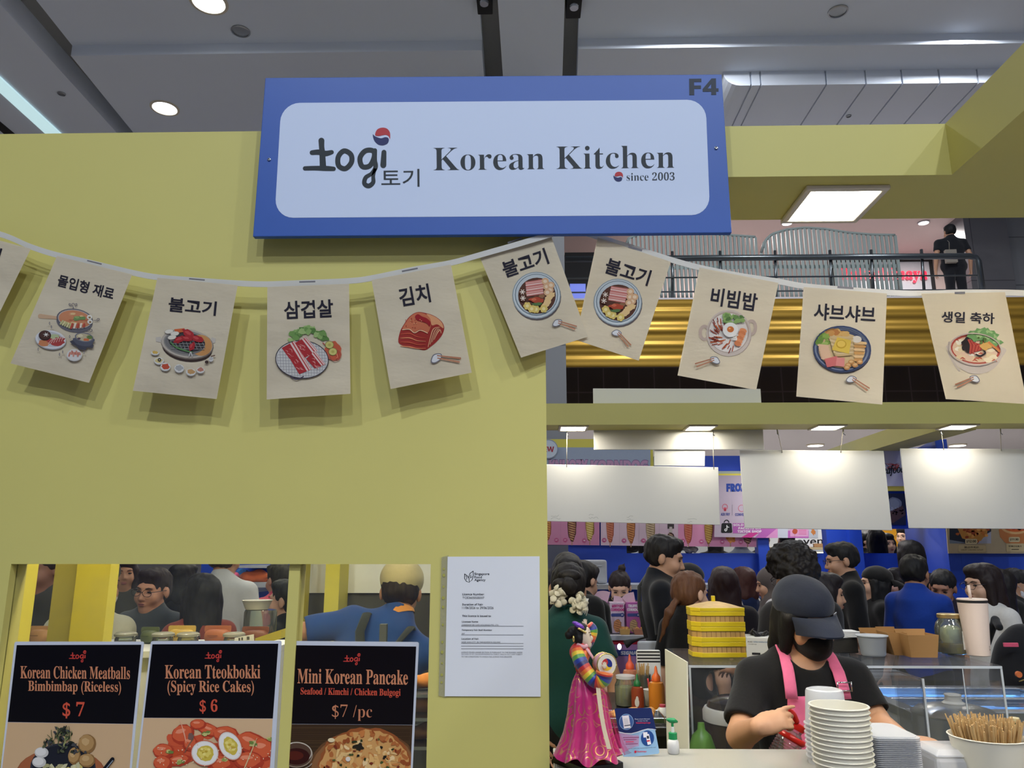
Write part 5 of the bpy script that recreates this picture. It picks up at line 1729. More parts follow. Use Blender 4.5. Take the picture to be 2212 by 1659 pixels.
# slatted screens
def screen(label, top, Y, z0, n):
    P = [at(px, py, Y) for px, py in top]
    xs = [p.x for p in P]; zs = [p.z for p in P]
    t = thing('slatted_screen', (sum(xs) / len(xs), Y, z0), label, 'slatted screen', 'slatted screens on the balcony')
    zt_ = lambda x: float(np.interp(x, xs, zs))
    X = np.linspace(xs[0], xs[-1], n)
    w = (xs[-1] - xs[0]) / n * .30
    for x in X:
        child(MB().box((x - w, Y, z0), (x + w, Y + .03, zt_(x) - .01)).build('slat', M_slat), t)
    child(MB().tube([(x, Y + .015, zt_(x)) for x in np.linspace(xs[0], xs[-1], 40)], .022, 8).build('top_rail', M_slat, smooth='all'), t)
    mb = MB()
    for z in (z0 + .12, z0 + .75): mb.box((xs[0], Y + .03, z), (xs[-1], Y + .05, z + .05))
    child(mb.build('cross_rail', M_slat), t)
screen('tall grey slatted screen with a curved top, left of the two on the balcony', [(1352, 530), (1358, 514), (1385, 505), (1450, 500), (1520, 503), (1590, 508), (1632, 511)], 11.3, 5.16, 32)
screen('tall grey slatted screen with a wavy top, right of the two on the balcony', [(1645, 545), (1652, 520), (1668, 505), (1700, 495), (1740, 491), (1785, 494), (1835, 502), (1885, 506), (1934, 507)], 11.3, 5.16, 31)

# ------------------------------------------------------------------ stalls across the aisle
def vboard(name, px, Y, m, th=.02, label=None, cat=None):
    mb = MB(); mb.prism([at(x, y, Y) for x, y in reversed(px)], (0, th, 0))
    o = mb.build(name, m)
    if label: tag(o, label, cat)
    return o
YF = 7.8
# yellow frame and blue fascia
def sbox(name, x0, x1, y0, y1, Y, d, m):
    a, b = at(x0, y0, Y), at(x1, y1, Y)
    return struct(MB().box((a.x, Y, b.z), (b.x, Y + d, a.z)), name, m)
sbox('trim_30', 1060, 1414, 949, 1060, YF + .02, .2, M_yel2)
sbox('trim_31', 1414, 1606, 985, 1018, YF + .1, .2, M_bluep)
sbox('trim_32', 1414, 1800, 1018, 1023, YF + .0, .2, M_pale)
sbox('trim_33', 1540, 1800, 1023, 1031, YF - .11, .3, M_yel2)
sbox('trim_34', 1414, 1800, 1031, 1120, YF + .1, .2, M_bluep)
# the blue stall walls and posts
a = at(1228, 1185, YF)
zs = at(1500, 1195, YF).z
mb = MB()
mb.box((a.x, YF, 0), (at(1354, 1200, YF).x, YF + .06, at(1300, 1120, YF).z))
mb.box((at(1354, 1200, YF).x, YF, 0), (at(1965, 1200, YF).x, YF + .06, zs))
struct(mb, 'wall_blue_stall', M_bluep)
for i, (p0, p1, Y) in enumerate(((1639, 1663, YF - .08), (1789, 1834, YF - .1), (1839, 1866, YF - .16), (1432, 1440, YF + .3))):
    a, b = at(p0, 1200, Y), at(p1, 1200, Y)
    struct(MB().box((a.x, Y, 0), (b.x, Y + .12, 2.55)), 'trim_%d' % (35 + i), M_bluep)
# side wall and front of the stall on the right
a, b = at(1960, 1200, 8.0), at(2049, 1200, 6.6)
struct(MB().prism([(a.x, 8.0, 0), (b.x, 6.6, 0), (b.x + .1, 6.6, 0), (a.x + .1, 8.0, 0)], (0, 0, 2.55)), 'wall_blue_side', M_bluep)
struct(MB().box((b.x + .101, 6.6, 0), (b.x + 4, 6.66, at(2100, 1040, 6.6).z)), 'wall_blue_right', M_bluep)
sbox('trim_40', 1840, 1966, 1060, 1142, 7.3, .1, M_bluep)
sbox('trim_41', 1840, 2046, 1050, 1060, 7.24, .14, M_yel2)
# diagonal yellow beam running away on the right
a = at(1906, 931, 6.9)
struct(MB().box((a.x, 5.95, Z_B), (a.x + .28, 9.0, Z_T)), 'trim_42', M_yel)
# lower ceiling lights
for px, py in ((1761, 960), (2068, 960)):
    p = atz(px, py, 3.7)
    t = thing('downlight', (p.x, p.y, 3.7), 'oval-looking lit downlight in the low far ceiling behind the %s hanging board' % ('middle' if px < 1900 else 'right'), 'ceiling light')
    MB().lathe([(.17, 0), (.17, -.02), (.15, -.03)], 20).build('trim_ring', M_ledf, t, smooth=True)
    MB().lathe([(.148, -.031), (.001, -.035)], 20, cap=False).build('lamp', M_lampw, t)

# printed boards of the corn dog stall
def pboard(name, label, cat, px, Y, base, draw, th=.012, group=None):
    c = at(px[0][0], px[0][1], Y)
    t = thing(name, c, label, cat, group)
    mb = MB(); mb.prism([at(x, y, Y) for x, y in reversed(px)], (0, th, 0))
    child(mb.build('panel', base), t)
    k = Ink(plane_at(Y), step=6e-5, base=.001)
    draw(k)
    if k.f: child(k.build('print', M_prn), t)
    return t
def d_kk(k):
    for w, o, c in ((12, .075, (124, 92, 140)), (0, .05, (196, 152, 186))):
        k.text(sans('KNUOZY'), 1228, 1006, 84 + w * .15, 26 + w * .2, c, 0, o)
        k.text(sans('KORNDOG'), 1338, 1007, 124 + w * .15, 26 + w * .2, c, 0, o)
pboard('stall_fascia_sign', 'pale blue corn dog stall sign with pink bubble lettering, beside the yellow wall edge', 'sign', [(1120, 966), (1405, 967), (1405, 1060), (1120, 1060)], YF - .01, M_pale, d_kk)
def d_new(k):
    k.disc(1184, 970, 21, 20, (206, 216, 228), n=36); k.ring(1184, 970, 20.5, 19.5, 1, (130, 140, 156)); k.text(sans('NEW'), 1180, 970.5, 34, 12, (166, 34, 52), 0, .02)
t = pboard('round_badge', 'round white NEW badge on the pale blue stall sign', 'sign', rquad([(1163, 949), (1205, 949), (1205, 991), (1163, 991)], 20, 8), YF - .03, M_pale, d_new, .008)

def corndog(k, x, y0, y1, w, c, dark, drizzle=None, lumpy=.06, stick=True):
    if stick: k.rect(x - 1, y1 - 2, x + 1, y1 + 7, (176, 140, 110))
    k.blob(x, (y0 + y1) / 2, w, (y1 - y0) / 2, dark, lumpy, 24); k.blob(x - .6, (y0 + y1) / 2, w * .86, (y1 - y0) / 2 * .95, c, lumpy, 24)
    n = int((y1 - y0) / 5)
    for i in range(n):
        y = y0 + 4 + i * 5
        if y > y1 - 4: break
        ww = w * .85 * math.sqrt(max(0.05, 1 - ((y - (y0 + y1) / 2) / ((y1 - y0) / 2)) ** 2))
        k.stroke([(x - ww, y - 1.5), (x, y + 1), (x + ww, y + 3)], [.6, 1.8, .6], drizzle or dark, caps=False, bump=(i == 0))
def price(k, x, y, s='8', c=(190, 74, 128)):
    k.disc(x, y, 5, 5, c, n=20, rings=1); k.disc(x, y, 4.1, 4.1, (214, 160, 186), n=20, rings=1); k.disc(x, y, 3.7, 3.7, c, n=20, rings=1); k.text('$' + s, x, y, 4.6, 3.6, (236, 214, 226), 0, .03)
def d_m1(k):
    for x in (1203, 1255): k.rect(x + 8, 1090, x + 8.4, 1177, (176, 116, 146))
    corndog(k, 1182, 1110, 1168, 9, (214, 150, 84), (150, 84, 44))
    corndog(k, 1235.5, 1095, 1171, 9.5, (128, 76, 62), (70, 40, 36), (216, 178, 120)); corndog(k, 1274, 1095, 1170, 9.5, (196, 164, 86), (138, 104, 44), (236, 214, 150), .12)
    price(k, 1202, 1167, '7'); price(k, 1221, 1167, '7'); price(k, 1262, 1168, '8')
pboard('menu_board', 'pink corn dog menu panel nearest the yellow wall edge, seen below the blank board', 'menu board', [(1120, 1090), (1295, 1090), (1295, 1178), (1120, 1176)], YF - .06, mat('pink_vinyl', (206, 136, 172), .5, var=.02), d_m1)
def d_m2(k):
    k.poly([(1465, 1090), (1634, 1090), (1634, 1181), (1465, 1180)], (222, 148, 184))
    for x in (1338, 1380, 1424): k.rect(x, 1090, x + .4, 1178, (176, 150, 166))
    corndog(k, 1318, 1100, 1174, 8.5, (206, 128, 96), (158, 78, 58), None, .08); corndog(k, 1363, 1100, 1175, 9, (206, 140, 84), (150, 86, 48), (120, 60, 34)); corndog(k, 1405, 1098, 1176, 10, (206, 184, 150), (160, 136, 104), (120, 92, 66))
    k.rect(1442, 1126, 1456, 1142, (70, 62, 62)); k.rect(1446, 1138, 1452, 1156, (206, 196, 190)); corndog(k, 1449, 1150, 1176, 8, (86, 58, 48), (50, 34, 30), (206, 180, 150))
    corndog(k, 1487, 1100, 1174, 9, (196, 120, 92), (150, 76, 56), (176, 60, 50)); corndog(k, 1531, 1100, 1175, 9.5, (190, 138, 66), (122, 78, 34), (232, 204, 110)); k.blob(1578, 1164, 9, 10, (206, 124, 54), .3); k.blob(1578, 1164, 6, 7, (226, 150, 80), .4); k.rect(1577, 1173, 1579, 1181, (176, 140, 110))
    corndog(k, 1615, 1140, 1175, 9.5, (104, 66, 56), (66, 40, 36), (206, 170, 130))
    for x, y in ((1305, 1167), (1348, 1168), (1390, 1168), (1475, 1169), (1515, 1170), (1560, 1170.5), (1600, 1171)): price(k, x, y)
pboard('menu_board', 'long pink corn dog menu panel above the tall person in profile', 'menu board', [(1298, 1090), (1634, 1090), (1634, 1182), (1298, 1178)], YF - .06, mat('pale_pink_vinyl', (222, 196, 210), .5, var=.02), d_m2)
def d_fz(k):
    k.text(sans('FROZEN'), 1600, 1053, 62, 18, (40, 70, 160), -1, .06)
    k.text(sans('AIR FRY'), 1567, 1111, 20, 6, (50, 66, 140), 0, .02); k.text(sans('CONVENIENT'), 1606, 1111.5, 36, 6, (50, 66, 140), 0, .02)
    k.ring(1566, 1095, 5.5, 6, 1.2, (206, 90, 110)); k.rect(1563.5, 1096, 1569, 1104, (206, 90, 110)); k.rect(1565, 1099, 1567.4, 1104, (150, 30, 40)); k.ring(1602, 1098, 7, 7, 1, (206, 90, 110)); k.rect(1581.5, 1090, 1582, 1113, (120, 110, 126))
    k.poly([(1583, 1130), (1690, 1130), (1690, 1146), (1767, 1146), (1767, 1162), (1630, 1162), (1640, 1152), (1583, 1152)], (176, 96, 172))
    k.poly([(1601, 1161), (1620, 1150), (1640, 1150), (1624, 1161.4)], (196, 60, 140)); k.poly([(1654, 1161.5), (1680, 1140), (1700, 1140), (1688, 1162)], (206, 140, 190)); k.rect(1680, 1140, 1702, 1162, (186, 190, 204)); k.rect(1707, 1140, 1746, 1159, (206, 150, 188)); k.blob(1717, 1148, 6, 6, (170, 76, 54), .1); k.rect(1716.6, 1153, 1717.4, 1160, (170, 120, 100)); k.rect(1747, 1140, 1767, 1162.5, (176, 180, 190)); k.blob(1757, 1149, 5, 7, (186, 116, 60), .3)
    for i in range(3): k.rect(1725, 1145 + i * 4, 1742, 1146 + i * 4, (190, 60, 110))
    k.poly(rquad([(1559, 1130), (1580.5, 1130), (1582, 1151), (1557.5, 1151)], 3), (26, 26, 30)); k.ring(1569.5, 1129, 5, 5.5, 2, (26, 26, 30), a0=180, a1=360)
    k.stroke([(1570, 1135), (1570, 1144), (1567.5, 1147), (1565.4, 1144.5), (1567.5, 1142.4)], 1.8, (236, 236, 236)); k.stroke([(1570, 1135), (1571.5, 1138), (1574.5, 1139)], 1.6, (236, 236, 236))
    k.text(sans('SOLD IN'), 1601, 1134, 34, 5, (226, 216, 226), 0, .02); k.text(sans('PACKETS ON'), 1619, 1141, 48, 5, (226, 216, 226), 0, .02); k.text(sans('TIKTOK SHOP'), 1619, 1148, 52, 5.4, (230, 222, 230), 0, .02)
pboard('hanging_poster', 'lilac frozen corn dog poster with a black bag icon, half hidden by a blank board', 'poster', [(1547, 1027), (1767, 1027), (1767, 1163), (1543, 1160)], YF - .123, mat('lilac_vinyl', (190, 174, 190), .45, var=.02), d_fz)
def d_sf(k):
    for i in range(14):
        k.stroke([(1908 + k.rnd.uniform(0, 38), 998 + k.rnd.uniform(0, 14)), (1915 + k.rnd.uniform(0, 30), 1004 + k.rnd.uniform(0, 14)), (1920 + k.rnd.uniform(0, 30), 1008 + k.rnd.uniform(0, 14))], [.6, 2, .6], k.rnd.choice([(190, 70, 70), (70, 80, 110), (206, 110, 90)]), caps=False)
    k.text('𝑆𝑒𝑎𝑓𝑜𝑜𝑑𝑠', 1930, 1016, 62, 24, (30, 40, 46), -6, .03)
pboard('stall_fascia_sign', 'pale sign with dark script lettering glimpsed between the middle and right blank boards', 'sign', [(1840, 975), (2046, 962), (2046, 1050), (1840, 1050)], 7.2, mat('pale_lilac_panel', (196, 196, 214), .5, var=.02), d_sf)
def d_dk(k):
    k.blob(1931, 1090, 17, 16, (128, 136, 150), .05); k.blob(1931, 1088, 12, 11, (150, 158, 170), .08)
    k.poly([(1916, 1108), (1950, 1092), (1956, 1112), (1930, 1130), (1918, 1128)], (84, 62, 58))
    for i in range(24): k.disc(1925 + k.rnd.uniform(0, 28), 1102 + k.rnd.uniform(-6, 10), 1.6, 1.6, (190, 196, 206), n=6, rings=1, bump=False)
pboard('food_poster', 'dark blue food poster between the middle and right blank boards', 'poster', [(1880, 1066), (1957, 1066), (1957, 1134), (1880, 1134)], 7.28, mat('navy_poster', (30, 36, 56), .4, var=.1), d_dk)
def d_ck(k):
    k.rect(2051, 1100, 2141, 1174, (34, 40, 54)); k.poly([(2112, 1174), (2120, 1160), (2141, 1148), (2141, 1174)], (166, 168, 186)); k.poly([(2051, 1166), (2086, 1172), (2070, 1174), (2051, 1174)], (120, 130, 146))
    k.blob(2102, 1142, 34, 30, (190, 132, 60), .1, 24)
    for i in range(70): k.blob(2102 + k.rnd.gauss(0, 14), 1144 + k.rnd.gauss(0, 11), 4.2, 3, k.rnd.choice([(176, 92, 40), (206, 132, 58), (150, 64, 30), (222, 158, 84), (196, 116, 50)]), .3, 8, bump=(i % 6 == 0))
    k.blob(2194, 1146, 36, 34, (196, 124, 72), .03, 30); k.disc(2194, 1136, 33, 18, (222, 176, 120)); k.disc(2194, 1135, 29, 14, (206, 100, 48))
    for i in range(26): k.blob(2194 + k.rnd.uniform(-22, 22), 1136 + k.rnd.uniform(-8, 9), 4, 2.6, k.rnd.choice([(216, 120, 50), (186, 60, 40), (232, 166, 90)]), .3, 8, bump=(i % 6 == 0))
    for x0, y0, x1, y1 in ((2085, 1164, 2111, 1175), (2179, 1160, 2203, 1171)): k.poly(rquad([(x0, y0), (x1, y0), (x1, y1), (x0, y1)], 3), (206, 190, 150))
    k.text(sans('$12.00'), 2098, 1169.5, 21, 6.4, (40, 34, 28), 0, .02); k.text(sans('$11.90'), 2191, 1165.5, 18, 5.6, (40, 34, 28), 0, .02)
    k.poly(rquad([(2070, 1177), (2130, 1178), (2130, 1193), (2070, 1192)], 4), (196, 178, 138)); k.poly(rquad([(2174, 1174), (2212, 1174), (2212, 1192), (2174, 1192)], 2), (196, 178, 138))
    k.text('脆皮炸鸡扒', 2099, 1182.3, 32, 4.6, (50, 40, 30), 0, .02); k.text(sans('CRISPY CHICKEN CUTLET'), 2100, 1187.8, 48, 2.6, (60, 48, 36)); k.text('咖喱红烧鱼片', 2193, 1180, 28, 4, (50, 40, 30), 0, .02); k.rect(2185, 1186, 2201, 1187.6, (50, 40, 30))
pboard('menu_board', 'beige fried chicken menu board with price tags at the right, below the right blank board', 'menu board', [(2041, 1096), (2330, 1096), (2330, 1196), (2049, 1195.5)], 6.56, mat('beige_menu_vinyl', (176, 160, 132), .5, var=.12, scale=8), d_ck)

# bakery counter with black lettering in the next aisle
YH = 10.6
def d_hv(k):
    k.text('Heaven', 1732, 1169, 92, 17, (26, 24, 26), -1, .012)
pboard('bakery_sign', 'white sign with black Heaven lettering in the middle slot', 'sign', [(1660, 1138), (1800, 1138), (1800, 1182.5), (1660, 1182.5)], YH + .27, M_white, d_hv)
t = thing('bakery_counter', at(1755, 1210, YH), 'lit bakery counter with boxes below the Heaven sign', 'counter')
def cb(name, x0, x1, y0, y1, Y, d, m):
    a, b = at(x0, y0, Y), at(x1, y1, Y)
    return child(MB().box((a.x, Y, b.z), (b.x, Y + d, a.z)).build(name, m), t)
cb('top', 1660, 1835, 1182, 1187, YH, .3, mat('light_wood', (196, 176, 140), .5)); cb('shelf', 1660, 1835, 1188, 1191, YH, .3, M_shelf)
cb('light_strip', 1660, 1835, 1192.5, 1196, YH - .01, .02, mat('warm_strip', (250, 240, 190), .5, emit=1.6, var=0)); cb('base', 1660, 1835, 1196, 1463, YH, .3, mat('light_wood', (196, 176, 140)))
for i, (x0, x1, y0, c) in enumerate(((1726, 1740, 1173, (226, 206, 160)), (1741, 1757, 1175, (214, 214, 222)), (1758, 1790, 1174, (170, 130, 92)))):
    a, b = at(x0, y0, YH + .08), at(x1, 1182, YH + .08)
    tag(MB().box((a.x, YH + .08, b.z), (b.x, YH + .25, a.z)).build('pastry_box', fab(c), bevel=.006), ('cream bakery box, leftmost on the counter below Heaven', 'pale grey bakery box, middle of three below Heaven', 'long brown bakery box, rightmost below Heaven')[i], 'box')
struct(MB().box((at(1905, 1150, 11).x, 11, 0), (at(1943, 1150, 11).x, 11.1, at(1925, 1100, 11).z)), 'wall_orange', mat('orange_panel_faint_glow', (232, 160, 30), .5, emit=.15))  # faint glow added to the orange, the panel is no lamp
struct(MB().box((-3.5, 11.6, 0), (9, 11.7, 2.3)), 'wall_far_stalls', mat('cream_wall_faint_glow', (206, 204, 198), .6, emit=.1))  # cream wall brightened by a faint glow of its own
# left: things behind the window at the back
sbox('wall_blue_left', 90, 1180, 1100, 1160, 8.8, .1, M_bluep)
sbox('wall_blue_back', 440, 1180, 1160, 1500, 8.6, .1, M_bluep)
def shelfunit():
    t = thing('display_shelf', at(560, 1262, 8.3), 'pale grey display shelf with an orange bag, behind the white T-shirt', 'shelf')
    for y0, y1 in ((1221, 1227), (1258, 1269)):
        a, b = at(500 if y0 > 1240 else 516, y0, 8.2), at(595 if y0 > 1240 else 576, y1, 8.2)
        child(MB().box((a.x, 8.2, b.z), (b.x, 8.6, a.z)).build('shelf_board', M_shelf), t)
    a, b = at(551, 1269, 8.22), at(554, 1280, 8.22)
    child(MB().box((a.x, 8.2, b.z), (b.x, 8.6, a.z)).build('bracket', M_shelf), t)
    a, b = at(430, 1320, 8.2), at(520, 1420, 8.2)
shelfunit()
def bag(label, px, py, w, h, Y, c, seed):
    p = at(px, py, Y); k = 1 / F_ * Y
    S = Sdf(); S.ell(p, (w * k, .08, h * k), k=.02); S.ell(p + Vector((w * k * .3, 0, -h * k * .3)), (w * k * .7, .09, h * k * .7), k=.03); S.ell(p + Vector((-w * k * .4, .0, -h * k * .35)), (w * k * .6, .09, h * k * .65), k=.03)
    o = S.build('bag', fab(c), None, .012, wob=.03, wsc=14, seed=seed)
    return tag(o, label, 'bag')
bag('orange bag lying on the shelf behind the white T-shirt', 553, 1245, 33, 13, 8.35, (206, 104, 58), 2)
bag('blue bag beside the orange bag on the far shelf', 522, 1244, 14, 14, 8.4, (46, 110, 180), 3)
bag('pink bundle hanging left of the blue bag on the far shelf', 504, 1244, 8, 9, 8.2, (214, 90, 130), 4)
# ------------------------------------------------------------------ the crowd behind the stall
BK = (17, 17, 19)
SK1, SK2, SK3 = (190, 146, 118), (206, 164, 138), (168, 122, 94)
def flower(t, H, q, s, T):
    rr = random.Random(3)
    for cx, cz, sx in ((-.052, -.052, 1), (.040, -.030, 1)):
        mb = MB()
        for i in range(22):
            a = rr.uniform(0, 6.28); r = rr.uniform(.006, .036)
            c = H((cx + math.cos(a) * r, .128 + rr.uniform(-.012, .012), cz + math.sin(a) * r * 1.25))
            mb.ell(c, (.019, .006, .017), 8, 5, Euler((rr.uniform(-.8, .8), rr.uniform(-.8, .8), rr.uniform(-.8, .8))), jit=.25, seed=i)
        mb.build('hair_flower', fab((206, 200, 178)), t, smooth='all')
    mb = MB()
    mb.ell(H((.0, .10, .06)), (.055, .03, .03), 12, 8); mb.ell(H((.03, .12, .02)), (.045, .03, .028), 12, 8)
    mb.build('hair_curl', hairm(BLACK_H), t, smooth='all')
    mb = MB()
    for i in range(4):
        mb.tube([H((-.088 - i * .004, .02, -.03)), H((-.10 + i * .006, .04, -.08)), H((-.09 + i * .012, .045, -.125))], [.002, .003, .001], 5)
    mb.build('earring', mat('pearl_white', (222, 216, 204), .3), t, smooth='all')

person('person with white hair flowers and a teal green polo, seen from behind', (1226, 1274), 3.75, 178, 'bun', top=(20, 62, 60), sk=(176, 132, 104), head=(4, -6, 0), res=.008, wide=.95, sleeve=.5, neck='high', extra=flower, low=.80,
       arms={-1: ((-.245, .05, 1.10), (-.16, .14, .88), (.5, 0, -.8), (0, 1, 0)), 1: ((.245, .05, 1.10), (.16, .14, .88), (-.5, 0, -.8), (0, 1, 0))})
person('person with black parted hair, only the forehead showing above the white hair flowers', (1226, 1243), 4.55, 5, 'long', sk=SK2, top=BK, head=(18, 0, 0), res=.011)
person('person in black with short black hair behind the white hair flowers, turned to the right', (1262, 1256), 5.05, 140, 'short', top=BK, head=(22, 0, 0), res=.012)
person('person in black half hidden by the yellow wall edge, behind the teal polo', (1178, 1262), 6.3, 120, 'bob', top=BK, res=.012)
person('person with a topknot and black face mask looking down behind the pink corn dog boxes', (1339, 1270), 6.1, -8, 'topknot', hc=(36, 24, 24), sk=SK2, top=BK, head=(26, 0, 0), mask=(22, 20, 22), res=.009, neck='wide')
def bagstrap(t, H, q, s, T):
    mb = MB()
    mb.tube([q((.04, .085, 1.475)), q((-.02, .135, 1.40)), q((-.09, .135, 1.28)), q((-.16, .10, 1.12))], .013, 8, flat=.4)
    mb.build('bag_strap', fab((38, 38, 36)), t, smooth='all')
person('tall short-haired person in a black T-shirt, in profile beneath the pink menu', (1435, 1206), 4.8, 80, 'short', sk=SK1, top=(20, 22, 28), head=(14, 0, 0), res=.0065, hs=1.10, extra=bagstrap, wide=1.08, sleeve=.8, neck='crew',
       arms={-1: ((-.21, -.02, 1.10), (-.16, -.24, 1.02), (.2, -1, 0), (1, 0, 0)), 1: ((.21, .03, 1.10), (.17, -.2, 1.02), (-.2, -1, 0), (-1, 0, 0))})
person('person with a low brown ponytail seen from behind left of the bamboo steamer', (1492, 1286), 4.3, 140, 'pony', hc=(96, 62, 40), sk=SK2, top=BK, head=(12, 4, -12), res=.0065, wide=.9, sleeve=.75, neck='wide',
       arms={-1: ((-.205, .02, 1.10), (-.20, -.05, .86), (0, -.1, -1), (1, 0, 0)), 1: ((.205, .02, 1.10), (.20, -.05, .86), (0, -.1, -1), (-1, 0, 0))})
person('person in a flat dark cap facing right, just behind the brown ponytail', (1492, 1262), 5.5, 100, 'short', hc=(18, 18, 20), sk=SK2, top=BK, head=(6, 0, 0), res=.010, cap=((20, 22, 28), 'flat'))
person('person with very long straight maroon-black hair seen from behind above the bamboo steamer', (1564, 1268), 5.0, 176, 'verylong', hc=(34, 16, 18), top=(24, 20, 26), res=.009)
def whitestrap(t, H, q, s, T):
    mb = MB()
    for x in (-.09, .09):
        mb.tube([q((x * .5, -.06, 1.45)), q((x, .03, 1.478)), q((x * 1.3, .125, 1.36)), q((x * 1.2, .14, 1.18))], .009, 8, flat=.4)
    mb.build('bag_strap', fab((206, 200, 190)), t, smooth='all')
person('person with a brown bob and navy sleeveless top with white straps, seen from behind', (1607, 1258), 6.6, 200, 'bob', hc=(62, 34, 30), sk=SK1, top=(26, 40, 78), res=.010, extra=whitestrap, sleeve=.3)
person('person in a grey-brown headscarf facing left with a white sleeve', (1664, 1262), 6.1, -100, 'hijab', hc=(86, 78, 76), sk=SK1, top=(200, 198, 200), head=(12, 0, 0), res=.008, sleeve=1.2,
       arms={-1: ((-.20, -.06, 1.12), (-.10, -.26, 1.18), (.3, -1, .1), (1, 0, 0)), 1: ((.21, -.06, 1.12), (.06, -.27, 1.18), (-.3, -1, .1), (-1, 0, 0))})
person('person with thick curly black hair and a black jacket leaning forward behind the navy cap', (1714, 1243), 3.7, 205, 'curly', hc=(22, 18, 18), sk=SK3, top=(26, 24, 26), head=(16, 0, -15), res=.0075, sleeve=1.6, lean=6, glasses=True,
       arms={1: ((.25, -.02, 1.16), (.22, -.24, 1.14), (-.2, -.9, 0), (0, 0, -1)), -1: ((-.22, -.04, 1.12), (-.2, -.2, 1.0), (0, -1, 0), (1, 0, 0))})
person('person with dark hair in profile facing right, just right of the navy cap', (1782, 1284), 4.65, 82, 'long', hc=(24, 16, 18), sk=SK1, top=BK, res=.0085, head=(6, 0, 0))
person('person with side-parted black hair and dark glasses in a black T-shirt, facing left', (1818, 1212), 5.4, -98, 'short', hc=(20, 20, 22), sk=SK1, top=BK, res=.0065, glasses=True, wide=1.12, sleeve=.85, head=(8, 0, 0),
       arms={-1: ((-.21, -.04, 1.10), (-.17, -.25, 1.06), (.2, -1, 0), (1, 0, 0)), 1: ((.21, .02, 1.10), (.17, -.22, 1.04), (-.2, -1, 0), (-1, 0, 0))})
person('person in a backwards black cap and black-rimmed glasses facing left in a dark top', (1890, 1264), 5.95, -96, 'long', hc=(18, 18, 20), sk=SK2, top=(20, 20, 22), res=.0085, glasses=True, cap=((18, 18, 20), 'back'), wide=1.1, head=(-6, 0, 0))
person('person with a pale face in profile, pressed behind the blue T-shirt and facing left', (1944, 1262), 6.2, -90, 'bob', hc=(30, 24, 26), sk=(204, 156, 140), top=BK, res=.009)
person('person in a bright blue T-shirt and glasses with short spiky black hair, seen from behind', (1976, 1240), 5.25, 128, 'short', hc=(18, 17, 18), sk=SK3, top=(22, 58, 150), res=.0065, glasses=True, head=(6, 0, 8), wide=1.02, sleeve=.75, neck='crew',
       arms={-1: ((-.215, .0, 1.10), (-.18, -.2, 1.0), (.3, -1, 0), (1, 0, 0)), 1: ((.215, .0, 1.10), (.16, -.22, 1.0), (-.3, -1, 0), (-1, 0, 0))})
person('person whose black hair shows just above the spiky head of the blue T-shirt', (1967, 1202), 6.25, 190, 'bob', top=BK, res=.012)
person('person with a black bun looking down in a dark plum T-shirt', (2036, 1270), 5.7, -38, 'bun', hc=(18, 18, 22), sk=(160, 114, 92), top=(40, 32, 44), head=(20, 6, 0), res=.0075, wide=.95)
def totestrap(t, H, q, s, T):
    mb = MB()
    mb.tube([q((.02, -.125, 1.22)), q((.07, -.10, 1.36)), q((.09, .02, 1.46)), q((.10, .13, 1.34)), q((.12, .14, 1.15))], .010, 8, flat=.35)
    mb.build('bag_strap', fab((20, 20, 22)), t, smooth='all')
person('long-haired person with round glasses and a white T-shirt behind the pink tumbler', (2124, 1264), 4.7, -78, 'long', hc=(34, 24, 24), sk=SK2, top=(206, 204, 200), res=.0065, glasses=True, sleeve=.85, extra=totestrap, wide=1.0, head=(4, 0, 0))
person('person in black with dark hair right behind the white T-shirt', (2156, 1268), 5.75, -120, 'long', hc=(22, 18, 20), top=BK, res=.012)
person('person in a white face mask and black top behind the clear screen, far right', (2196, 1264), 6.3, 60, 'short', hc=(30, 28, 30), sk=SK1, top=(34, 34, 34), mask=(226, 226, 230), res=.009, head=(16, 0, 0))
person('person in black at the right edge carrying the black backpack', (2262, 1300), 4.6, -160, 'short', top=BK, sk=SK1, res=.010, wide=1.05)
# people in the next aisle, seen through the slot above the blue counter
for hp, Y, rz, hr, top, lab, kw in [
        ((1873, 1171), 9.6, 60, 'short', BK, 'person with short black hair facing right, leftmost in the slot above the blue counter', {}),
        ((1893, 1168), 8.4, 178, 'long', BK, 'person with long black hair seen from behind in the slot above the blue counter', {}),
        ((1916, 1176), 9.0, 5, 'long', BK, 'pale person with long black hair facing the viewer in the far slot', {}),
        ((1952, 1160), 10.1, -50, 'short', (70, 66, 58), 'person in glasses and a brownish top at the right of the far slot', dict(glasses=True)),
        ((1697, 1166), 8.5, 185, 'bun', (24, 30, 50), 'person in a navy strap top with bare shoulders, seen from behind in the middle slot', dict(sleeve=.2, neck='wide')),
        ((1599, 1166), 9.2, 172, 'short', (124, 128, 136), 'person in a grey shirt with back turned, below the pink menu', {}),
        ((1545, 1168), 10.1, 160, 'long', (30, 26, 28), 'person with dark hair and a striped shoulder below the pink menu', {}),
        ((1648, 1165), 9.5, 150, 'short', BK, 'person in black just left of the blue post', {}),
        ((1398, 1166), 8.7, 160, 'long', (196, 200, 206), 'person in a pale top left of the tall person in profile', {}),
        ((1365, 1166), 9.6, 200, 'long', BK, 'person in black at the left end of the slot below the pink menu', {}),
        ((1832, 1171), 9.3, -20, 'bob', (80, 40, 40), 'person half hidden behind the blue posts', {})]:
    person(lab, hp, Y, rz, hr, sk=SK2, top=top, res=.013, **kw)

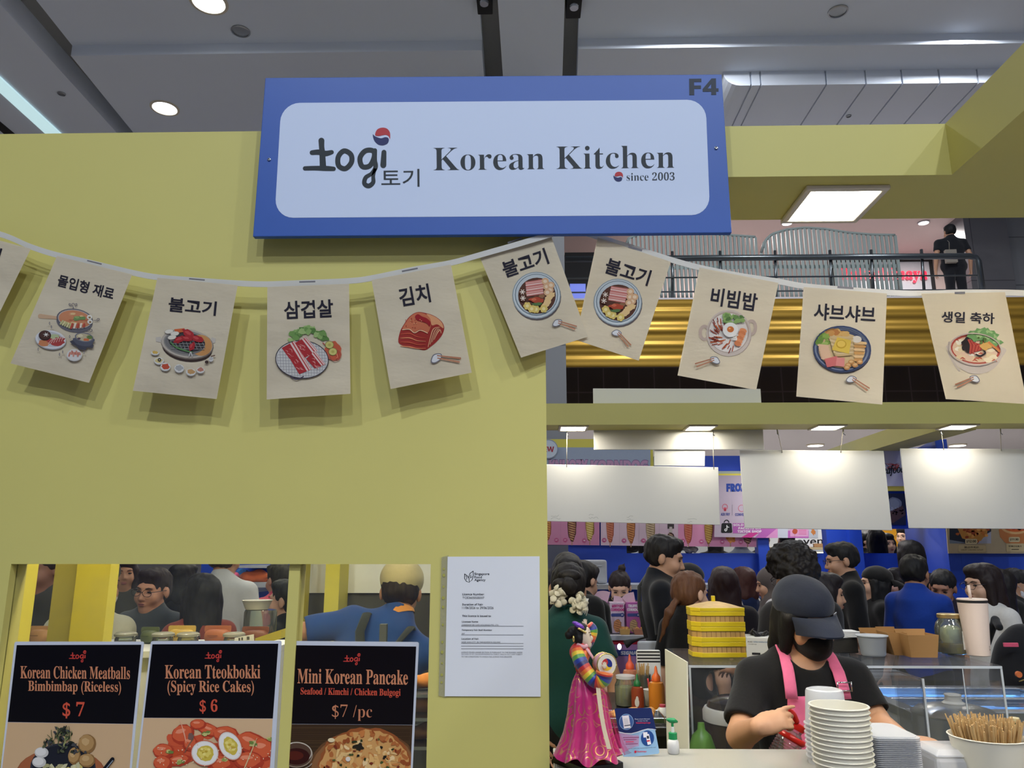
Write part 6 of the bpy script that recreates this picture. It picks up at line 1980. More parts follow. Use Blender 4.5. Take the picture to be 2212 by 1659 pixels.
# ------------------------------------------------------------------ the stall worker in the navy cap
def worker(t, H, q, s, T):
    A = Sdf(); g = .022
    for c, r in (((0, 0, .95), (.155, .105, .125)), ((0, 0, 1.10), (.135, .092, .15)), ((0, .002, 1.28), (.158, .105, .17))):
        A.ell(q(c), [(x * (.95 if i == 0 else 1) + g) * s for i, x in enumerate(r)], None, k=.06)
    A.half(q((0, -.03, 1.0)), (0, 1, 0)); A.half(q((0, 0, 1.352)), (0, -.10, 1))
    A.half(q((.105, 0, 1.2)), (1, 0, .12)); A.half(q((-.105, 0, 1.2)), (-1, 0, .12)); A.half(q((0, 0, .62)), (0, 0, -1))
    pk = fab((226, 112, 150))
    A.build('apron', pk, t, .006, wob=.004, wsc=12)
    for sx in (-1, 1):
        mb = MB()
        mb.tube([q((sx * .082, -.122, 1.335)), q((sx * .081, -.116, 1.365)), q((sx * .078, -.096, 1.41)), q((sx * .072, -.055, 1.452)), q((sx * .066, .0, 1.478)), q((sx * .055, .06, 1.47))], .019 * s, 12, flat=.22)
        mb.build('apron_strap', pk, t, smooth='all')
    mb = MB()
    c = q((.081, -.128, 1.365))
    for k_ in range(2):
        z = .018 - k_ * .022
        mb.tube([c + Vector((-.019, 0, z)), c + Vector((.019, 0, z))], .0022, 6)
    for x in (-.019, .019): mb.tube([c + Vector((x, 0, .020)), c + Vector((x, 0, -.006))], .0022, 6)
    mb.build('strap_buckle', M_chrome, t, smooth='all')
    mb = MB(); p = H((.056, -.088, .050)); 
    R = Matrix.Rotation(R_(35), 3, 'Z')
    mb.cbox((0, 0, 0), (.026, .002, .006)); 
    mb.v = [tuple(H(Vector((.054, -.0795, .052)) + R @ Vector(v))) for v in mb.v]
    mb.build('cap_badge', M_alu, t)
person('person serving in a navy cap, black mask and pink apron, looking down', (1738, 1340), 2.38, 0, 'bob', hc=(20, 18, 18), sk=(200, 152, 118), top=(18, 18, 20), head=(19, -3, 14), mask=(20, 19, 20), cap=((40, 46, 62), 'front'),
       res=.0048, hs=.88, neck='v', sleeve=.72, wide=.98, extra=worker, wobble=.005,
       arms={-1: ('px', (1600, 1590, 2.30), (1640, 1570, 2.07), (.90, -.12, .32), (.30, .80, -.40)), 1: ('px', (1893, 1560, 2.34), (1950, 1598, 2.16), (.95, -.30, -.10), (0, 0, -1))},
       hand_pose={-1: dict(curl=(.35, .75, .85, .95), spread=.05, thumb=.6, tx=.2, size=.80), 1: dict(curl=.45)})

# ------------------------------------------------------------------ people seen through the left window
def polo(t, H, q, s, T):
    mb = MB()
    mb.lathe([(.080 * s, 0), (.080 * s, .014), (.066 * s, .036)], 20, cap=False)
    M = Matrix.Translation(q((0, .02, 1.465))) @ Matrix.Rotation(R_(18), 4, 'Y') @ Matrix.Rotation(R_(14), 4, 'X'); mb.v = [tuple(M @ Vector(v)) for v in mb.v]
    mb.build('collar', fab((222, 150, 70)), t, smooth='all')
    mb = MB()
    mb.tube([q((-.09, -.05, 1.44)), q((-.09, .105, 1.43)), q((-.07, .150, 1.32)), q((.0, .150, 1.18)), q((.10, .125, 1.05))], .020 * s, 8, flat=.3)
    mb.tube([q((.11, -.04, 1.43)), q((.11, .10, 1.41)), q((.09, .150, 1.32)), q((.02, .153, 1.20)), q((-.12, .125, 1.04))], .020 * s, 8, flat=.3)
    mb.build('apron_strap', fab((46, 52, 50)), t, smooth='all')
person('person in a blue polo and beige mesh cap, bent over with back turned', (866, 1281), 3.4, 176, 'short', hc=(40, 34, 30), sk=(186, 136, 104), top=(38, 72, 138), head=(-8, 20, 0), lean=22, side=-22, cap=((196, 186, 142), 'mesh'), res=.0065, wide=1.12, sleeve=.85, extra=polo, face=False,
       arms={1: ('px', (652, 1366, 3.3), (700, 1392, 3.5), (.6, .6, -.3), (.3, 0, -1)), -1: ('px', (900, 1420, 3.4), (880, 1480, 3.5), (-.2, .6, -.6), (0, 0, -1))}, hand_pose={1: dict(curl=.7)})
person('person in an off-white top and dark cap with a mask strap, behind the yellow post', (207, 1266), 3.4, 172, 'short', sk=(196, 146, 112), top=(206, 204, 184), res=.008, cap=((34, 40, 38), 'back'), mask=(226, 222, 210), head=(4, 0, 0), sleeve=.9, neck='high')
person('person in thin-rimmed glasses and a dark grey T-shirt talking, seen through the left window', (330, 1276), 4.4, -6, 'short', hc=(44, 34, 34), sk=(206, 150, 122), top=(66, 72, 78), glasses=True, res=.0065, head=(6, 4, 0), wide=1.05)
person('long-haired person in a rust red top, back turned in the left window', (436, 1292), 4.1, -140, 'long', hc=(24, 22, 22), sk=(188, 130, 102), top=(138, 62, 50), res=.008, wide=.95)
person('person in a white T-shirt with back turned, seen through the left window', (486, 1208), 4.9, 170, 'short', hc=(60, 44, 38), sk=(196, 146, 112), top=(206, 206, 204), res=.0075, wide=1.1, sleeve=.85, neck='wide',
       arms={1: ((.22, .0, 1.10), (.2, -.1, .88), (0, 0, -1), (-1, 0, 0)), -1: ((-.24, .02, 1.12), (-.30, -.1, .92), (0, -.3, -1), (1, 0, 0))})
person('person in a coral pink shirt standing behind the glass jar', (602, 1254), 5.7, -130, 'short', hc=(58, 56, 44), sk=(206, 156, 130), top=(232, 100, 122), res=.009, lean=6, wide=1.0)
person('person in very dark clothes at the right end of the left window', (618, 1300), 4.6, -100, 'short', hc=(40, 42, 32), sk=SK2, top=(36, 40, 34), res=.010)
def oprint(t, H, q, s, T):
    mb = MB()
    P = [q((-.085 + .034 * math.cos(a), -.122, 1.255 + .045 * math.sin(a) + .02 * math.cos(a))) for a in np.linspace(0, 2 * PI, 25)]
    mb.tube(P, .007, 6, flat=.5)
    mb.build('shirt_print', mat('print_white', (206, 206, 206), .6), t, smooth='all')
person('person in a dark T-shirt printed with a white ring, leftmost in the window', (92, 1235), 3.9, -10, 'short', hc=(44, 34, 30), sk=(140, 100, 84), top=(58, 58, 54), res=.008, wide=1.1, extra=oprint)
person('person in dark clothes behind the talking person, left window', (268, 1240), 5.6, 30, 'long', hc=(40, 30, 26), sk=SK3, top=(50, 50, 44), res=.012)
person('person with black hair and a bare arm, between the talking person and the white T-shirt', (395, 1258), 5.3, 160, 'bob', hc=(22, 20, 20), sk=SK2, top=(26, 26, 26), res=.011, sleeve=.2)
# ------------------------------------------------------------------ the person on the balcony
def tote(t, H, q, s, T):
    mb = MB()
    mb.tube([q((.03, -.10, 1.30)), q((.10, .02, 1.47)), q((.09, .13, 1.34)), q((.12, .15, 1.1))], .012, 6, flat=.4)
    mb.box(q((.02, .13, .95)), q((.2, .2, 1.18)))
    mb.build('shoulder_bag', fab((140, 134, 124)), t, smooth=True)
person('person in black with a shoulder bag, back turned, standing on the upper balcony', (2051, 502), 11.6, 176, 'short', hc=(22, 22, 24), sk=SK1, top=(30, 32, 38), legs=(26, 28, 34), res=.014, ground=5.16, wide=1.35, extra=tote)
# ================================================================== things of the stall
# blank boards hung from the back beam
M_foam = mat('white_foam_board', (226, 224, 216), 0.6, var=0.02, scale=4)
def blank(label, px, Y, th=.012, strings=()):
    c = at(px[0][0], px[0][1], Y)
    t = thing('blank_board', c, label, 'board', 'blank white boards under the back beam')
    mb = MB(); mb.prism([at(x, y, Y) for x, y in reversed(px)], (0, th, 0))
    child(mb.build('panel', M_foam, bevel=.003), t)
    for a, b in strings:
        p, q = at(a[0], a[1], YB + .255), at(b[0], b[1] + 6, Y - .002)
        mb = MB(); mb.tube([Vector((p.x, YB + .255, Z_B + .01)), q], .0028, 6)
        child(mb.build('string', mat('cord_white', (196, 188, 170), .7), smooth='all'), t)
        mb = MB(); mb.tube([Vector((p.x, YB + .255, Z_B + .002)), Vector((p.x, YB + .255, Z_B - .035)), Vector((p.x + .012, YB + .255, Z_B - .045))], .004, 6)
        child(mb.build('hook', M_alu, smooth='all'), t)
    return t
b1 = blank('wide blank white board with faint pencil marks, next to the yellow wall edge', [(1165, 1002.6), (1551.7, 1009.3), (1555.4, 1134), (1165, 1125.5)], 5.90, strings=(((1225, 945), (1224, 1003)), ((1540, 945), (1542, 1008))))
k = Ink(plane_at(5.90), base=.001)
rr = random.Random(5)
for cx, cy in ((1200, 1114), (1282, 1113), (1364, 1116), (1495, 1122)):
    for row in range(2):
        k.stroke([(cx - 10 + i * 3.4, cy + row * 6 + rr.uniform(-2, 2)) for i in range(rr.randint(4, 7))], .7, (176, 176, 168), caps=False)
child(k.build('pencil_marks', M_ink), b1)
blank('blank white board hanging in the middle below the third lit panel', [(1597.7, 971.5), (1909, 974), (1927.5, 1145.7), (1608.8, 1141)], 5.96, strings=(((1679, 932), (1690, 972)), ((1822, 934), (1816, 972))))
blank('blank white board hanging at the right, cut off by the frame edge', [(1945, 968.6), (2246, 970), (2252, 1143), (1964, 1141)], 5.96, strings=(((2033, 935), (2039, 966)), ((2162, 936), (2163, 968))))
blank('tall blank white board standing behind the back beam, lit by the second panel', [(1281, 839), (1643, 840), (1651, 971), (1283, 971.5)], 5.912)
blank('small blank white board below the tall one', [(1413, 960), (1523, 960), (1522.6, 1007), (1413, 1006)], 5.925)

# ------------------------------------------------------------------ front counter
ZC = 1.15
yc1 = atz(1480, 1617, ZC).y
M_ctop = mat_glass('counter_glass', (236, 238, 234), 0.22, haze=.5, hazecol=(206, 204, 196), rough=.08)
t = thing('counter', (1.0, 1.8, 0), 'glass topped serving counter of the stall below the opening', 'counter')
cx0 = XW + .012
child(MB().box((cx0, 1.52, ZC - .012), (3.2, yc1, ZC)).build('glass_top', M_ctop, bevel=.002), t)
child(MB().box((cx0, 1.54, ZC - .05), (3.2, yc1 - .03, ZC - .014)).build('worktop', mat('counter_laminate', (196, 194, 186), .35, var=.03)), t)
child(MB().box((cx0, 1.56, 0), (3.2, yc1 - .06, ZC - .052)).build('cabinet', M_yel), t)
# clear price upstand in front
# inner work table
ZT = .90
t = thing('work_table', (1.0, 2.9, 0), 'steel topped work table behind the person in the navy cap', 'table')
child(MB().box((.572, 2.6, ZT - .03), (2.6, 3.08, ZT)).build('table_top', M_alu, bevel=.004), t)
for x in (.6, 2.55):
    for y in (2.66, 3.04): child(MB().box((x - .02, y - .02, 0), (x + .02, y + .02, ZT - .031)).build('leg', M_alu), t)

# --- the dancing doll in hanbok
def rainbow():
    if 'rainbow_silk' in _M: return _M['rainbow_silk']
    m = bpy.data.materials.new('rainbow_silk'); m.use_nodes = True
    nt = m.node_tree; b = nt.nodes['Principled BSDF']
    a = nt.nodes.new('ShaderNodeAttribute'); a.attribute_name = 'Col'
    nt.links.new(a.outputs['Color'], b.inputs['Base Color']); b.inputs['Roughness'].default_value = .38; b.inputs['Sheen Weight'].default_value = .3
    _M['rainbow_silk'] = m
    return m
RB = [(196, 44, 40), (226, 110, 40), (232, 196, 50), (92, 150, 60), (36, 60, 150), (40, 36, 96)]
def sleeve_tube(mb, pts, rs, n=14, bands=18, ph=0):
    P = smooth3(pts, bands); m = len(P)
    k0 = len(mb.f); mb.tube(P, [float(np.interp(i / (m - 1), np.linspace(0, 1, len(rs)), rs)) for i in range(m)], n)
    for j in range(k0, len(mb.f)): mb.c[j] = rgb(RB[((j - k0) // (n * 2) + ph) % 6])
def smooth3(pts, n):
    P = [Vector(p) for p in pts]; out = []
    T = np.linspace(0, len(P) - 1, n)
    for t in T:
        i = min(int(t), len(P) - 2); f = t - i
        p0, p1, p2, p3 = P[max(i - 1, 0)], P[i], P[i + 1], P[min(i + 2, len(P) - 1)]
        out.append(0.5 * ((2 * p1) + (p2 - p0) * f + (2 * p0 - 5 * p1 + 4 * p2 - p3) * f * f + (3 * p1 - p0 - 3 * p2 + p3) * f ** 3))
    return out
YD = 1.80
D0 = atz(1270, 1640, ZC); D0 = Vector((at(1268, 1640, YD).x, YD, ZC))
t = thing('doll', D0, 'dancing doll in a pink gold-patterned hanbok with rainbow sleeves and a drum, on the counter', 'doll')
K = YD * .985 / F_ * 1.03      # metres per pixel at the doll
def dp(px, py, dy=0.0):
    p = at(px, py, YD + dy); return p - D0
zb0 = .014
mb = MB(); 
a = [dp(1193, 1618, .03), dp(1256, 1646, -.06), dp(1346, 1634, -.02), dp(1300, 1612, .08)]
mb.prism([(p.x, p.y, 0) for p in a], (0, 0, zb0)); mb.build('base', mat('black_lacquer', (24, 22, 24), .25), t, bevel=.001)
# skirt: flaring cone with folds, hem uneven
M_skirt = None
def skirt_mat():
    m = bpy.data.materials.new('pink_gold_brocade'); m.use_nodes = True
    nt = m.node_tree; b = nt.nodes['Principled BSDF']
    tc = nt.nodes.new('ShaderNodeTexCoord'); vo = nt.nodes.new('ShaderNodeTexVoronoi'); vo.feature = 'F1'; vo.inputs['Scale'].default_value = 30
    wv = nt.nodes.new('ShaderNodeMath'); wv.operation = 'MULTIPLY'; wv.inputs[1].default_value = 26
    sn = nt.nodes.new('ShaderNodeMath'); sn.operation = 'SINE'
    rp = nt.nodes.new('ShaderNodeMapRange'); rp.inputs['From Min'].default_value = .80; rp.inputs['From Max'].default_value = .92
    nz = nt.nodes.new('ShaderNodeTexNoise'); nz.inputs['Scale'].default_value = 18
    n2 = nt.nodes.new('ShaderNodeMapRange'); n2.inputs['From Min'].default_value = .42; n2.inputs['From Max'].default_value = .52
    mu = nt.nodes.new('ShaderNodeMath'); mu.operation = 'MULTIPLY'
    mx = nt.nodes.new('ShaderNodeMix'); mx.data_type = 'RGBA'
    mx.inputs[6].default_value = rgb(196, 36, 112); mx.inputs[7].default_value = rgb(232, 186, 96)
    nt.links.new(tc.outputs['Object'], vo.inputs['Vector']); nt.links.new(tc.outputs['Object'], nz.inputs['Vector'])
    nt.links.new(vo.outputs['Distance'], wv.inputs[0]); nt.links.new(wv.outputs[0], sn.inputs[0]); nt.links.new(sn.outputs[0], rp.inputs['Value'])
    nt.links.new(nz.outputs[0], n2.inputs['Value']); nt.links.new(rp.outputs[0], mu.inputs[0]); nt.links.new(n2.outputs[0], mu.inputs[1])
    nt.links.new(mu.outputs[0], mx.inputs[0]); nt.links.new(mx.outputs[2], b.inputs['Base Color'])
    nt.links.new(mu.outputs[0], b.inputs['Metallic']); b.inputs['Roughness'].default_value = .35; b.inputs['Sheen Weight'].default_value = .4
    return m
M_skirt = skirt_mat()
def sk(u, v):
    # v 0 top (waist) .. 1 hem ; outline read from the photo in pixels
    yv = [1447, 1470, 1500, 1540, 1580, 1610, 1632]
    lv = [1247, 1237, 1230, 1226, 1218, 1206, 1196]; rv = [1268, 1290, 1308, 1314, 1322, 1331, 1342]
    y = 1447 + v * 185; l, r = np.interp(y, yv, lv), np.interp(y, yv, rv)
    c, w = (l + r) / 2, (r - l) / 2
    a = 2 * PI * u
    fold = 1 + (.05 + .07 * v) * math.sin(9 * a + 1.2 * math.sin(3 * a)) 
    p = dp(c + w * math.cos(a) * min(1.04, fold), y + 8 * v * math.sin(a) * 0, 0)
    d = -math.sin(a) * w * K * .85 * fold
    return Vector((p.x, p.y + d, max(zb0 + .001, p.z + (.006 * math.sin(7 * a) if v > .97 else 0))))
mb = MB(); mb.grid(sk, 96, 30, True); mb.build('skirt', M_skirt, t, smooth='all')
def sk2(u, v):
    q = sk(u, v); c = sk(u + .5, v); m_ = (q + c) / 2
    return m_ + (q - m_) * (1.03 + .10 * v * max(0, math.sin(6 * PI * u + 1))) + Vector((.012 * v, 0, 0))
mb = MB(); mb.grid(lambda u, v: sk2(.42 + u * .60, .05 + v * .93), 60, 24, True)
mb.build('overskirt', mat('pink_organza', (236, 60, 140), .4, var=.05, alpha=.38), t, smooth='all')
mb = MB()
def train(u, v):
    p = dp(1318 + u * 62, 1590 + v * 34 + 10 * math.sin(u * 5) * (v - .4) - 6 * u, -.02 - .02 * math.sin(4 * u))
    return p
mb.grid(train, 16, 8, True); mb.build('sash_train', mat('pink_organza', (236, 60, 140)), t, smooth='all')
# torso and jacket
Sb = Sdf()
Sb.cap(dp(1254, 1405), dp(1256, 1445), .020, .013, k=.01); Sb.ell(dp(1252, 1410), (.022, .019, .016), k=.01)
Sb.build('torso', fab((214, 60, 60)), t, .0022)
mb = MB(); sleeve_tube(mb, [dp(1246, 1400, -.012), dp(1252, 1425, -.026), dp(1268, 1452, -.036), dp(1286, 1470, -.04), dp(1302, 1466, -.044), dp(1306, 1452, -.046)], [.013, .0155, .0145, .016, .018, .019], bands=40)
mb.build('sleeve', rainbow(), t, smooth='all')
mb = MB(); sleeve_tube(mb, [dp(1262, 1402, .012), dp(1272, 1384, .016), dp(1278, 1362, .018), dp(1270, 1350, .018)], [.010, .013, .014, .011], bands=24, ph=2)
mb.build('sleeve', rainbow(), t, smooth='all')
mb = MB()
for i, (a, b) in enumerate((((1243, 1408), (1248, 1440)), ((1250, 1404), (1254, 1444)), ((1257, 1402), (1259, 1444)), ((1264, 1404), (1263, 1440)))):
    mb.col = rgb(RB[(i * 2 + 1) % 6]); mb.tube([dp(a[0], a[1], -.014), dp(b[0], b[1], -.012)], .0075, 8)
mb.col = None
mb.build('jacket', rainbow(), t, smooth='all')
mb = MB(); mb.tube([dp(1262, 1394, -.012), dp(1272, 1408, -.018), dp(1284, 1426, -.022)], .005, 8, flat=.5); mb.tube([dp(1247, 1393, -.012), dp(1262, 1398, -.020), dp(1268, 1394, -.016)], .0045, 8)
mb.build('collar', fab((226, 170, 176)), t, smooth='all')
mb = MB(); 
pts = smooth3([dp(1291, 1477, -.05), dp(1296, 1520, -.058), dp(1304, 1570, -.066), dp(1316, 1618, -.074)], 14)
for i in range(13):
    a, b = pts[i], pts[i + 1]
    mb.add([a + Vector((-.0045, 0, 0)), b + Vector((-.0045, 0, 0)), b + Vector((.0045, 0, 0)), a + Vector((.0045, 0, 0))], [(0, 1, 2, 3)])
    mb.add([a + Vector((-.0045, .0012, 0)), b + Vector((-.0045, .0012, 0)), b + Vector((.0045, .0012, 0)), a + Vector((.0045, .0012, 0))], [(3, 2, 1, 0)])
mb.build('ribbon', fab((226, 208, 176)), t)
# head
Sh = Sdf(); hcn = dp(1262, 1374)
Sh.ell(hcn + Vector((-.002, 0, .006)), (.0165, .016, .018), k=.006); Sh.ell(hcn + Vector((.004, -.002, -.008)), (.013, .0125, .015), k=.008); Sh.ell(hcn + Vector((.0165, -.006, -.004)), (.003, .003, .004), k=.004); Sh.ell(hcn + Vector((.010, -.006, -.019)), .005, k=.006)
Sh.cap(hcn + Vector((-.003, .0, -.014)), hcn + Vector((-.006, 0, -.032)), .0085, .011, k=.006)
Sh.build('head', mat('doll_porcelain', (226, 206, 180), .35, var=.01), t, .0013)
mb = MB(); mb.ell(hcn + Vector((.0135, -.0105, .004)), (.0025, .0016, .0010), 8, 5, Euler((0, .2, .6))); mb.tube([hcn + Vector((.009, -.013, .0085)), hcn + Vector((.013, -.0115, .0098)), hcn + Vector((.0165, -.008, .009))], .0006, 5)
mb.build('eye', M_eye, t, smooth='all')
mb = MB(); mb.ell(hcn + Vector((.0155, -.0085, -.0125)), (.0022, .002, .0012), 8, 5); mb.build('lips', mat('doll_red', (190, 40, 48), .4), t, smooth='all')
Hh = Sdf(); Hh.ell(hcn + Vector((-.007, .002, .010)), (.0185, .0185, .0185), k=.006); Hh.ell(hcn + Vector((-.012, -.006, -.004)), (.011, .012, .014), k=.006)
Hh.ell(hcn + Vector((.012, -.006, -.002)), (.0135, .02, .0165), k=.004, sub=True)
for i in range(3): Hh.ell(hcn + Vector((-.026 - i * .005, .002, .008 - i * .003)), (.009 - i * .001, .010, .013 - i * .002), k=.003)
Hh.build('hair', hairm((20, 18, 18)), t, .0014, wob=.0012, wsc=160)
mb = MB()
mb.ell(dp(1251, 1352, -.01), (.014, .006, .006), 12, 8, Euler((0, .5, 0))); mb.ell(dp(1243, 1346, -.01), (.008, .004, .004), 10, 6, Euler((0, .2, 0)))
mb.build('headdress', mat('violet_satin', (120, 70, 176), .3, metal=.3), t, smooth='all')
mb = MB()
for i in range(7): mb.ell(dp(1250 + i * 2.4, 1358 + i * 1.3, -.018), .0026, 8, 6)
mb.ell(dp(1239, 1380, -.016), (.003, .003, .007), 8, 6)
mb.build('hair_ornament', mat('gilt', (222, 196, 120), .25, metal=.8), t, smooth='all')
# hands
for nm, (px, py, dy), ang in (('hand', (1306, 1440, -.052), 0), ('hand', (1264, 1347, .016), 1)):
    Sx = Sdf(); p = dp(px, py, dy)
    Sx.ell(p, (.0042, .003, .0055), k=.003)
    for i in range(4): Sx.cap(p + Vector(((i - 1.5) * .0019, 0, .003)), p + Vector(((i - 1.5) * .0026, -.001, .0105 - abs(i - 1.4) * .001)), .0011, .0009, k=.001)
    Sx.cap(p + Vector((-.004, 0, -.001)), p + Vector((-.0065, -.001, .0045)), .0012, k=.001)
    Sx.build(nm, mat('doll_porcelain', (226, 206, 180)), t, .0009)
# drum
dc = dp(1306, 1434, -.03); M = Matrix.Translation(dc) @ Matrix.Rotation(R_(18), 4, 'Z') @ Matrix.Rotation(R_(90), 4, 'X')
mb = MB(); mb.M = M; mb.lathe([(.0215, -.012), (.0225, -.009), (.0225, .009), (.0215, .012)], 32); mb.build('drum', mat('drum_side', (206, 160, 170), .5), t, smooth=True)
for z in (-.0115, .0115):
    mb = MB(); mb.M = M
    mb.tube([(.0222 * math.cos(a), .0222 * math.sin(a), z) for a in np.linspace(0, 2 * PI, 33)], .0017, 6); mb.build('drum_rim', mat('gilt', (222, 196, 120)), t, smooth='all')
fz = M @ Vector((0, 0, .0125)); 
ex, ey = (M.to_3x3() @ Vector((1, 0, 0))), (M.to_3x3() @ Vector((0, -1, 0)))
k = Ink(lambda x, y, h: fz + ex * x + ey * y + (M.to_3x3() @ Vector((0, 0, 1))) * h, k=.001, base=1e-4)
k.disc(0, 0, 21.5, 21.5, (228, 222, 206), n=40)
for i, c in enumerate(((36, 50, 130), (226, 196, 56), (190, 50, 50))):
    a0 = -100 + i * 120
    sp = lambda base: [(12.5 * q / 8 * math.cos(R_(base + 70 * (1 - q / 8))), 12.5 * q / 8 * math.sin(R_(base + 70 * (1 - q / 8)))) for q in range(1, 9)]
    pts = [(0, 0)] + sp(a0) + [(12.5 * math.cos(R_(a0 + j * 12)), 12.5 * math.sin(R_(a0 + j * 12))) for j in range(1, 10)] + list(reversed(sp(a0 + 120)))
    k.poly(pts, c)
k.build('drum_skin', M_ink, t)

# --- acrylic notice card
def slab3(px, Y0, tilt, name, m, t, th=.003, lean=.0):
    pass
YN = 1.885
def card_pt(x, y, h):
    """leaning card: its top is further back"""
    zb = at(1400, 1634, YN).z
    p = at(x, y, YN); f = max(0, (p.z - zb))
    Yc = YN + f * .22
    q = at(x, y, Yc); return q - Vector((0, h, 0))
t = thing('notice_card', card_pt(1385, 1630, 0), 'navy and pale blue notice card leaning beside the doll on the counter', 'card')
Q = rquad([(1328, 1533), (1406, 1529), (1425, 1628), (1347, 1637)], 5)
mb = MB(); P = [card_pt(x, y, 0) for x, y in Q]
mb.prism(list(reversed(P)), (0, .004, 0)); child(mb.build('card', mat('card_pale_blue', (150, 190, 222), .25, var=.02)), t)
k = Ink(card_pt, 1320, 1380, .16815, base=4e-4, step=2e-5)
k.poly([(44, 905), (60, 893), (500, 885), (520, 900), (577, 1165), (530, 1155), (470, 1152), (400, 1170), (330, 1195), (260, 1212), (180, 1210), (92, 1188)], (28, 42, 92))
k.poly([(92, 1188), (180, 1210), (260, 1212), (330, 1195), (400, 1170), (470, 1152), (530, 1155), (577, 1165), (578, 1172), (530, 1162), (470, 1160), (400, 1179), (330, 1204), (260, 1221), (180, 1219), (94, 1197)], (226, 232, 238))
k.ring(196, 1066, 89, 100, 5, (150, 190, 222)); k.disc(196, 1066, 86, 97, (60, 92, 150)); k.poly([(140, 990), (226, 980), (254, 1142), (166, 1152)], (226, 228, 232)); k.poly([(170, 1110), (246, 1100), (250, 1112), (172, 1122)], (60, 64, 80))
for i in range(5): k.stroke([(160 + i * 3, 1030 + i * 16), (210 + i * 3, 1025 + i * 16)], 4, (150, 154, 166), sm=False, caps=False)
k.disc(468, 1275, 84, 100, (36, 74, 140)); k.poly([(410, 1200), (466, 1196), (470, 1262), (416, 1268)], (236, 238, 240)); k.poly([(442, 1226), (486, 1220), (516, 1352), (470, 1362)], (240, 240, 242)); k.poly([(456, 1246), (484, 1243), (490, 1280), (460, 1284)], (46, 50, 66)); k.poly([(455, 1304), (496, 1298), (500, 1316), (458, 1322)], (206, 50, 70))
k.text('Please ensure that your', 402, 1030, 196, 18, (206, 214, 226), -1, .0); k.text('receipt has the', 406, 1054, 130, 16, (206, 214, 226), -1); k.text(sans('Takashimaya Logo'), 412, 1080, 186, 24, (214, 60, 84), -1)
for i, (x0, x1) in enumerate(((150, 360), (160, 326), (186, 292), (186, 344))): k.stroke([(x0, 1268 + i * 27), (x1, 1264 + i * 27)], 9, (70, 80, 110), sm=False, caps=False) if i != 2 else k.stroke([(x0, 1322), (x1, 1320)], 12, (206, 80, 100), sm=False, caps=False)
k.text('valid for same day transactions at this stall', 390, 1402, 366, 14, (60, 70, 100), -3)
k.disc(312, 1450, 14, 16, (206, 40, 70)); k.text(sans('Takashimaya'), 390, 1448, 126, 28, (206, 40, 70), -1)
child(k.build('print', M_inkg), t)

# --- hand soap pump
def lathe_thing(name, label, cat, px, Yv, base_z, parts, group=None, sc=1.0, rz=0):
    x = at(px, 1195, Yv).x
    t = thing(name, (x, Yv, base_z), label, cat, group, rz=rz)
    for nm, prof, m, n in parts:
        MB().lathe([(r * sc, z * sc) for r, z in prof], n).build(nm, m, t, smooth=True)
    return t
M_white_p = mat('white_plastic', (230, 230, 226), .35, var=.01)
M_green_p = mat('green_plastic', (20, 140, 80), .3, var=.02)
Ys = 1.915
zs0 = ZC
t = lathe_thing('pump_bottle', 'white pump bottle with a green head beside the notice card', 'bottle', 1437, Ys, zs0,
                [('bottle', [(.011, 0), (.0135, .003), (.0135, .020), (.0125, .027), (.0095, .031)], M_white_p, 24), ('collar', [(.0098, .031), (.0098, .045), (.0075, .046)], M_green_p, 20), ('neck', [(.0042, .046), (.0038, .058)], M_white_p, 12), ('stem', [(.003, .058), (.003, .066)], M_green_p, 12)])
mb = MB(); mb.tube([(-.013, 0, .0735), (-.006, 0, .0715), (.004, 0, .071), (.0125, 0, .068)], [.0022, .0055, .006, .002], 10); mb.build('pump_head', M_green_p, t, smooth='all')

# --- leaning white sheet and acrylic divider
def lsheet(name, label, cat, px, Ys_, m, th=.004):
    pts = [at(x, y, Y) for (x, y), Y in zip(px, Ys_)]
    n = (pts[1] - pts[0]).cross(pts[3] - pts[0]).normalized()
    mb = MB(); mb.prism(pts, n * th)
    return tag(mb.build(name, m), label, cat)
lsheet('white_sheet', 'white plastic sheet standing on edge left of the bamboo steamer', 'board', [(1436, 1402), (1483, 1430), (1487, 1640), (1441, 1640)], [2.6, 2.35, 2.35, 2.6], mat('white_sheet', (222, 222, 206), .5, var=.04, scale=6, stretch=(1, 1, .2)))
# --- acrylic display case with things inside
ZA = at(1700, 1436, 2.62).z
M_acr = mat_glass('acrylic', (250, 251, 253), .10, haze=.05, hazecol=(190, 196, 206), rough=.03)
M_acre = mat('acrylic_edge', (206, 214, 224), .15, var=.02, spec=.8)
Xa, Xb = at(1488, 1436, 2.62).x, at(2163, 1443, 2.62).x
t = thing('display_case', (1.2, 2.9, ZT), 'clear acrylic display case carrying the bamboo steamer, box, jar and tumbler', 'display case')
child(MB().box((Xa, 2.62, ZA - .008), (Xb, 3.05, ZA)).build('top_sheet', M_acr), t)
child(MB().box((Xa, 2.62, ZT), (Xb, 2.626, ZA - .009)).build('front_sheet', M_acr), t)
child(MB().box((Xa, 2.627, ZT), (Xa + .006, 3.05, ZA - .009)).build('end_sheet', M_acr), t); child(MB().box((Xb - .006, 2.627, ZT), (Xb, 3.05, ZA - .009)).build('end_sheet', M_acr), t)
mb = MB()
mb.box((Xa - .001, 2.6165, ZA - .0095), (Xb + .001, 2.6198, ZA - .002))
child(mb.build('polished_edge', M_acre), t)
for x in (Xa - .001, Xb - .005):
    child(MB().box((x, 2.6165, ZT), (x + .006, 2.6198, ZA - .010)).build('corner_edge', M_acre), t)
for px in (2084,):
    x = at(px, 1500, 2.62).x; child(MB().box((x, 2.617, ZT), (x + .0025, 2.6195, ZA - .010)).build('joint_line', M_acre), t)
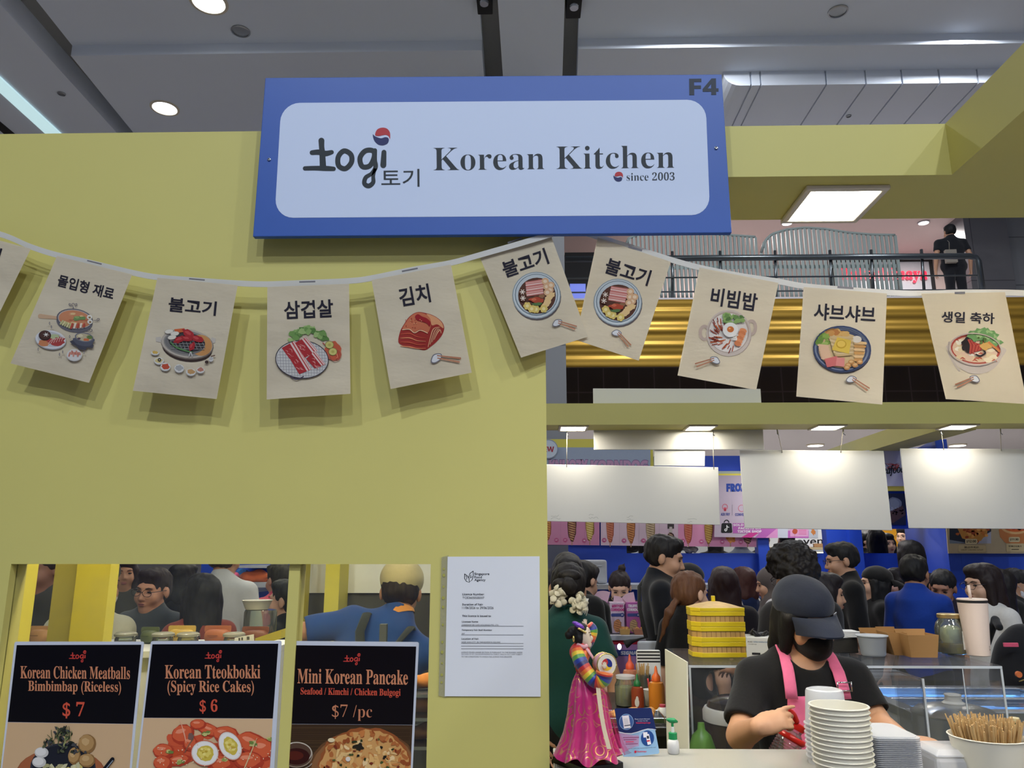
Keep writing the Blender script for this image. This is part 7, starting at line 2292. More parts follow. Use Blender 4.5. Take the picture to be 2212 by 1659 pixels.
# smaller inner case
t = thing('display_case', (1.5, 2.5, ZT), 'smaller clear acrylic case in front of the steel pot', 'display case')
zi = at(1950, 1462, 2.45).z
xa, xb = at(1880, 1470, 2.45).x, at(1984, 1470, 2.45).x
child(MB().box((xa, 2.42, zi - .006), (xb, 2.6, zi)).build('top_sheet', M_acr), t); child(MB().box((xb - .006, 2.42, ZT), (xb, 2.6, zi - .007)).build('end_sheet', M_acr), t)
child(MB().box((xa, 2.42, ZT), (xb - .007, 2.425, zi - .007)).build('front_sheet', M_acr), t)
child(MB().box((xb - .006, 2.414, ZT), (xb, 2.419, zi)).build('corner_edge', M_acre), t)
mb = MB()
mb.box((xa + .02, 2.44, ZT), (xb - .02, 2.58, ZT + .01)); child(mb.build('floor_plate', M_alu), t)

# --- bamboo steamer stack: three octagon-like tiers with yellow bands and a lid
M_bam = mat('bamboo_strip', (196, 158, 96), .5, var=.22, scale=14, stretch=(7, 7, .6), bump=.1)
M_band = mat('yellow_band', (226, 200, 40), .35, var=.02)
ZS = ZA
Yst = 2.86
px_l, px_r = 1483, 1607
xl, xr = at(px_l, 1380, Yst).x, at(px_r, 1380, Yst).x
cxs = (xl + xr) / 2; hw = (xr - xl) / 2 * .91
def octo(r, cut=.42):
    """long front face, cut corner on the left"""
    return [(-r * .70, -r * .82), (r, -r * .70), (r, r * .55), (r * .5, r * .85), (-r * .62, r * .85), (-r, r * .3), (-r, -r * .46)]
def tier(label, z, h, m_):
    t = thing('bamboo_steamer', (cxs, Yst, z), label, 'steamer', 'stacked bamboo steamer tiers')
    P = octo(hw * .965)
    mb = MB(); mb.prism([(x, y, .015) for x, y in P], (0, 0, h - .030)); mb.cur = 1
    n = len(P)
    for i in range(n):
        a, b = Vector(P[i] + (0,)), Vector(P[(i + 1) % n] + (0,)); L = (b - a).length; m = max(2, int(L / .0165))
        for j in range(1, m):
            q = a.lerp(b, j / m); d = (b - a).normalized(); nn = Vector((d.y, -d.x, 0))
            mb.box(q - Vector((.0005, .0005, 0)) + nn * .0004 + Vector((0, 0, .016)), q + Vector((.0005, .0005, 0)) + nn * .0004 + Vector((0, 0, h - .016)))
    mb.build('bamboo_wall', [M_bam, mat('bamboo_gap', (120, 84, 44), .7)], t)
    for z0, z1, nm in ((0, .0155, 'lower_band'), (h - .0155, h - .0005, 'upper_band')):
        mb = MB(); mb.prism([(x, y, z0) for x, y in octo(hw)], (0, 0, z1 - z0)); mb.build(nm, M_band, t, bevel=.0012)
    return t
zt3 = at(1545, 1321, Yst - hw * .8).z
hh = (zt3 - ZS) / 3
tier('bamboo steamer tier with yellow bands, lowest of the stack', ZS, hh, 0); tier('bamboo steamer tier with yellow bands, middle of the stack', ZS + hh, hh, 0); tier('bamboo steamer tier with yellow bands, top of the stack under the lid', ZS + 2 * hh, hh, 0)
t = thing('steamer_lid', (cxs, Yst, zt3), 'woven bamboo steamer lid with a yellow rim and knob', 'lid')
mb = MB(); mb.prism([(x, y, 0) for x, y in octo(hw * 1.005)], (0, 0, .012)); mb.build('rim', M_band, t, bevel=.0012)
P = octo(hw * .96); n = len(P); mb = MB()
for q0, q1, z0, z1 in ((1, .62, .012, .022), (.62, .25, .022, .029), (.25, 0.02, .029, .031)):
    for i in range(n):
        a, b = P[i], P[(i + 1) % n]
        mb.add([(a[0] * q0, a[1] * q0, z0), (b[0] * q0, b[1] * q0, z0), (b[0] * q1, b[1] * q1, z1), (a[0] * q1, a[1] * q1, z1)], [(0, 1, 2, 3)])
mb.build('woven_top', mat('bamboo_weave', (206, 174, 118), .55, var=.25, scale=26, bump=.5, stretch=(1, 3, 1)), t, weld=.0002)
MB().box((-.006, -.006, .029), (.006, .006, .049)).build('knob', M_band, t, bevel=.001)

# --- disposable glove box
t = thing('glove_box', (at(1652, 1400, 2.82).x, 2.82, ZA), 'white glove box with orange suns beside the bamboo steamer, black gloves spilling out', 'box', rz=R_(-14))
w_, d_, h_ = .125, .11, .068
MB().box((-w_ / 2, -d_ / 2, 0), (w_ / 2, d_ / 2, h_)).build('carton', M_white, t, bevel=.0015)
k = Ink(plane3((-w_ / 2, -d_ / 2, h_), (w_ / 100, 0, 0), (0, 0, -h_ / 60), (0, -1, 0)), base=3e-4)
for x, y in ((88, 12),):
    for i in range(10):
        a = i * PI / 5; k.poly([(x + 5 * math.cos(a - .25), y + 5 * math.sin(a - .25)), (x + 10 * math.cos(a), y + 10 * math.sin(a)), (x + 5 * math.cos(a + .25), y + 5 * math.sin(a + .25))], (232, 160, 50), bump=False)
    k.disc(x, y, 6, 6, (236, 176, 60))
k.text(sans('BLACK'), 11, 13, 12, 3.4, (40, 40, 46)); k.text(sans('NITRILE EXAMINATION'), 38, 13, 36, 3.2, (80, 130, 180)); k.text('POWDER FREE', 17, 20, 22, 2.4, (60, 60, 66)); k.rect(14, 44, 36, 50, (40, 40, 46))
k.build('print', M_ink, t)
S = Sdf(); rr = random.Random(8)
for i in range(9):
    a = Vector((rr.uniform(-.04, .02), rr.uniform(-.03, .02), h_ + .004)); S.cap(a, a + Vector((rr.uniform(-.03, .035), rr.uniform(-.02, .02), rr.uniform(.0, .02))), .008, .004, k=.006)
S.build('glove', mat('black_nitrile', (26, 26, 30), .35, var=.05), t, .0035, wob=.002, wsc=60)

# --- white paper plates pile, deli tub, kraft boxes, jar, tumbler
zA = ZA + .0005
t = lathe_thing('plastic_tub', 'clear plastic deli tub right of the person in the navy cap', 'tub', 1866, 2.85, zA, [('tub', [(.036, 0), (.040, .004), (.048, .062), (.050, .064), (.047, .064), (.038, .006), (.001, .005)], mat('milky_plastic', (214, 222, 232), .3, var=.02, alpha=.55), 32), ('rim', [(.0485, .063), (.053, .066), (.053, .069), (.047, .069)], mat('milky_rim', (214, 222, 232), .3, var=.02, alpha=.8), 32)])
t = thing('napkin_pile', (at(1818, 1392, 2.95).x, 2.95, zA), 'pile of white napkins on a dark holder behind the black mask', 'napkins')
MB().box((-.045, -.035, 0), (.045, .035, .052)).build('holder', mat('black_mesh', (36, 34, 32), .5, var=.3, scale=120), t, bevel=.003)
rr = random.Random(2)
for i in range(7):
    M = Matrix.Rotation(rr.uniform(-.15, .15), 4, 'Z'); mb = MB(); mb.M = M; mb.box((-.052, -.04, .0525 + i * .0032), (.055 + rr.uniform(-.004, .004), .04, .0550 + i * .0032)); mb.build('napkin', M_paper, t)
M_kraft = mat('kraft_card', (170, 128, 78), .75, var=.05, scale=10, stretch=(1, 1, 12))
def kraft(label, px0, px1, pb0, pb1, yt, yb, Y, notch):
    """open fold-up tray carton, wider at the top"""
    c = at((pb0 + pb1) / 2, yb, Y); t = thing('kraft_box', (c.x, Y, zA), label, 'box', 'nested kraft cartons on the display case')
    X = lambda p: at(p, yb, Y).x - c.x
    top = at(px0, yt, Y).z - zA; dp_ = .07
    a0, a1, b0, b1 = X(px0), X(px1), X(pb0), X(pb1); th = .0022
    mb = MB(); mb.prism([(b0, 0, .001), (b1, 0, .001), (a1, -.012, top), (a0, -.012, top)], (0, th, 0)); mb.build('front_panel', M_kraft, t)
    mb = MB(); mb.prism([(b0, dp_, .001), (b1, dp_, .001), (a1, dp_ + .012, top + .012), (a0, dp_ + .012, top + .012)], (0, th, 0)); mb.build('back_panel', M_kraft, t)
    mb = MB(); mb.prism([(b0, .003, .001), (b0, dp_ - .001, .001), (a0, dp_ + .010, top), (a0, -.008, top)], (th, 0, 0)); mb.build('side_panel', M_kraft, t)
    mb = MB(); mb.prism([(b1 - th, .003, .001), (b1 - th, dp_ - .001, .001), (a1 - th, dp_ + .010, top), (a1 - th, -.008, top)], (th, 0, 0)); mb.build('side_panel', M_kraft, t)
    mb = MB(); mb.box((b0, 0, 0), (b1, dp_, .0009)); mb.build('bottom_panel', M_kraft, t)
    k = Ink(plane3((0, -.012 * 1.02, 0), (1, 0, 0), (0, 0, 1), (0, -1, 0)))
    for i in range(8):
        pass
    return t
kraft('kraft carton at the left of the three on the display case', 1881, 1923, 1893, 1932, 1368, 1428, 2.93, 0)
kraft('kraft carton in the middle of the three, with a slanted flap', 1920, 1962, 1934, 1970, 1366, 1430, 2.86, 0)
kraft('kraft carton at the right of the three, beside the glass jar', 1963, 2031, 1970, 2027, 1371, 1432, 2.80, 0)
M_jarg = mat_glass('jar_glass', (226, 236, 232), .25, haze=.10, hazecol=(206, 214, 206), rough=.03)
t = lathe_thing('glass_jar', 'glass jar of pale pickle with a gold lid beside the pink tumbler', 'jar', 2034, 2.92, zA,
                [('jar', [(.044, 0), (.050, .004), (.052, .02), (.052, .085), (.046, .105), (.037, .115), (.036, .122)], M_jarg, 36), ('lid', [(.038, .121), (.040, .122), (.040, .134), (.037, .136), (.001, .136)], mat('gold_lid', (206, 178, 120), .3, metal=.7, var=.05), 36),
                 ('liquid', [(.047, .004), (.049, .02), (.049, .036), (.001, .036)], mat('yellow_oil', (206, 170, 50), .2, var=.1), 30), ('pickle', [(.030, .037), (.036, .05), (.034, .085), (.02, .095), (.001, .097)], mat('pale_pickle', (206, 206, 176), .5, var=.2, scale=60), 20)])
k = Ink(lambda x, y, h: Vector(((.0526 + h) * math.sin(x / 52.6), -(.0526 + h) * math.cos(x / 52.6), .018 + y * .001)), base=4e-4)
k.rect(12, 0, 40, 62, (232, 232, 226), nx=8); k.rect(16, 50, 30, 56, (214, 80, 50), nx=4); k.rect(20, 10, 26, 18, (110, 110, 116)); k.rect(30, 10, 37, 18, (110, 110, 116)); k.rect(18, 28, 26, 30, (110, 110, 116)); k.rect(29, 28, 36, 30, (110, 110, 116)); k.rect(20, 38, 34, 39.5, (176, 176, 176))
k.build('label_sticker', M_ink, t)
M_pinkc = mat('pale_pink_coating', (238, 218, 206), .5, var=.01, bump=.02, scale=200)
t = lathe_thing('tumbler', 'tall pale pink tumbler with a black lid and straw on the display case', 'tumbler', 2087, 2.86, zA,
                [('body', [(.034, 0), (.0365, .002), (.0375, .012), (.0475, .172), (.0475, .178)], M_pinkc, 40), ('lid_seal', [(.0478, .1782), (.0478, .1865), (.046, .187)], mat('black_rubber', (26, 26, 30), .5), 40), ('lid', [(.0485, .1872), (.0485, .190), (.046, .1925), (.001, .1925)], M_pinkc, 40)])
MB().tube([(-.004, 0, .1925), (-.006, 0, .238)], .0048, 14).build('straw', M_pinkc, t, smooth='all')
k = Ink(lambda x, y, h: Vector(((.0395 + h) * math.sin(x / 40), -(.0395 + h) * math.cos(x / 40), .016 + y * .001)), base=5e-4)
k.ring(24, 17, 2.2, 1.7, .9, (36, 34, 36), n=16); k.stroke([(21.5, 12), (26.5, 12)], .9, (36, 34, 36), sm=False); k.disc(24, 7, 2.3, 2, (36, 34, 36), n=14, rings=1)
k.build('logo', M_ink, t)

# --- rice cooker
t = lathe_thing('rice_cooker', 'dark brown and white rice cooker inside the display case', 'rice cooker', 1574, 2.90, ZT, [('body', [(.10, .005), (.115, .02), (.118, .10), (.116, .125)], mat('brown_enamel', (52, 36, 32), .2, var=.05), 48), ('collar', [(.116, .1255), (.122, .128), (.122, .158), (.115, .170), (.108, .172)], M_white_p, 48), ('lid', [(.107, .1725), (.100, .192), (.07, .204), (.001, .208)], mat('dark_lid', (40, 32, 34), .15, var=.03), 48)])
mb = MB()
for i in range(8): a = R_(-112 + i * 5.5); mb.box((.1226 * math.cos(a) - .0014, .1226 * math.sin(a) - .001, .137), (.1226 * math.cos(a) + .0014, .1226 * math.sin(a) + .001, .152))
mb.build('vent_slots', M_dark, t)
t = thing('green_bottle', (at(1513, 1600, 2.52).x, 2.5, .93), 'lime green squeeze bottle behind the acrylic case edge', 'bottle')
MB().lathe([(.03, 0), (.04, .01), (.043, .06), (.040, .10), (.028, .135), (.012, .15), (.010, .17)], 20, sy=.7).build('bottle', mat('lime_plastic', (120, 170, 84), .3, alpha=.8), t, smooth=True)
# --- big steel pot with lid
t = lathe_thing('steel_pot', 'large stainless steel pot with a domed lid inside the display case', 'pot', 2022, 2.80, ZT, [('pot', [(.12, 0), (.130, .006), (.130, .165), (.133, .169)], mat('polished_steel', (206, 208, 210), .3, metal=.9, var=.04, scale=20, stretch=(1, 1, .2)), 56), ('lid', [(.134, .170), (.134, .174), (.115, .188), (.07, .199), (.035, .203)], mat('lid_steel', (214, 216, 218), .28, metal=.9, var=.03), 56), ('knob', [(.036, .203), (.036, .206), (.027, .212), (.024, .225), (.027, .231), (.026, .234), (.001, .235)], M_white_p, 36)])
mb = MB(); mb.box((-.008, -.148, .125), (.058, -.134, .142)); mb.build('handle', M_white_p, t, bevel=.004)
mb = MB()
for a in (-110, -95, -80): mb.lathe([(.004, 0), (.004, .003), (.002, .004)], 12, c=(.09 * math.cos(R_(a)), .09 * math.sin(R_(a)), .192))
mb.build('steam_vent', M_chrome, t)
# --- green glass bottle
t = lathe_thing('green_bottle', 'dark green glass bottle with a cream cap right of the steel pot', 'bottle', 2144, 2.44, .93, [('bottle', [(.030, 0), (.034, .004), (.034, .06), (.030, .085), (.020, .115), (.0125, .145), (.011, .185), (.012, .188)], mat('green_glass', (28, 92, 52), .08, var=.05, alpha=.8), 32), ('cap', [(.0128, .187), (.0135, .188), (.0135, .199), (.012, .2), (.001, .2)], mat('cream_cap', (222, 206, 160), .4), 24)])

# --- paper bowls, lids and sticks on the counter
M_bowl = mat('paper_bowl', (226, 222, 206), .5, var=.015)
def bowlprof(r0, r1, h, t=.0012):
    return [(r0 * .94, 0), (r0, .001), (r1, h - .003), (r1 + .002, h - .003), (r1 + .0032, h - .0015), (r1 + .002, h), (r1 - .001, h), (r1 - t - .001, h - .004), (r0 - t, .004), (.001, .0035)]
Yb = 1.70
xb_ = at(1818, 1600, Yb).x
hb = .085
zt_ = at(1818, 1522, Yb - .0).z
nb = 12
zlow = ZC
pitch = .0098
z0b = zt_ - hb - (nb - 1) * pitch
names = ['lowest', 'second', 'third', 'fourth', 'fifth', 'sixth', 'seventh', 'eighth', 'ninth', 'tenth', 'eleventh', 'topmost']
first = None
for i in range(nb):
    lab = 'white paper bowl, %s of the tall counter stack' % (names[i] + (' from the bottom' if 0 < i < 11 else ''))
    if first is None:
        first = MB().lathe(bowlprof(.042, .0562, hb), 56).build('paper_bowl', M_bowl, None, smooth=True); tag(first, lab, 'bowl', 'stacked white paper bowls'); o = first
    else:
        o = first.copy(); COL.objects.link(o); o['label'] = lab
    o.location = (xb_ + random.Random(i).uniform(-.0008, .0008), Yb, z0b + i * pitch)
# the stand that carries the stack of bowls
tag(MB().lathe([(.041, 0), (.041, z0b - ZC)], 40, c=(xb_, Yb, ZC)).build('paper_bowl_sleeve', M_bowl, None, smooth=True), 'plain white paper bowl sleeve under the tall stack of bowls', 'bowl')
# stack of clear lids/cups behind
M_milk = mat('milky_cup_plastic', (226, 228, 230), .3, var=.01, alpha=.62)
Yk = 1.84
xk = at(1785, 1550, Yk).x; ztk = at(1785, 1487, Yk).z
cup = None
hk = .075
for i in range(8):
    zz = ztk - hk - (7 - i) * .0095
    lab = 'clear upturned plastic cup, %s of the stack behind the paper bowls' % (['lowest', 'second from the bottom', 'third from the bottom', 'fourth from the bottom', 'fourth from the top', 'third from the top', 'second from the top', 'topmost'][i])
    if cup is None:
        cup = MB().lathe([(.0465, 0), (.0485, .0005), (.0485, .003), (.0450, .004), (.0400, hk - .006), (.038, hk - .002), (.032, hk), (.030, hk - .003), (.001, hk - .003)], 44).build('plastic_cup', M_milk, None, smooth=True); tag(cup, lab, 'cup', 'stacked clear plastic cups'); o = cup
    else:
        o = cup.copy(); COL.objects.link(o); o['label'] = lab
    o.location = (xk, Yk, zz)
zbk = ztk - hk - 7 * .0095
tag(MB().lathe([(.045, 0), (.045, zbk - ZC)], 40, c=(xk, Yk, ZC)).build('plastic_cup_sleeve', M_milk, None, smooth=True), 'clear plastic sleeve of cups under the upturned stack', 'cup')
# stacked clear tray lids
M_tray = mat('milky_tray_plastic', (236, 238, 242), .22, var=.01, alpha=.55)
tray = None
xt0, xt1 = at(1886, 1600, 1.70).x, at(1996, 1600, 1.70).x
zt0 = at(1960, 1580, 1.70).z
NT = 22
th_ = (zt0 - ZC - .012) / NT
P0 = [(0, 0), (xt1 - xt0, 0), (xt1 - xt0 - .004, .13), (.02, .16)]
for i in range(NT):
    lab = ('clear plastic tray lid, %s, stacked beside the bowls' % ('topmost' if i == NT - 1 else 'lowest' if i == 0 else 'number %d up from the counter' % (i + 1)))
    if tray is None:
        mb = MB(); w = xt1 - xt0
        r = [(x, y) for x, y in rquad([(0, 0), (w, 0), (w, .15), (0, .15)], .02, 4)]
        mb.prism([(x, y, 0) for x, y in r], (0, 0, .0016)); mb.prism([(w / 2 + (x - w / 2) * .9, .075 + (y - .075) * .9, .0016) for x, y in r], (0, 0, th_ - .0024))
        tray = mb.build('tray_lid', M_tray); tag(tray, lab, 'tray lid', 'stacked clear tray lids'); o = tray
    else:
        o = tray.copy(); COL.objects.link(o); o['label'] = lab
    o.location = (xt0, 1.70, ZC + .0005 + i * th_)
t = thing('clear_clamshell', (at(2045, 1610, 1.75).x, 1.75, ZC), 'clear plastic clamshell box between the tray lids and the tub of sticks', 'container')
MB().box((-.05, -.05, 0), (.052, .06, .045)).build('tub', M_tray, t, bevel=.008); 
mb = MB(); mb.lathe([(.074, .046), (.07, .05), (.055, .058), (.001, .06)], 4, sx=.98, sy=1.0, a0=PI / 4); mb.build('lid', M_tray, t, bevel=.004)
t = lathe_thing('plastic_tub', 'round clear tub behind the tub of wooden sticks', 'tub', 2085, 1.88, ZC, [('tub', [(.04, 0), (.045, .003), (.048, .055)], M_milk, 32), ('lid', [(.050, .0555), (.051, .058), (.047, .061), (.001, .061)], M_milk, 32)])
# tub of wooden stirrers
Yq = 1.72; xq = at(2136, 1620, Yq).x
zq = at(2136, 1603, Yq - .06).z
rq = .071
t = thing('paper_tub', (xq, Yq, ZC), 'white paper tub full of wooden skewers at the right end of the counter', 'tub')
MB().lathe([(.055, 0), (.058, .002), (rq, zq - ZC - .003), (rq + .003, zq - ZC - .001), (rq, zq - ZC), (rq - .003, zq - ZC - .004), (.054, .004), (.001, .004)], 56).build('tub', M_bowl, t, smooth=True)
M_stk = mat('stick_wood', (206, 172, 118), .6, var=.18, scale=50, stretch=(3, 3, .3))
rr = random.Random(12)
proto = None
for i in range(260):
    a = rr.uniform(0, 2 * PI); q = math.sqrt(rr.random())
    bx, by = .040 * q * math.cos(a), .040 * q * math.sin(a)
    sp = .20 + rr.uniform(-.05, .05)
    L = zq - ZC + .024 + rr.uniform(-.010, .010)
    if proto is None:
        mb = MB(); mb.box((-.0016, -.0009, 0), (.0016, .0009, 1)); proto = mb.build('wooden_stick', M_stk); o = proto
        tag(o, 'flat wooden skewer stick standing in the white paper tub', 'stick', 'wooden sticks in the paper tub')
    else:
        o = proto.copy(); COL.objects.link(o)
    d = Vector((math.cos(a) * q * sp * 1.25, math.sin(a) * q * sp * 1.25, 1)).normalized()
    o.location = (xq + bx, Yq + by, ZC + .0045)
    o.rotation_euler = d.to_track_quat('Z', 'Y').to_euler(); o.rotation_euler.rotate_axis('Z', rr.uniform(0, 3))
    o.scale = (1, 1, L)
# --- red capped bottle held by the person in the navy cap
M_petb = mat_glass('clear_pet', (244, 240, 240), .2, haze=.10, hazecol=(222, 200, 206), rough=.04)
c0, c1 = at(1727, 1554, 2.14), at(1694, 1626, 2.14)
t = thing('squeeze_bottle', c1, 'clear ribbed bottle with a red handle and red cap held tilted over the counter', 'bottle')
ax = (c0 - c1).normalized(); M = Matrix.Translation((0, 0, 0)) @ ax.to_track_quat('Z', 'Y').to_matrix().to_4x4()
prof = [(.034, -.06), (.040, -.055)]
for i in range(12): prof += [(.041 - i * .0006, -.050 + i * .007), (.0385 - i * .0006, -.0465 + i * .007)]
prof += [(.033, .036), (.027, .048), (.021, .056), (.019, .058)]
mb = MB(); mb.M = M; mb.lathe(prof, 40); mb.build('bottle', M_petb, t, smooth=60)
M_redp = mat('red_plastic', (206, 36, 30), .32, var=.03)
mb = MB(); mb.M = M
mb.tube([(.0325 * math.cos(a), .0325 * math.sin(a), .042) for a in np.linspace(0, 2 * PI, 37)], .0048, 8, flat=1.6); mb.build('collar_ring', M_redp, t, smooth='all')
mb = MB(); mb.M = M; mb.lathe([(.019, .0585), (.019, .064)], 24); mb.build('neck', M_petb, t)
mb = MB(); mb.M = M; mb.lathe([(.0215, .0645), (.0225, .066), (.0222, .080), (.019, .082), (.012, .0805), (.001, .0805)], 30); mb.build('cap', M_redp, t, smooth=True)
h0 = at(1684, 1532, 2.085) - c1; h1 = at(1706, 1531, 2.085) - c1; h2 = at(1712, 1556, 2.09) - c1
mb = MB(); mb.tube(smooth3([at(1703, 1572, 2.115) - c1, at(1688, 1556, 2.10) - c1, at(1690, 1542, 2.095) - c1, at(1702, 1537, 2.10) - c1, at(1713, 1544, 2.115) - c1, at(1720, 1560, 2.125) - c1], 18), .0085, 10); mb.build('handle', M_redp, t, smooth='all')

# ------------------------------------------------------------------ between the aisle and the stall, left part
# side table with sauces
zt2 = 1.02
t = thing('side_table', (.62, 3.3, 0), 'dark side table carrying the sauce bottles behind the doll', 'table')
x0, x1 = at(1325, 1500, 3.3).x, .48
child(MB().box((x0 - .1, 2.82, zt2 - .03), (x1 + .04, 3.5, zt2)).build('table_top', mat('dark_top', (38, 36, 36), .3), bevel=.003), t)
child(MB().box((x0 - .08, 2.85, 0), (x1 + .03, 3.47, zt2 - .031)).build('cabinet', mat('black_cabinet', (18, 18, 20), .5)), t)
def sauce(label, px, ybase, Y, parts, sc=1.0, name='sauce_bottle', cat='bottle'):
    return lathe_thing(name, label, cat, px, Y, zt2, parts, None, sc)
noz = [(.012, .105), (.010, .112), (.006, .118), (.004, .135), (.0015, .140)]
for lab, px, Y, body, top, sc in (('orange sauce squeeze bottle with an orange nozzle, right of the side table', 1407, 3.1, (206, 128, 40), (226, 106, 44), 1.15), ('red chilli sauce bottle with a green nozzle cap on the side table', 1367, 3.12, (140, 60, 34), (20, 110, 60), .92), ('pale sauce bottle with an orange cap at the back of the side table', 1353, 3.38, (190, 120, 96), (226, 90, 60), 1.2)):
    t = sauce(lab, px, 0, Y, [('bottle', [(.022, 0), (.026, .003), (.026, .075), (.022, .088), (.013, .092)], mat('sauce_%02x%02x' % body[:2], body, .25, var=.06), 28), ('nozzle', [(.0145, .0925), (.0145, .106)] + noz[1:], mat('noz_%02x%02x' % top[:2], top, .35), 24)], sc)
    if 'chilli' in lab:
        k = Ink(lambda x, y, h: Vector(((.0265 + h) * .92 * math.sin(x), -(.0265 + h) * .92 * math.cos(x), y * .92)), base=2e-4); k.disc(-.25, .032, .35, .017, (222, 220, 214), n=16); k.disc(-.2, .045, .22, .012, (222, 220, 214), n=12); k.build('label_print', M_ink, t)
t = sauce('glass jar of pale yellow paste behind the doll', 1343, 0, 3.2, [('jar', [(.036, 0), (.042, .004), (.043, .075), (.036, .09), (.035, .10)], M_jarg, 28), ('paste', [(.037, .004), (.0405, .01), (.0405, .07), (.001, .074)], mat('yellow_paste', (206, 196, 130), .6, var=.15, scale=40), 26), ('lid', [(.037, .1005), (.038, .112), (.001, .113)], M_milk, 26)], 1.0, 'glass_jar', 'jar')
t = lathe_thing('paper_cup', 'white paper cup holding red spoons beside the orange sauce bottle', 'cup', 1396, 3.2, zt2, [('cup', [(.022, 0), (.024, .002), (.030, .058), (.031, .060)], M_white_p, 24)])
mb = MB(); mb.tube([(0, 0, .01), (-.012, 0, .10)], .004, 6); mb.tube([(.008, 0, .01), (.004, .01, .095)], .004, 6); mb.build('spoon', mat('red_spoon', (190, 40, 44), .4), t, smooth='all')
t = lathe_thing('skewer_cup', 'jar of wooden skewers on the side table', 'jar', 1378, 3.38, zt2, [('jar', [(.03, 0), (.034, .003), (.036, .09)], M_jarg, 24)])
mb = MB(); rr = random.Random(3)
for i in range(26):
    a = rr.uniform(0, 6.28); q = rr.random() * .02
    mb.tube([(q * math.cos(a), q * math.sin(a), .005), (q * 1.6 * math.cos(a), q * 1.6 * math.sin(a), .105 + rr.uniform(0, .03))], .0022, 5)
o = mb.build('skewers', M_stk, t); o['kind'] = 'stuff'
t = thing('striped_packet', (at(1404, 1455, 3.4).x, 3.42, zt2 + .06), 'black and white striped packet behind the skewers', 'packet')
mb = MB(); mb.box((-.05, 0, -.06), (.05, .02, .12)); mb.build('pouch', M_white, t, bevel=.006)
k = Ink(plane3((-.05, 0, .12), (.001, 0, 0), (0, 0, -.001), (0, -1, 0)), base=3e-4)
for i in range(4): k.rect(2, 4 + i * 13, 98, 10 + i * 13, (26, 26, 30))
k.build('print', M_ink, t)
t = thing('food_tray', (at(1365, 1530, 2.95).x, 2.92, zt2 + .0005), 'metal tray of golden fried pieces behind the notice card', 'tray')
MB().box((-.10, -.06, 0), (.10, .07, .006)).build('tray_base', M_alu, t, bevel=.002)
mb = MB(); mb.box((-.105, -.066, 0), (-.099, .076, .022)).box((.099, -.066, 0), (.105, .076, .022)).box((-.099, -.066, 0), (.099, -.061, .022)).box((-.099, .071, 0), (.099, .076, .022)); mb.build('tray_rim', M_chrome, t, bevel=.002)
for i, (x, y) in enumerate(((-.07, -.02), (-.015, -.03), (.045, -.03), (.0, .03), (.06, .03))):
    S = Sdf(); p = Vector((at(1365, 1530, 2.95).x + x, 2.92 + y, zt2 + .024)); S.ell(p, (.024, .018, .016), k=.006); S.ell(p + Vector((.008, 0, .004)), (.016, .016, .012), k=.006)
    tag(S.build('fried_piece', mat('fried_crust', (206, 150, 84), .6, var=.3, scale=50), None, .004, wob=.004, wsc=60, seed=i), ['golden fried piece at the left of the metal tray', 'golden fried piece second from the left at the front of the tray', 'golden fried piece at the front right of the tray', 'golden fried piece at the back middle of the tray', 'golden fried piece at the back right of the tray'][i], 'fried snack', 'fried pieces on the tray')
t = lathe_thing('condiment_bottle', 'small white bottle with a pink cap beside the black sleeve', 'bottle', 1418, 3.0, zt2, [('bottle', [(.018, 0), (.022, .004), (.021, .022), (.012, .032)], M_white_p, 20), ('cap', [(.011, .0325), (.011, .041), (.001, .042)], mat('pink_cap', (206, 80, 96), .4), 16)])
# corn dog boxes with fans of leaflets, on the pink counter across the aisle
Yp = 5.5
def cdog_box(label, x0, x1, c, words, wc, dogs):
    a, b = at(x0, 1301, Yp), at(x1, 1368, Yp)
    t = thing('snack_box', ((a.x + b.x) / 2, Yp, b.z), label, 'box', 'pink corn dog boxes')
    child(MB().box((a.x, Yp, b.z), (b.x - .004, Yp + .09, a.z)).build('carton', mat('box_%02x%02x%02x' % c, c, .5, var=.02), bevel=.002), t)
    k = Ink(plane_at(Yp), base=.0015, step=8e-5)
    w = x1 - x0
    k.text(sans(words[0]), (x0 + x1) / 2, 1309, w * .72, 6.5, wc, 0, .05); k.text(sans(words[1]), (x0 + x1) / 2, 1317, w * .84, 6.5, wc, 0, .05)
    k.poly(rquad([(x0 + 3, 1325), (x1 - 3, 1325), (x1 - 3, 1332), (x0 + 3, 1332)], 3), (70, 84, 150)); k.disc(x1 - 7, 1328.5, 4.5, 4.5, (60, 70, 140)); k.text('$8', x1 - 7, 1328.5, 4.5, 4, (230, 230, 236))
    corndog(k, (x0 + x1) / 2, 1338, 1366, w * .26, dogs, tuple(int(v * .7) for v in dogs), None, .1, False)
    child(k.build('print', M_prn), t)
    return t
cdog_box('pink box reading Ramen Corndog, left of the row', 1284, 1316, (176, 90, 160), ('RAMEN', 'CORNDOG'), (232, 222, 232), (196, 120, 84))
cdog_box('pale pink box reading Mentaiko Corndog, middle of the row', 1317, 1351, (214, 190, 210), ('MENTAIKO', 'CORNDOG'), (190, 60, 130), (206, 140, 96))
cdog_box('pink box reading Truffle Corndog, right of the row', 1352, 1386, (176, 90, 160), ('TRUFFLE', 'CORNDOG'), (232, 222, 232), (190, 160, 120))
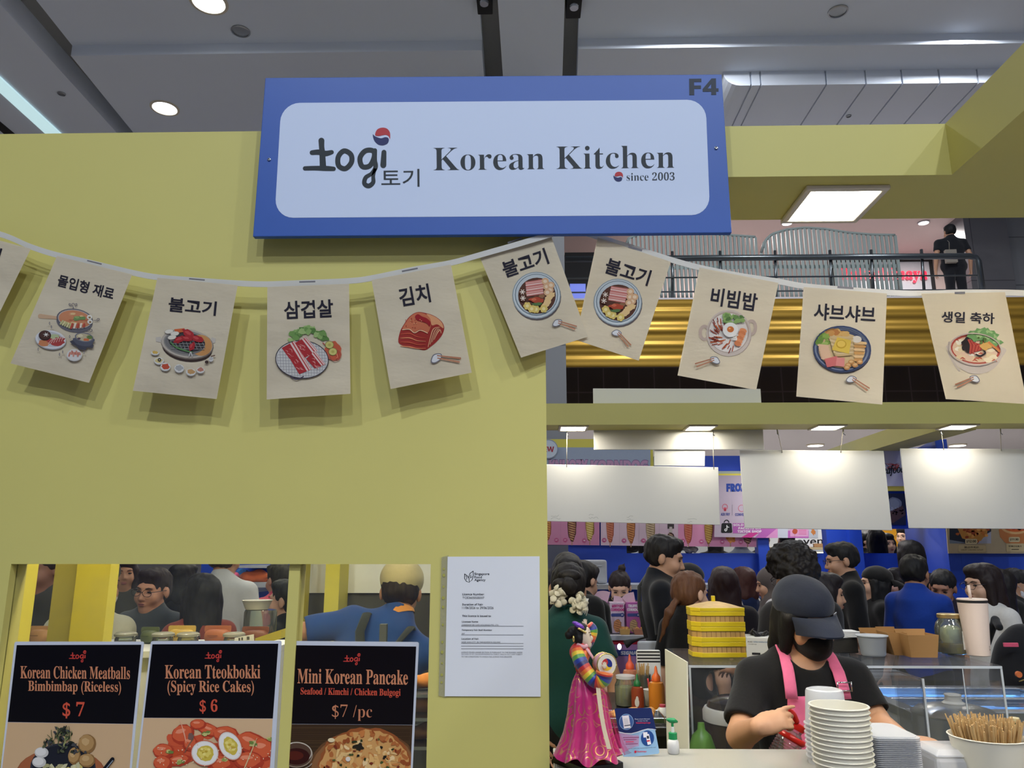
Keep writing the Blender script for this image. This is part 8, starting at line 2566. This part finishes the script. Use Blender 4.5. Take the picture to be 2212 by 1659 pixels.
def fan(label, cx, cy, n, a0, a1, L, grp='pink folded sleeves fanned in the boxes'):
    for i in range(n):
        a = R_(a0 + (a1 - a0) * i / max(1, n - 1))
        Y = Yp + .03 + .004 * i
        p = at(cx, cy, Y); kx = Y / F_
        d = Vector((math.sin(a), 0, math.cos(a))); e = Vector((math.cos(a), 0, -math.sin(a)))
        mb = MB(); mb.prism([p - e * .013, p + e * .013, p + e * .019 + d * L * .86, p - e * .019 + d * L * .86], (0, .0025, 0))
        o = mb.build('paper_sleeve', mat('sleeve_pink', (222, 186, 200), .5, var=.06, scale=60))
        tag(o, label, 'paper sleeve', grp)
fan('pink folded paper sleeve fanned out of the left corn dog box', 1304, 1318, 7, -42, 14, .150)
fan('pink folded paper sleeve fanned out of the middle corn dog box', 1328, 1322, 3, 8, 42, .125)
fan('pink folded paper sleeve fanned out of the right corn dog box', 1372, 1318, 4, -38, -12, .140)
t = thing('pink_counter', (at(1330, 1380, Yp).x, Yp, 0), 'lilac snack counter with a blue signature band behind the doll', 'counter')
zp = at(1330, 1369, Yp).z
a, b = at(1215, 1369, Yp), at(1416, 1369, Yp)
child(MB().box((a.x, Yp - .12, zp - .03), (b.x, Yp + .5, zp - .001)).build('counter_top', M_shelf), t)
child(MB().box((a.x, Yp - .1, 0), (b.x, Yp + .45, zp - .031)).build('cabinet', mat('lilac_laminate', (176, 130, 186), .45, var=.02)), t)
k = Ink(plane_at(Yp - .1), base=.002); k.rect(1280, 1378, 1380, 1392, (190, 36, 62)); k.rect(1325, 1404, 1392, 1417, (52, 70, 150)); k.text(sans('SIGNATURE'), 1372, 1410.5, 62, 8, (214, 214, 226), 0, .04)
child(k.build('print', M_prn), t)
for i, (x0, x1, c, lab) in enumerate(((1339, 1362, (190, 150, 90), 'small kraft tray on the lilac counter'), (1368, 1412, (176, 120, 96), 'clear clamshell of snacks at the right end of the lilac counter'))):
    a, b = at(x0, 1362, Yp - .06), at(x1, 1374, Yp - .06)
    t = thing('snack_tray', ((a.x + b.x) / 2, Yp - .06, zp), lab, 'tray'); w = (b.x - a.x) / 2
    mb = MB(); mb.prism([(-w * .85, 0, 0), (w * .85, 0, 0), (w, 0, .035), (-w, 0, .035)], (0, .09, 0)); mb.build('tray', fab(c), t)
    mb = MB(); rr = random.Random(i)
    for j in range(7): mb.ell((rr.uniform(-w * .7, w * .7), .045 + rr.uniform(-.03, .03), .036), (.016, .014, .012), 8, 6)
    mb.build('snacks', mat('fried_crust', (206, 150, 84)), t, smooth='all')['kind'] = 'stuff'
# goose-neck lamp
t = thing('clip_lamp', (at(1382, 1385, 4.9).x, 4.9, zp - .2), 'black gooseneck lamp with a lit end behind the teal polo', 'lamp')
P = [at(1420, 1376, 4.9), at(1395, 1377, 4.9), at(1366, 1385, 4.9), at(1350, 1393, 4.9)]
mb = MB(); mb.tube(smooth3(P, 14), [.006] * 8 + [.01, .014, .018, .022, .024, .022], 10); child(mb.build('neck', M_dark, smooth='all'), t)
mb = MB(); mb.ell(at(1338, 1397, 4.9), (.012, .012, .018), 12, 8); child(mb.build('bulb', M_lampw, smooth='all'), t)
t = thing('screen_panel', (at(1393, 1420, 5.0).x, 5.0, 0), 'plain pale grey upright panel left of the brown ponytail', 'panel')
a, b = at(1377, 1385, 4.42), at(1440, 1460, 4.42); child(MB().box((a.x, 4.42, 0.9), (b.x, 4.44, a.z)).build('panel', M_shelf, bevel=.01), t)
child(MB().box((a.x + .05, 4.42, 0), (b.x - .05, 4.46, .899)).build('foot', M_shelf), t)
# white storage box and ledge at the blue wall
t = thing('storage_box', (at(1268, 1260, 7.4).x, 7.4, at(1268, 1261, 7.4).z), 'white ribbed plastic storage box on the ledge at the blue wall', 'box')
a, b = at(1215, 1209, 7.4), at(1304, 1260.5, 7.4); w = (b.x - a.x) / 2; h = a.z - b.z
MB().box((-w, 0, 0), (w, .3, h)).build('tub', M_shelf, t, bevel=.02)
MB().box((-w * .3, -.012, h * .72), (w * .75, 0.0, h * .76)).build('handle_lip', M_shelf, t, bevel=.003)
a, b = at(1230, 1262, 7.36), at(1660, 1273, 7.36)
o = MB().box((a.x, 7.30, b.z), (b.x, YF - .002, a.z)).build('wall_ledge', M_shelf); tag(o, None, None, None, 'structure')
# crumpled plastic on the slot sill
S = Sdf(); rr = random.Random(6); p0 = at(1488, 1190, YF + .03)
for i in range(14): S.ell(p0 + Vector((rr.uniform(-.09, .09), rr.uniform(-.05, .02), rr.uniform(-.02, .03))), (.03, .03, .018), k=.01)
tag(S.build('plastic_bag', mat('grey_plastic_film', (110, 106, 108), .25, var=.2), None, .008, wob=.025, wsc=26), 'crumpled grey plastic bag on the sill right of the tall person', 'bag')

# ------------------------------------------------------------------ chest freezer with blue light, backpack
ZF = 1.0
t = thing('chest_freezer', (2.1, 3.4, 0), 'glass topped chest freezer glowing blue behind the display case', 'freezer')
FA, FB = 3.14, 3.72
fx0, fx1 = at(1880, 1500, 3.5).x, at(2290, 1560, 3.5).x
M_frz = mat('freezer_white', (176, 182, 190), .4, var=.02)
mb = MB(); mb.box((fx0, FA, 0), (fx1, FA + .04, ZF - .02)).box((fx0, FB - .04, 0), (fx1, FB, ZF - .02)).box((fx0, FA + .04, 0), (fx0 + .04, FB - .04, ZF - .02)).box((fx1 - .04, FA + .04, 0), (fx1, FB - .04, ZF - .02)).box((fx0 + .04, FA + .04, 0), (fx1 - .04, FB - .04, .5))
child(mb.build('cabinet', M_frz), t)
mb = MB(); FM = (FA + FB) / 2
mb.box((fx0 - .01, FA - .01, ZF - .019), (fx1 + .01, FA + .05, ZF + .015)).box((fx0 - .01, FB - .05, ZF - .019), (fx1 + .01, FB + .01, ZF + .015)).box((fx0 - .01, FA + .05, ZF - .019), (fx0 + .05, FB - .05, ZF + .015)).box((fx1 - .05, FA + .05, ZF - .019), (fx1 + .01, FB - .05, ZF + .015)).box((fx0 + .05, FM - .015, ZF - .019), (fx1 - .05, FM + .015, ZF + .015))
child(mb.build('frame', M_alu, bevel=.004), t)
child(MB().box((fx0 + .05, FA + .05, ZF), (fx1 - .05, FB - .05, ZF + .005)).build('glass_lid', M_acr), t)
mb = MB(); mb.box((fx0 + .06, FB - .07, ZF - .06), (fx1 - .06, FB - .05, ZF - .03)).box((fx0 + .06, FM - .04, ZF - .06), (fx1 - .3, FM - .02, ZF - .03))
child(mb.build('light_tube', mat('blue_tube', (120, 190, 255), .4, emit=16, var=0)), t)
mb = MB(); mb.box((fx0 + .05, FA + .06, .5), (fx1 - .05, FB - .08, .925)); child(mb.build('frosted_stock', mat('frosted_blue', (130, 180, 226), .5, var=.4, scale=9, bump=.5)), t)
# two covered food containers on the freezer rim were not visible; backpack worn at the right edge
cB = at(2222, 1468, 3.88)
t = thing('backpack', (cB.x, 3.88, cB.z - .26), 'black backpack with a pink tag and orange badge at the right edge of the photo', 'backpack')
S = Sdf(); S.ell((0, 0, .24), (.17, .11, .27), k=.05); S.ell((0, -.02, .14), (.165, .12, .16), k=.05); S.ell((0, -.085, .13), (.13, .07, .12), k=.03)
S.build('sack', fab((20, 20, 24)), t, .009, wob=.008, wsc=9)
mb = MB(); mb.tube([(-.12 + i * .02, -.125 - .02 * math.sin(i * PI / 12), .27 + .01 * math.sin(i)) for i in range(13)], .003, 6); mb.build('zip', mat('brass_zip', (150, 130, 80), .4, metal=.7), t, smooth='all')
p = at(2184, 1393, 3.76) - Vector(t.location); mb = MB(); mb.cbox((p.x, -.118, p.z), (.066, .01, .018)); mb.build('webbing_tag', fab((206, 84, 110)), t, bevel=.002)
p = at(2197, 1456, 3.73) - Vector(t.location); mb = MB(); mb.M = Matrix.Translation((p.x, -.155, p.z)) @ Matrix.Rotation(PI / 2, 4, 'X'); mb.lathe([(.001, 0), (.0135, 0), (.0135, .012), (.001, .012)], 24); mb.build('badge', fab((206, 110, 60)), t, smooth=True)
S = Sdf(); S.cap((-.07, .06, .49), (-.05, .12, .52), .018, k=.01); S.cap((-.05, .12, .52), (-.06, .20, .40), .018, k=.01); S.build('shoulder_strap', fab((24, 24, 28)), t, .006)

# ------------------------------------------------------------------ inside the left part, behind the window
zsh = at(300, 1395, 2.75).z
t = thing('pantry_shelf', (-1.0, 2.75, 0), 'shelf with glass jars and coloured pouches inside the left window', 'shelf')
a, b = at(40, 1396, 2.75), at(604, 1396, 2.75)
child(MB().box((a.x - .1, 2.6, zsh - .02), (b.x, 2.95, zsh)).build('shelf_board', M_white), t)
child(MB().box((a.x - .1, 2.62, 0), (b.x, 2.93, zsh - .021)).build('cabinet', M_white), t)
M_clip = mat('wire_clip', (190, 192, 196), .25, metal=1, var=.03)
for px, w, lab in ((290, 'left', 'leftmost'), (346, '', 'second from the left'), (422, '', 'third from the left'), (519, '', 'rightmost')):
    t = lathe_thing('clip_jar', 'glass clip-top jar on the shelf inside the window, %s of four' % lab, 'jar', px if px != 346 else 369, 2.72, zsh, [('jar', [(.027, 0), (.032, .003), (.032, .026), (.029, .032)], M_jarg, 28), ('lid', [(.033, .033), (.035, .035), (.035, .041), (.028, .045), (.001, .046)], mat_glass('lid_glass', (240, 240, 232), .3, haze=.3, hazecol=(232, 232, 214)), 28), ('contents', [(.026, .003), (.0295, .006), (.0295, .018), (.001, .02)], mat('dark_spice', (90, 80, 66), .6, var=.4, scale=90), 20)], 'clip jars', 1.05)
    MB().tube([(.033, -.012, .03), (.037, -.012, .037), (.037, .012, .037), (.033, .012, .03)], .0012, 6).build('wire_clip', M_clip, t, smooth='all')
for px0, px1, yt, c, lab in ((38, 63, 1352, (150, 160, 130), 'pale green pouch at the left end of the shelf'), (66, 106, 1352, (196, 152, 112), 'tan pouch beside the pale green pouch'), (108, 134, 1352, (206, 150, 120), 'salmon pouch left of the yellow post'), (306, 341, 1354, (92, 104, 78), 'dark green pouch between the two left jars'),
                             (365, 420, 1351, (206, 174, 88), 'mustard yellow pouch between two jars'), (443, 497, 1351, (166, 98, 68), 'terracotta pouch between two jars'), (524, 579, 1353, (110, 64, 48), 'dark brown pouch right of the rightmost jar')):
    a, b = at(px0, yt, 2.82), at(px1, 1396, 2.82); w = (b.x - a.x) / 2
    t = thing('pouch', (a.x + w, 2.82, zsh), lab, 'pouch', 'coloured pouches on the shelf'); h = a.z - zsh
    S = Sdf(); S.ell((0, 0, h * .4), (w * 1.02, .022, h * .55), k=.01); S.half((0, 0, .001), (0, 0, -1)); S.half((0, 0, h * .8), (0, 0, 1)); S.half((w * .98, 0, 0), (1, 0, 0)); S.half((-w * .98, 0, 0), (-1, 0, 0))
    pm = mat('pouch_%02x%02x%02x' % c, c, .5, var=.05)
    S.build('pouch_body', pm, t, .004)
    mb = MB(); mb.prism([(x, -.002, z) for x, z in rquad([(-w, h), (w, h), (w, h * .62), (-w, h * .62)], .006, 3)], (0, .004, 0)); mb.build('sealed_top', pm, t)
    k = Ink(plane3((0, -.0235, 0), (1, 0, 0), (0, 0, 1), (0, -1, 0)), base=6e-4)
    k.quad((-w * .6, h * .50), (w * .2, h * .50), (w * .2, h * .44), (-w * .6, h * .44), tuple(int(v * .8) for v in c), 1, 1)
    k.build('print', M_ink, t)
# white price card, yellow rail, bowl on glass jar
vb = vboard('price_card', [(506, 1394), (507, 1378), (548, 1370), (549, 1392)], 2.55, M_white, .002, 'small white card with dark squares leaning on the rightmost jar', 'card')
k = Ink(plane_at(2.55), base=5e-4); k.rect(515, 1378, 519, 1384, (90, 90, 90)); k.rect(521, 1377, 525, 1383, (90, 90, 90)); k.rect(533, 1375, 539, 1382, (90, 90, 90))
o = k.build('print', M_ink); o.parent = vb
pa, pb = at(551, 1379, 2.5), at(608, 1360, 2.3)
struct(MB().prism([pa, pb, pb - Vector((0, 0, .025)), pa - Vector((0, 0, .025))], (0, .05, 0)), 'trim_50', M_yel2)
t = lathe_thing('glass_jar', 'tall clear glass jar with green contents at the right of the left window', 'jar', 572, 3.3, 1.2, [('jar', [(.06, 0), (.066, .004), (.066, .16), (.062, .17)], M_jarg, 32), ('contents', [(.05, .004), (.058, .01), (.05, .045), (.001, .06)], mat('green_pickle', (110, 112, 44), .5, var=.4, scale=20), 20)])
child_z = 1.37
t = lathe_thing('paper_bowl', 'cream paper bowl resting on the glass jar in the left window', 'bowl', 563, 3.3, 1.3705, [('bowl', [(.042, 0), (.046, .002), (.060, .036), (.063, .038), (.058, .038)], M_bowl, 36)])
t = thing('pantry_stand', (at(575, 1380, 3.3).x, 3.3, 0), 'plain stand under the tall glass jar in the left window', 'stand')
MB().box((-.12, -.12, 0), (.12, .12, 1.199)).build('stand', M_white, t, bevel=.004)
# kitchen behind the right light of the window: white wall board, dark range, food trays
zk0, zk1 = at(800, 1281, 4.2).z, at(800, 1215, 4.2).z
struct(MB().box((at(648, 1300, 4.2).x, 4.2, zk0), (at(1172, 1200, 4.2).x, 4.25, 2.4)), 'wall_kitchen', mat('kitchen_board', (232, 230, 214), .5, var=.02))
struct(MB().box((at(648, 1300, 4.2).x, 4.22, 0), (at(1172, 1200, 4.2).x, 4.26, zk0 - .002)), 'wall_kitchen_low', mat('kitchen_dark', (66, 66, 62), .4, var=.15, scale=3))
t = thing('wall_socket', (at(741, 1274, 4.19).x, 4.2, at(741, 1274, 4.19).z), 'small grey socket on the white board in the right window light', 'socket')
MB().box((-.02, -.012, -.018), (.02, 0, .018)).build('plate', M_alu, t, bevel=.002)
t = thing('warming_rack', (at(905, 1600, 2.2).x, 2.2, 0), 'metal warming rack of food glimpsed right of the pancake poster', 'rack')
x0, x1 = at(800, 1500, 2.2).x, at(990, 1500, 2.2).x
for y in (1500, 1551, 1613):
    z = at(905, y, 2.05).z
    child(MB().box((x0, 2.05, z - .008), (x1, 2.3, z)).build('shelf', M_alu), t)
for x in (x0, x1 - .02): child(MB().box((x, 2.3, 0), (x + .02, 2.32, 1.4)).build('upright', M_alu), t)
for i, (y, c, lab) in enumerate(((1500, (190, 120, 50), 'brown roll on the upper shelf of the warming rack'), (1551, (196, 140, 110), 'pale meat piece on the middle shelf of the warming rack'), (1613, (190, 150, 140), 'pink cloth draped on the low shelf of the warming rack'))):
    z = at(905, y, 2.05).z
    S = Sdf(); p = Vector((at(902, y, 2.1).x, 2.13, z + .018)); S.ell(p, (.06, .03, .018 if i < 2 else .016), k=.01); S.ell(p + Vector((.03, .0, .005)), (.03, .028, .016), k=.01)
    tag(S.build(('bread_roll', 'meat_piece', 'cloth')[i], fab(c), None, .004, wob=.006, wsc=40, seed=i), lab, ('roll', 'meat', 'cloth')[i])
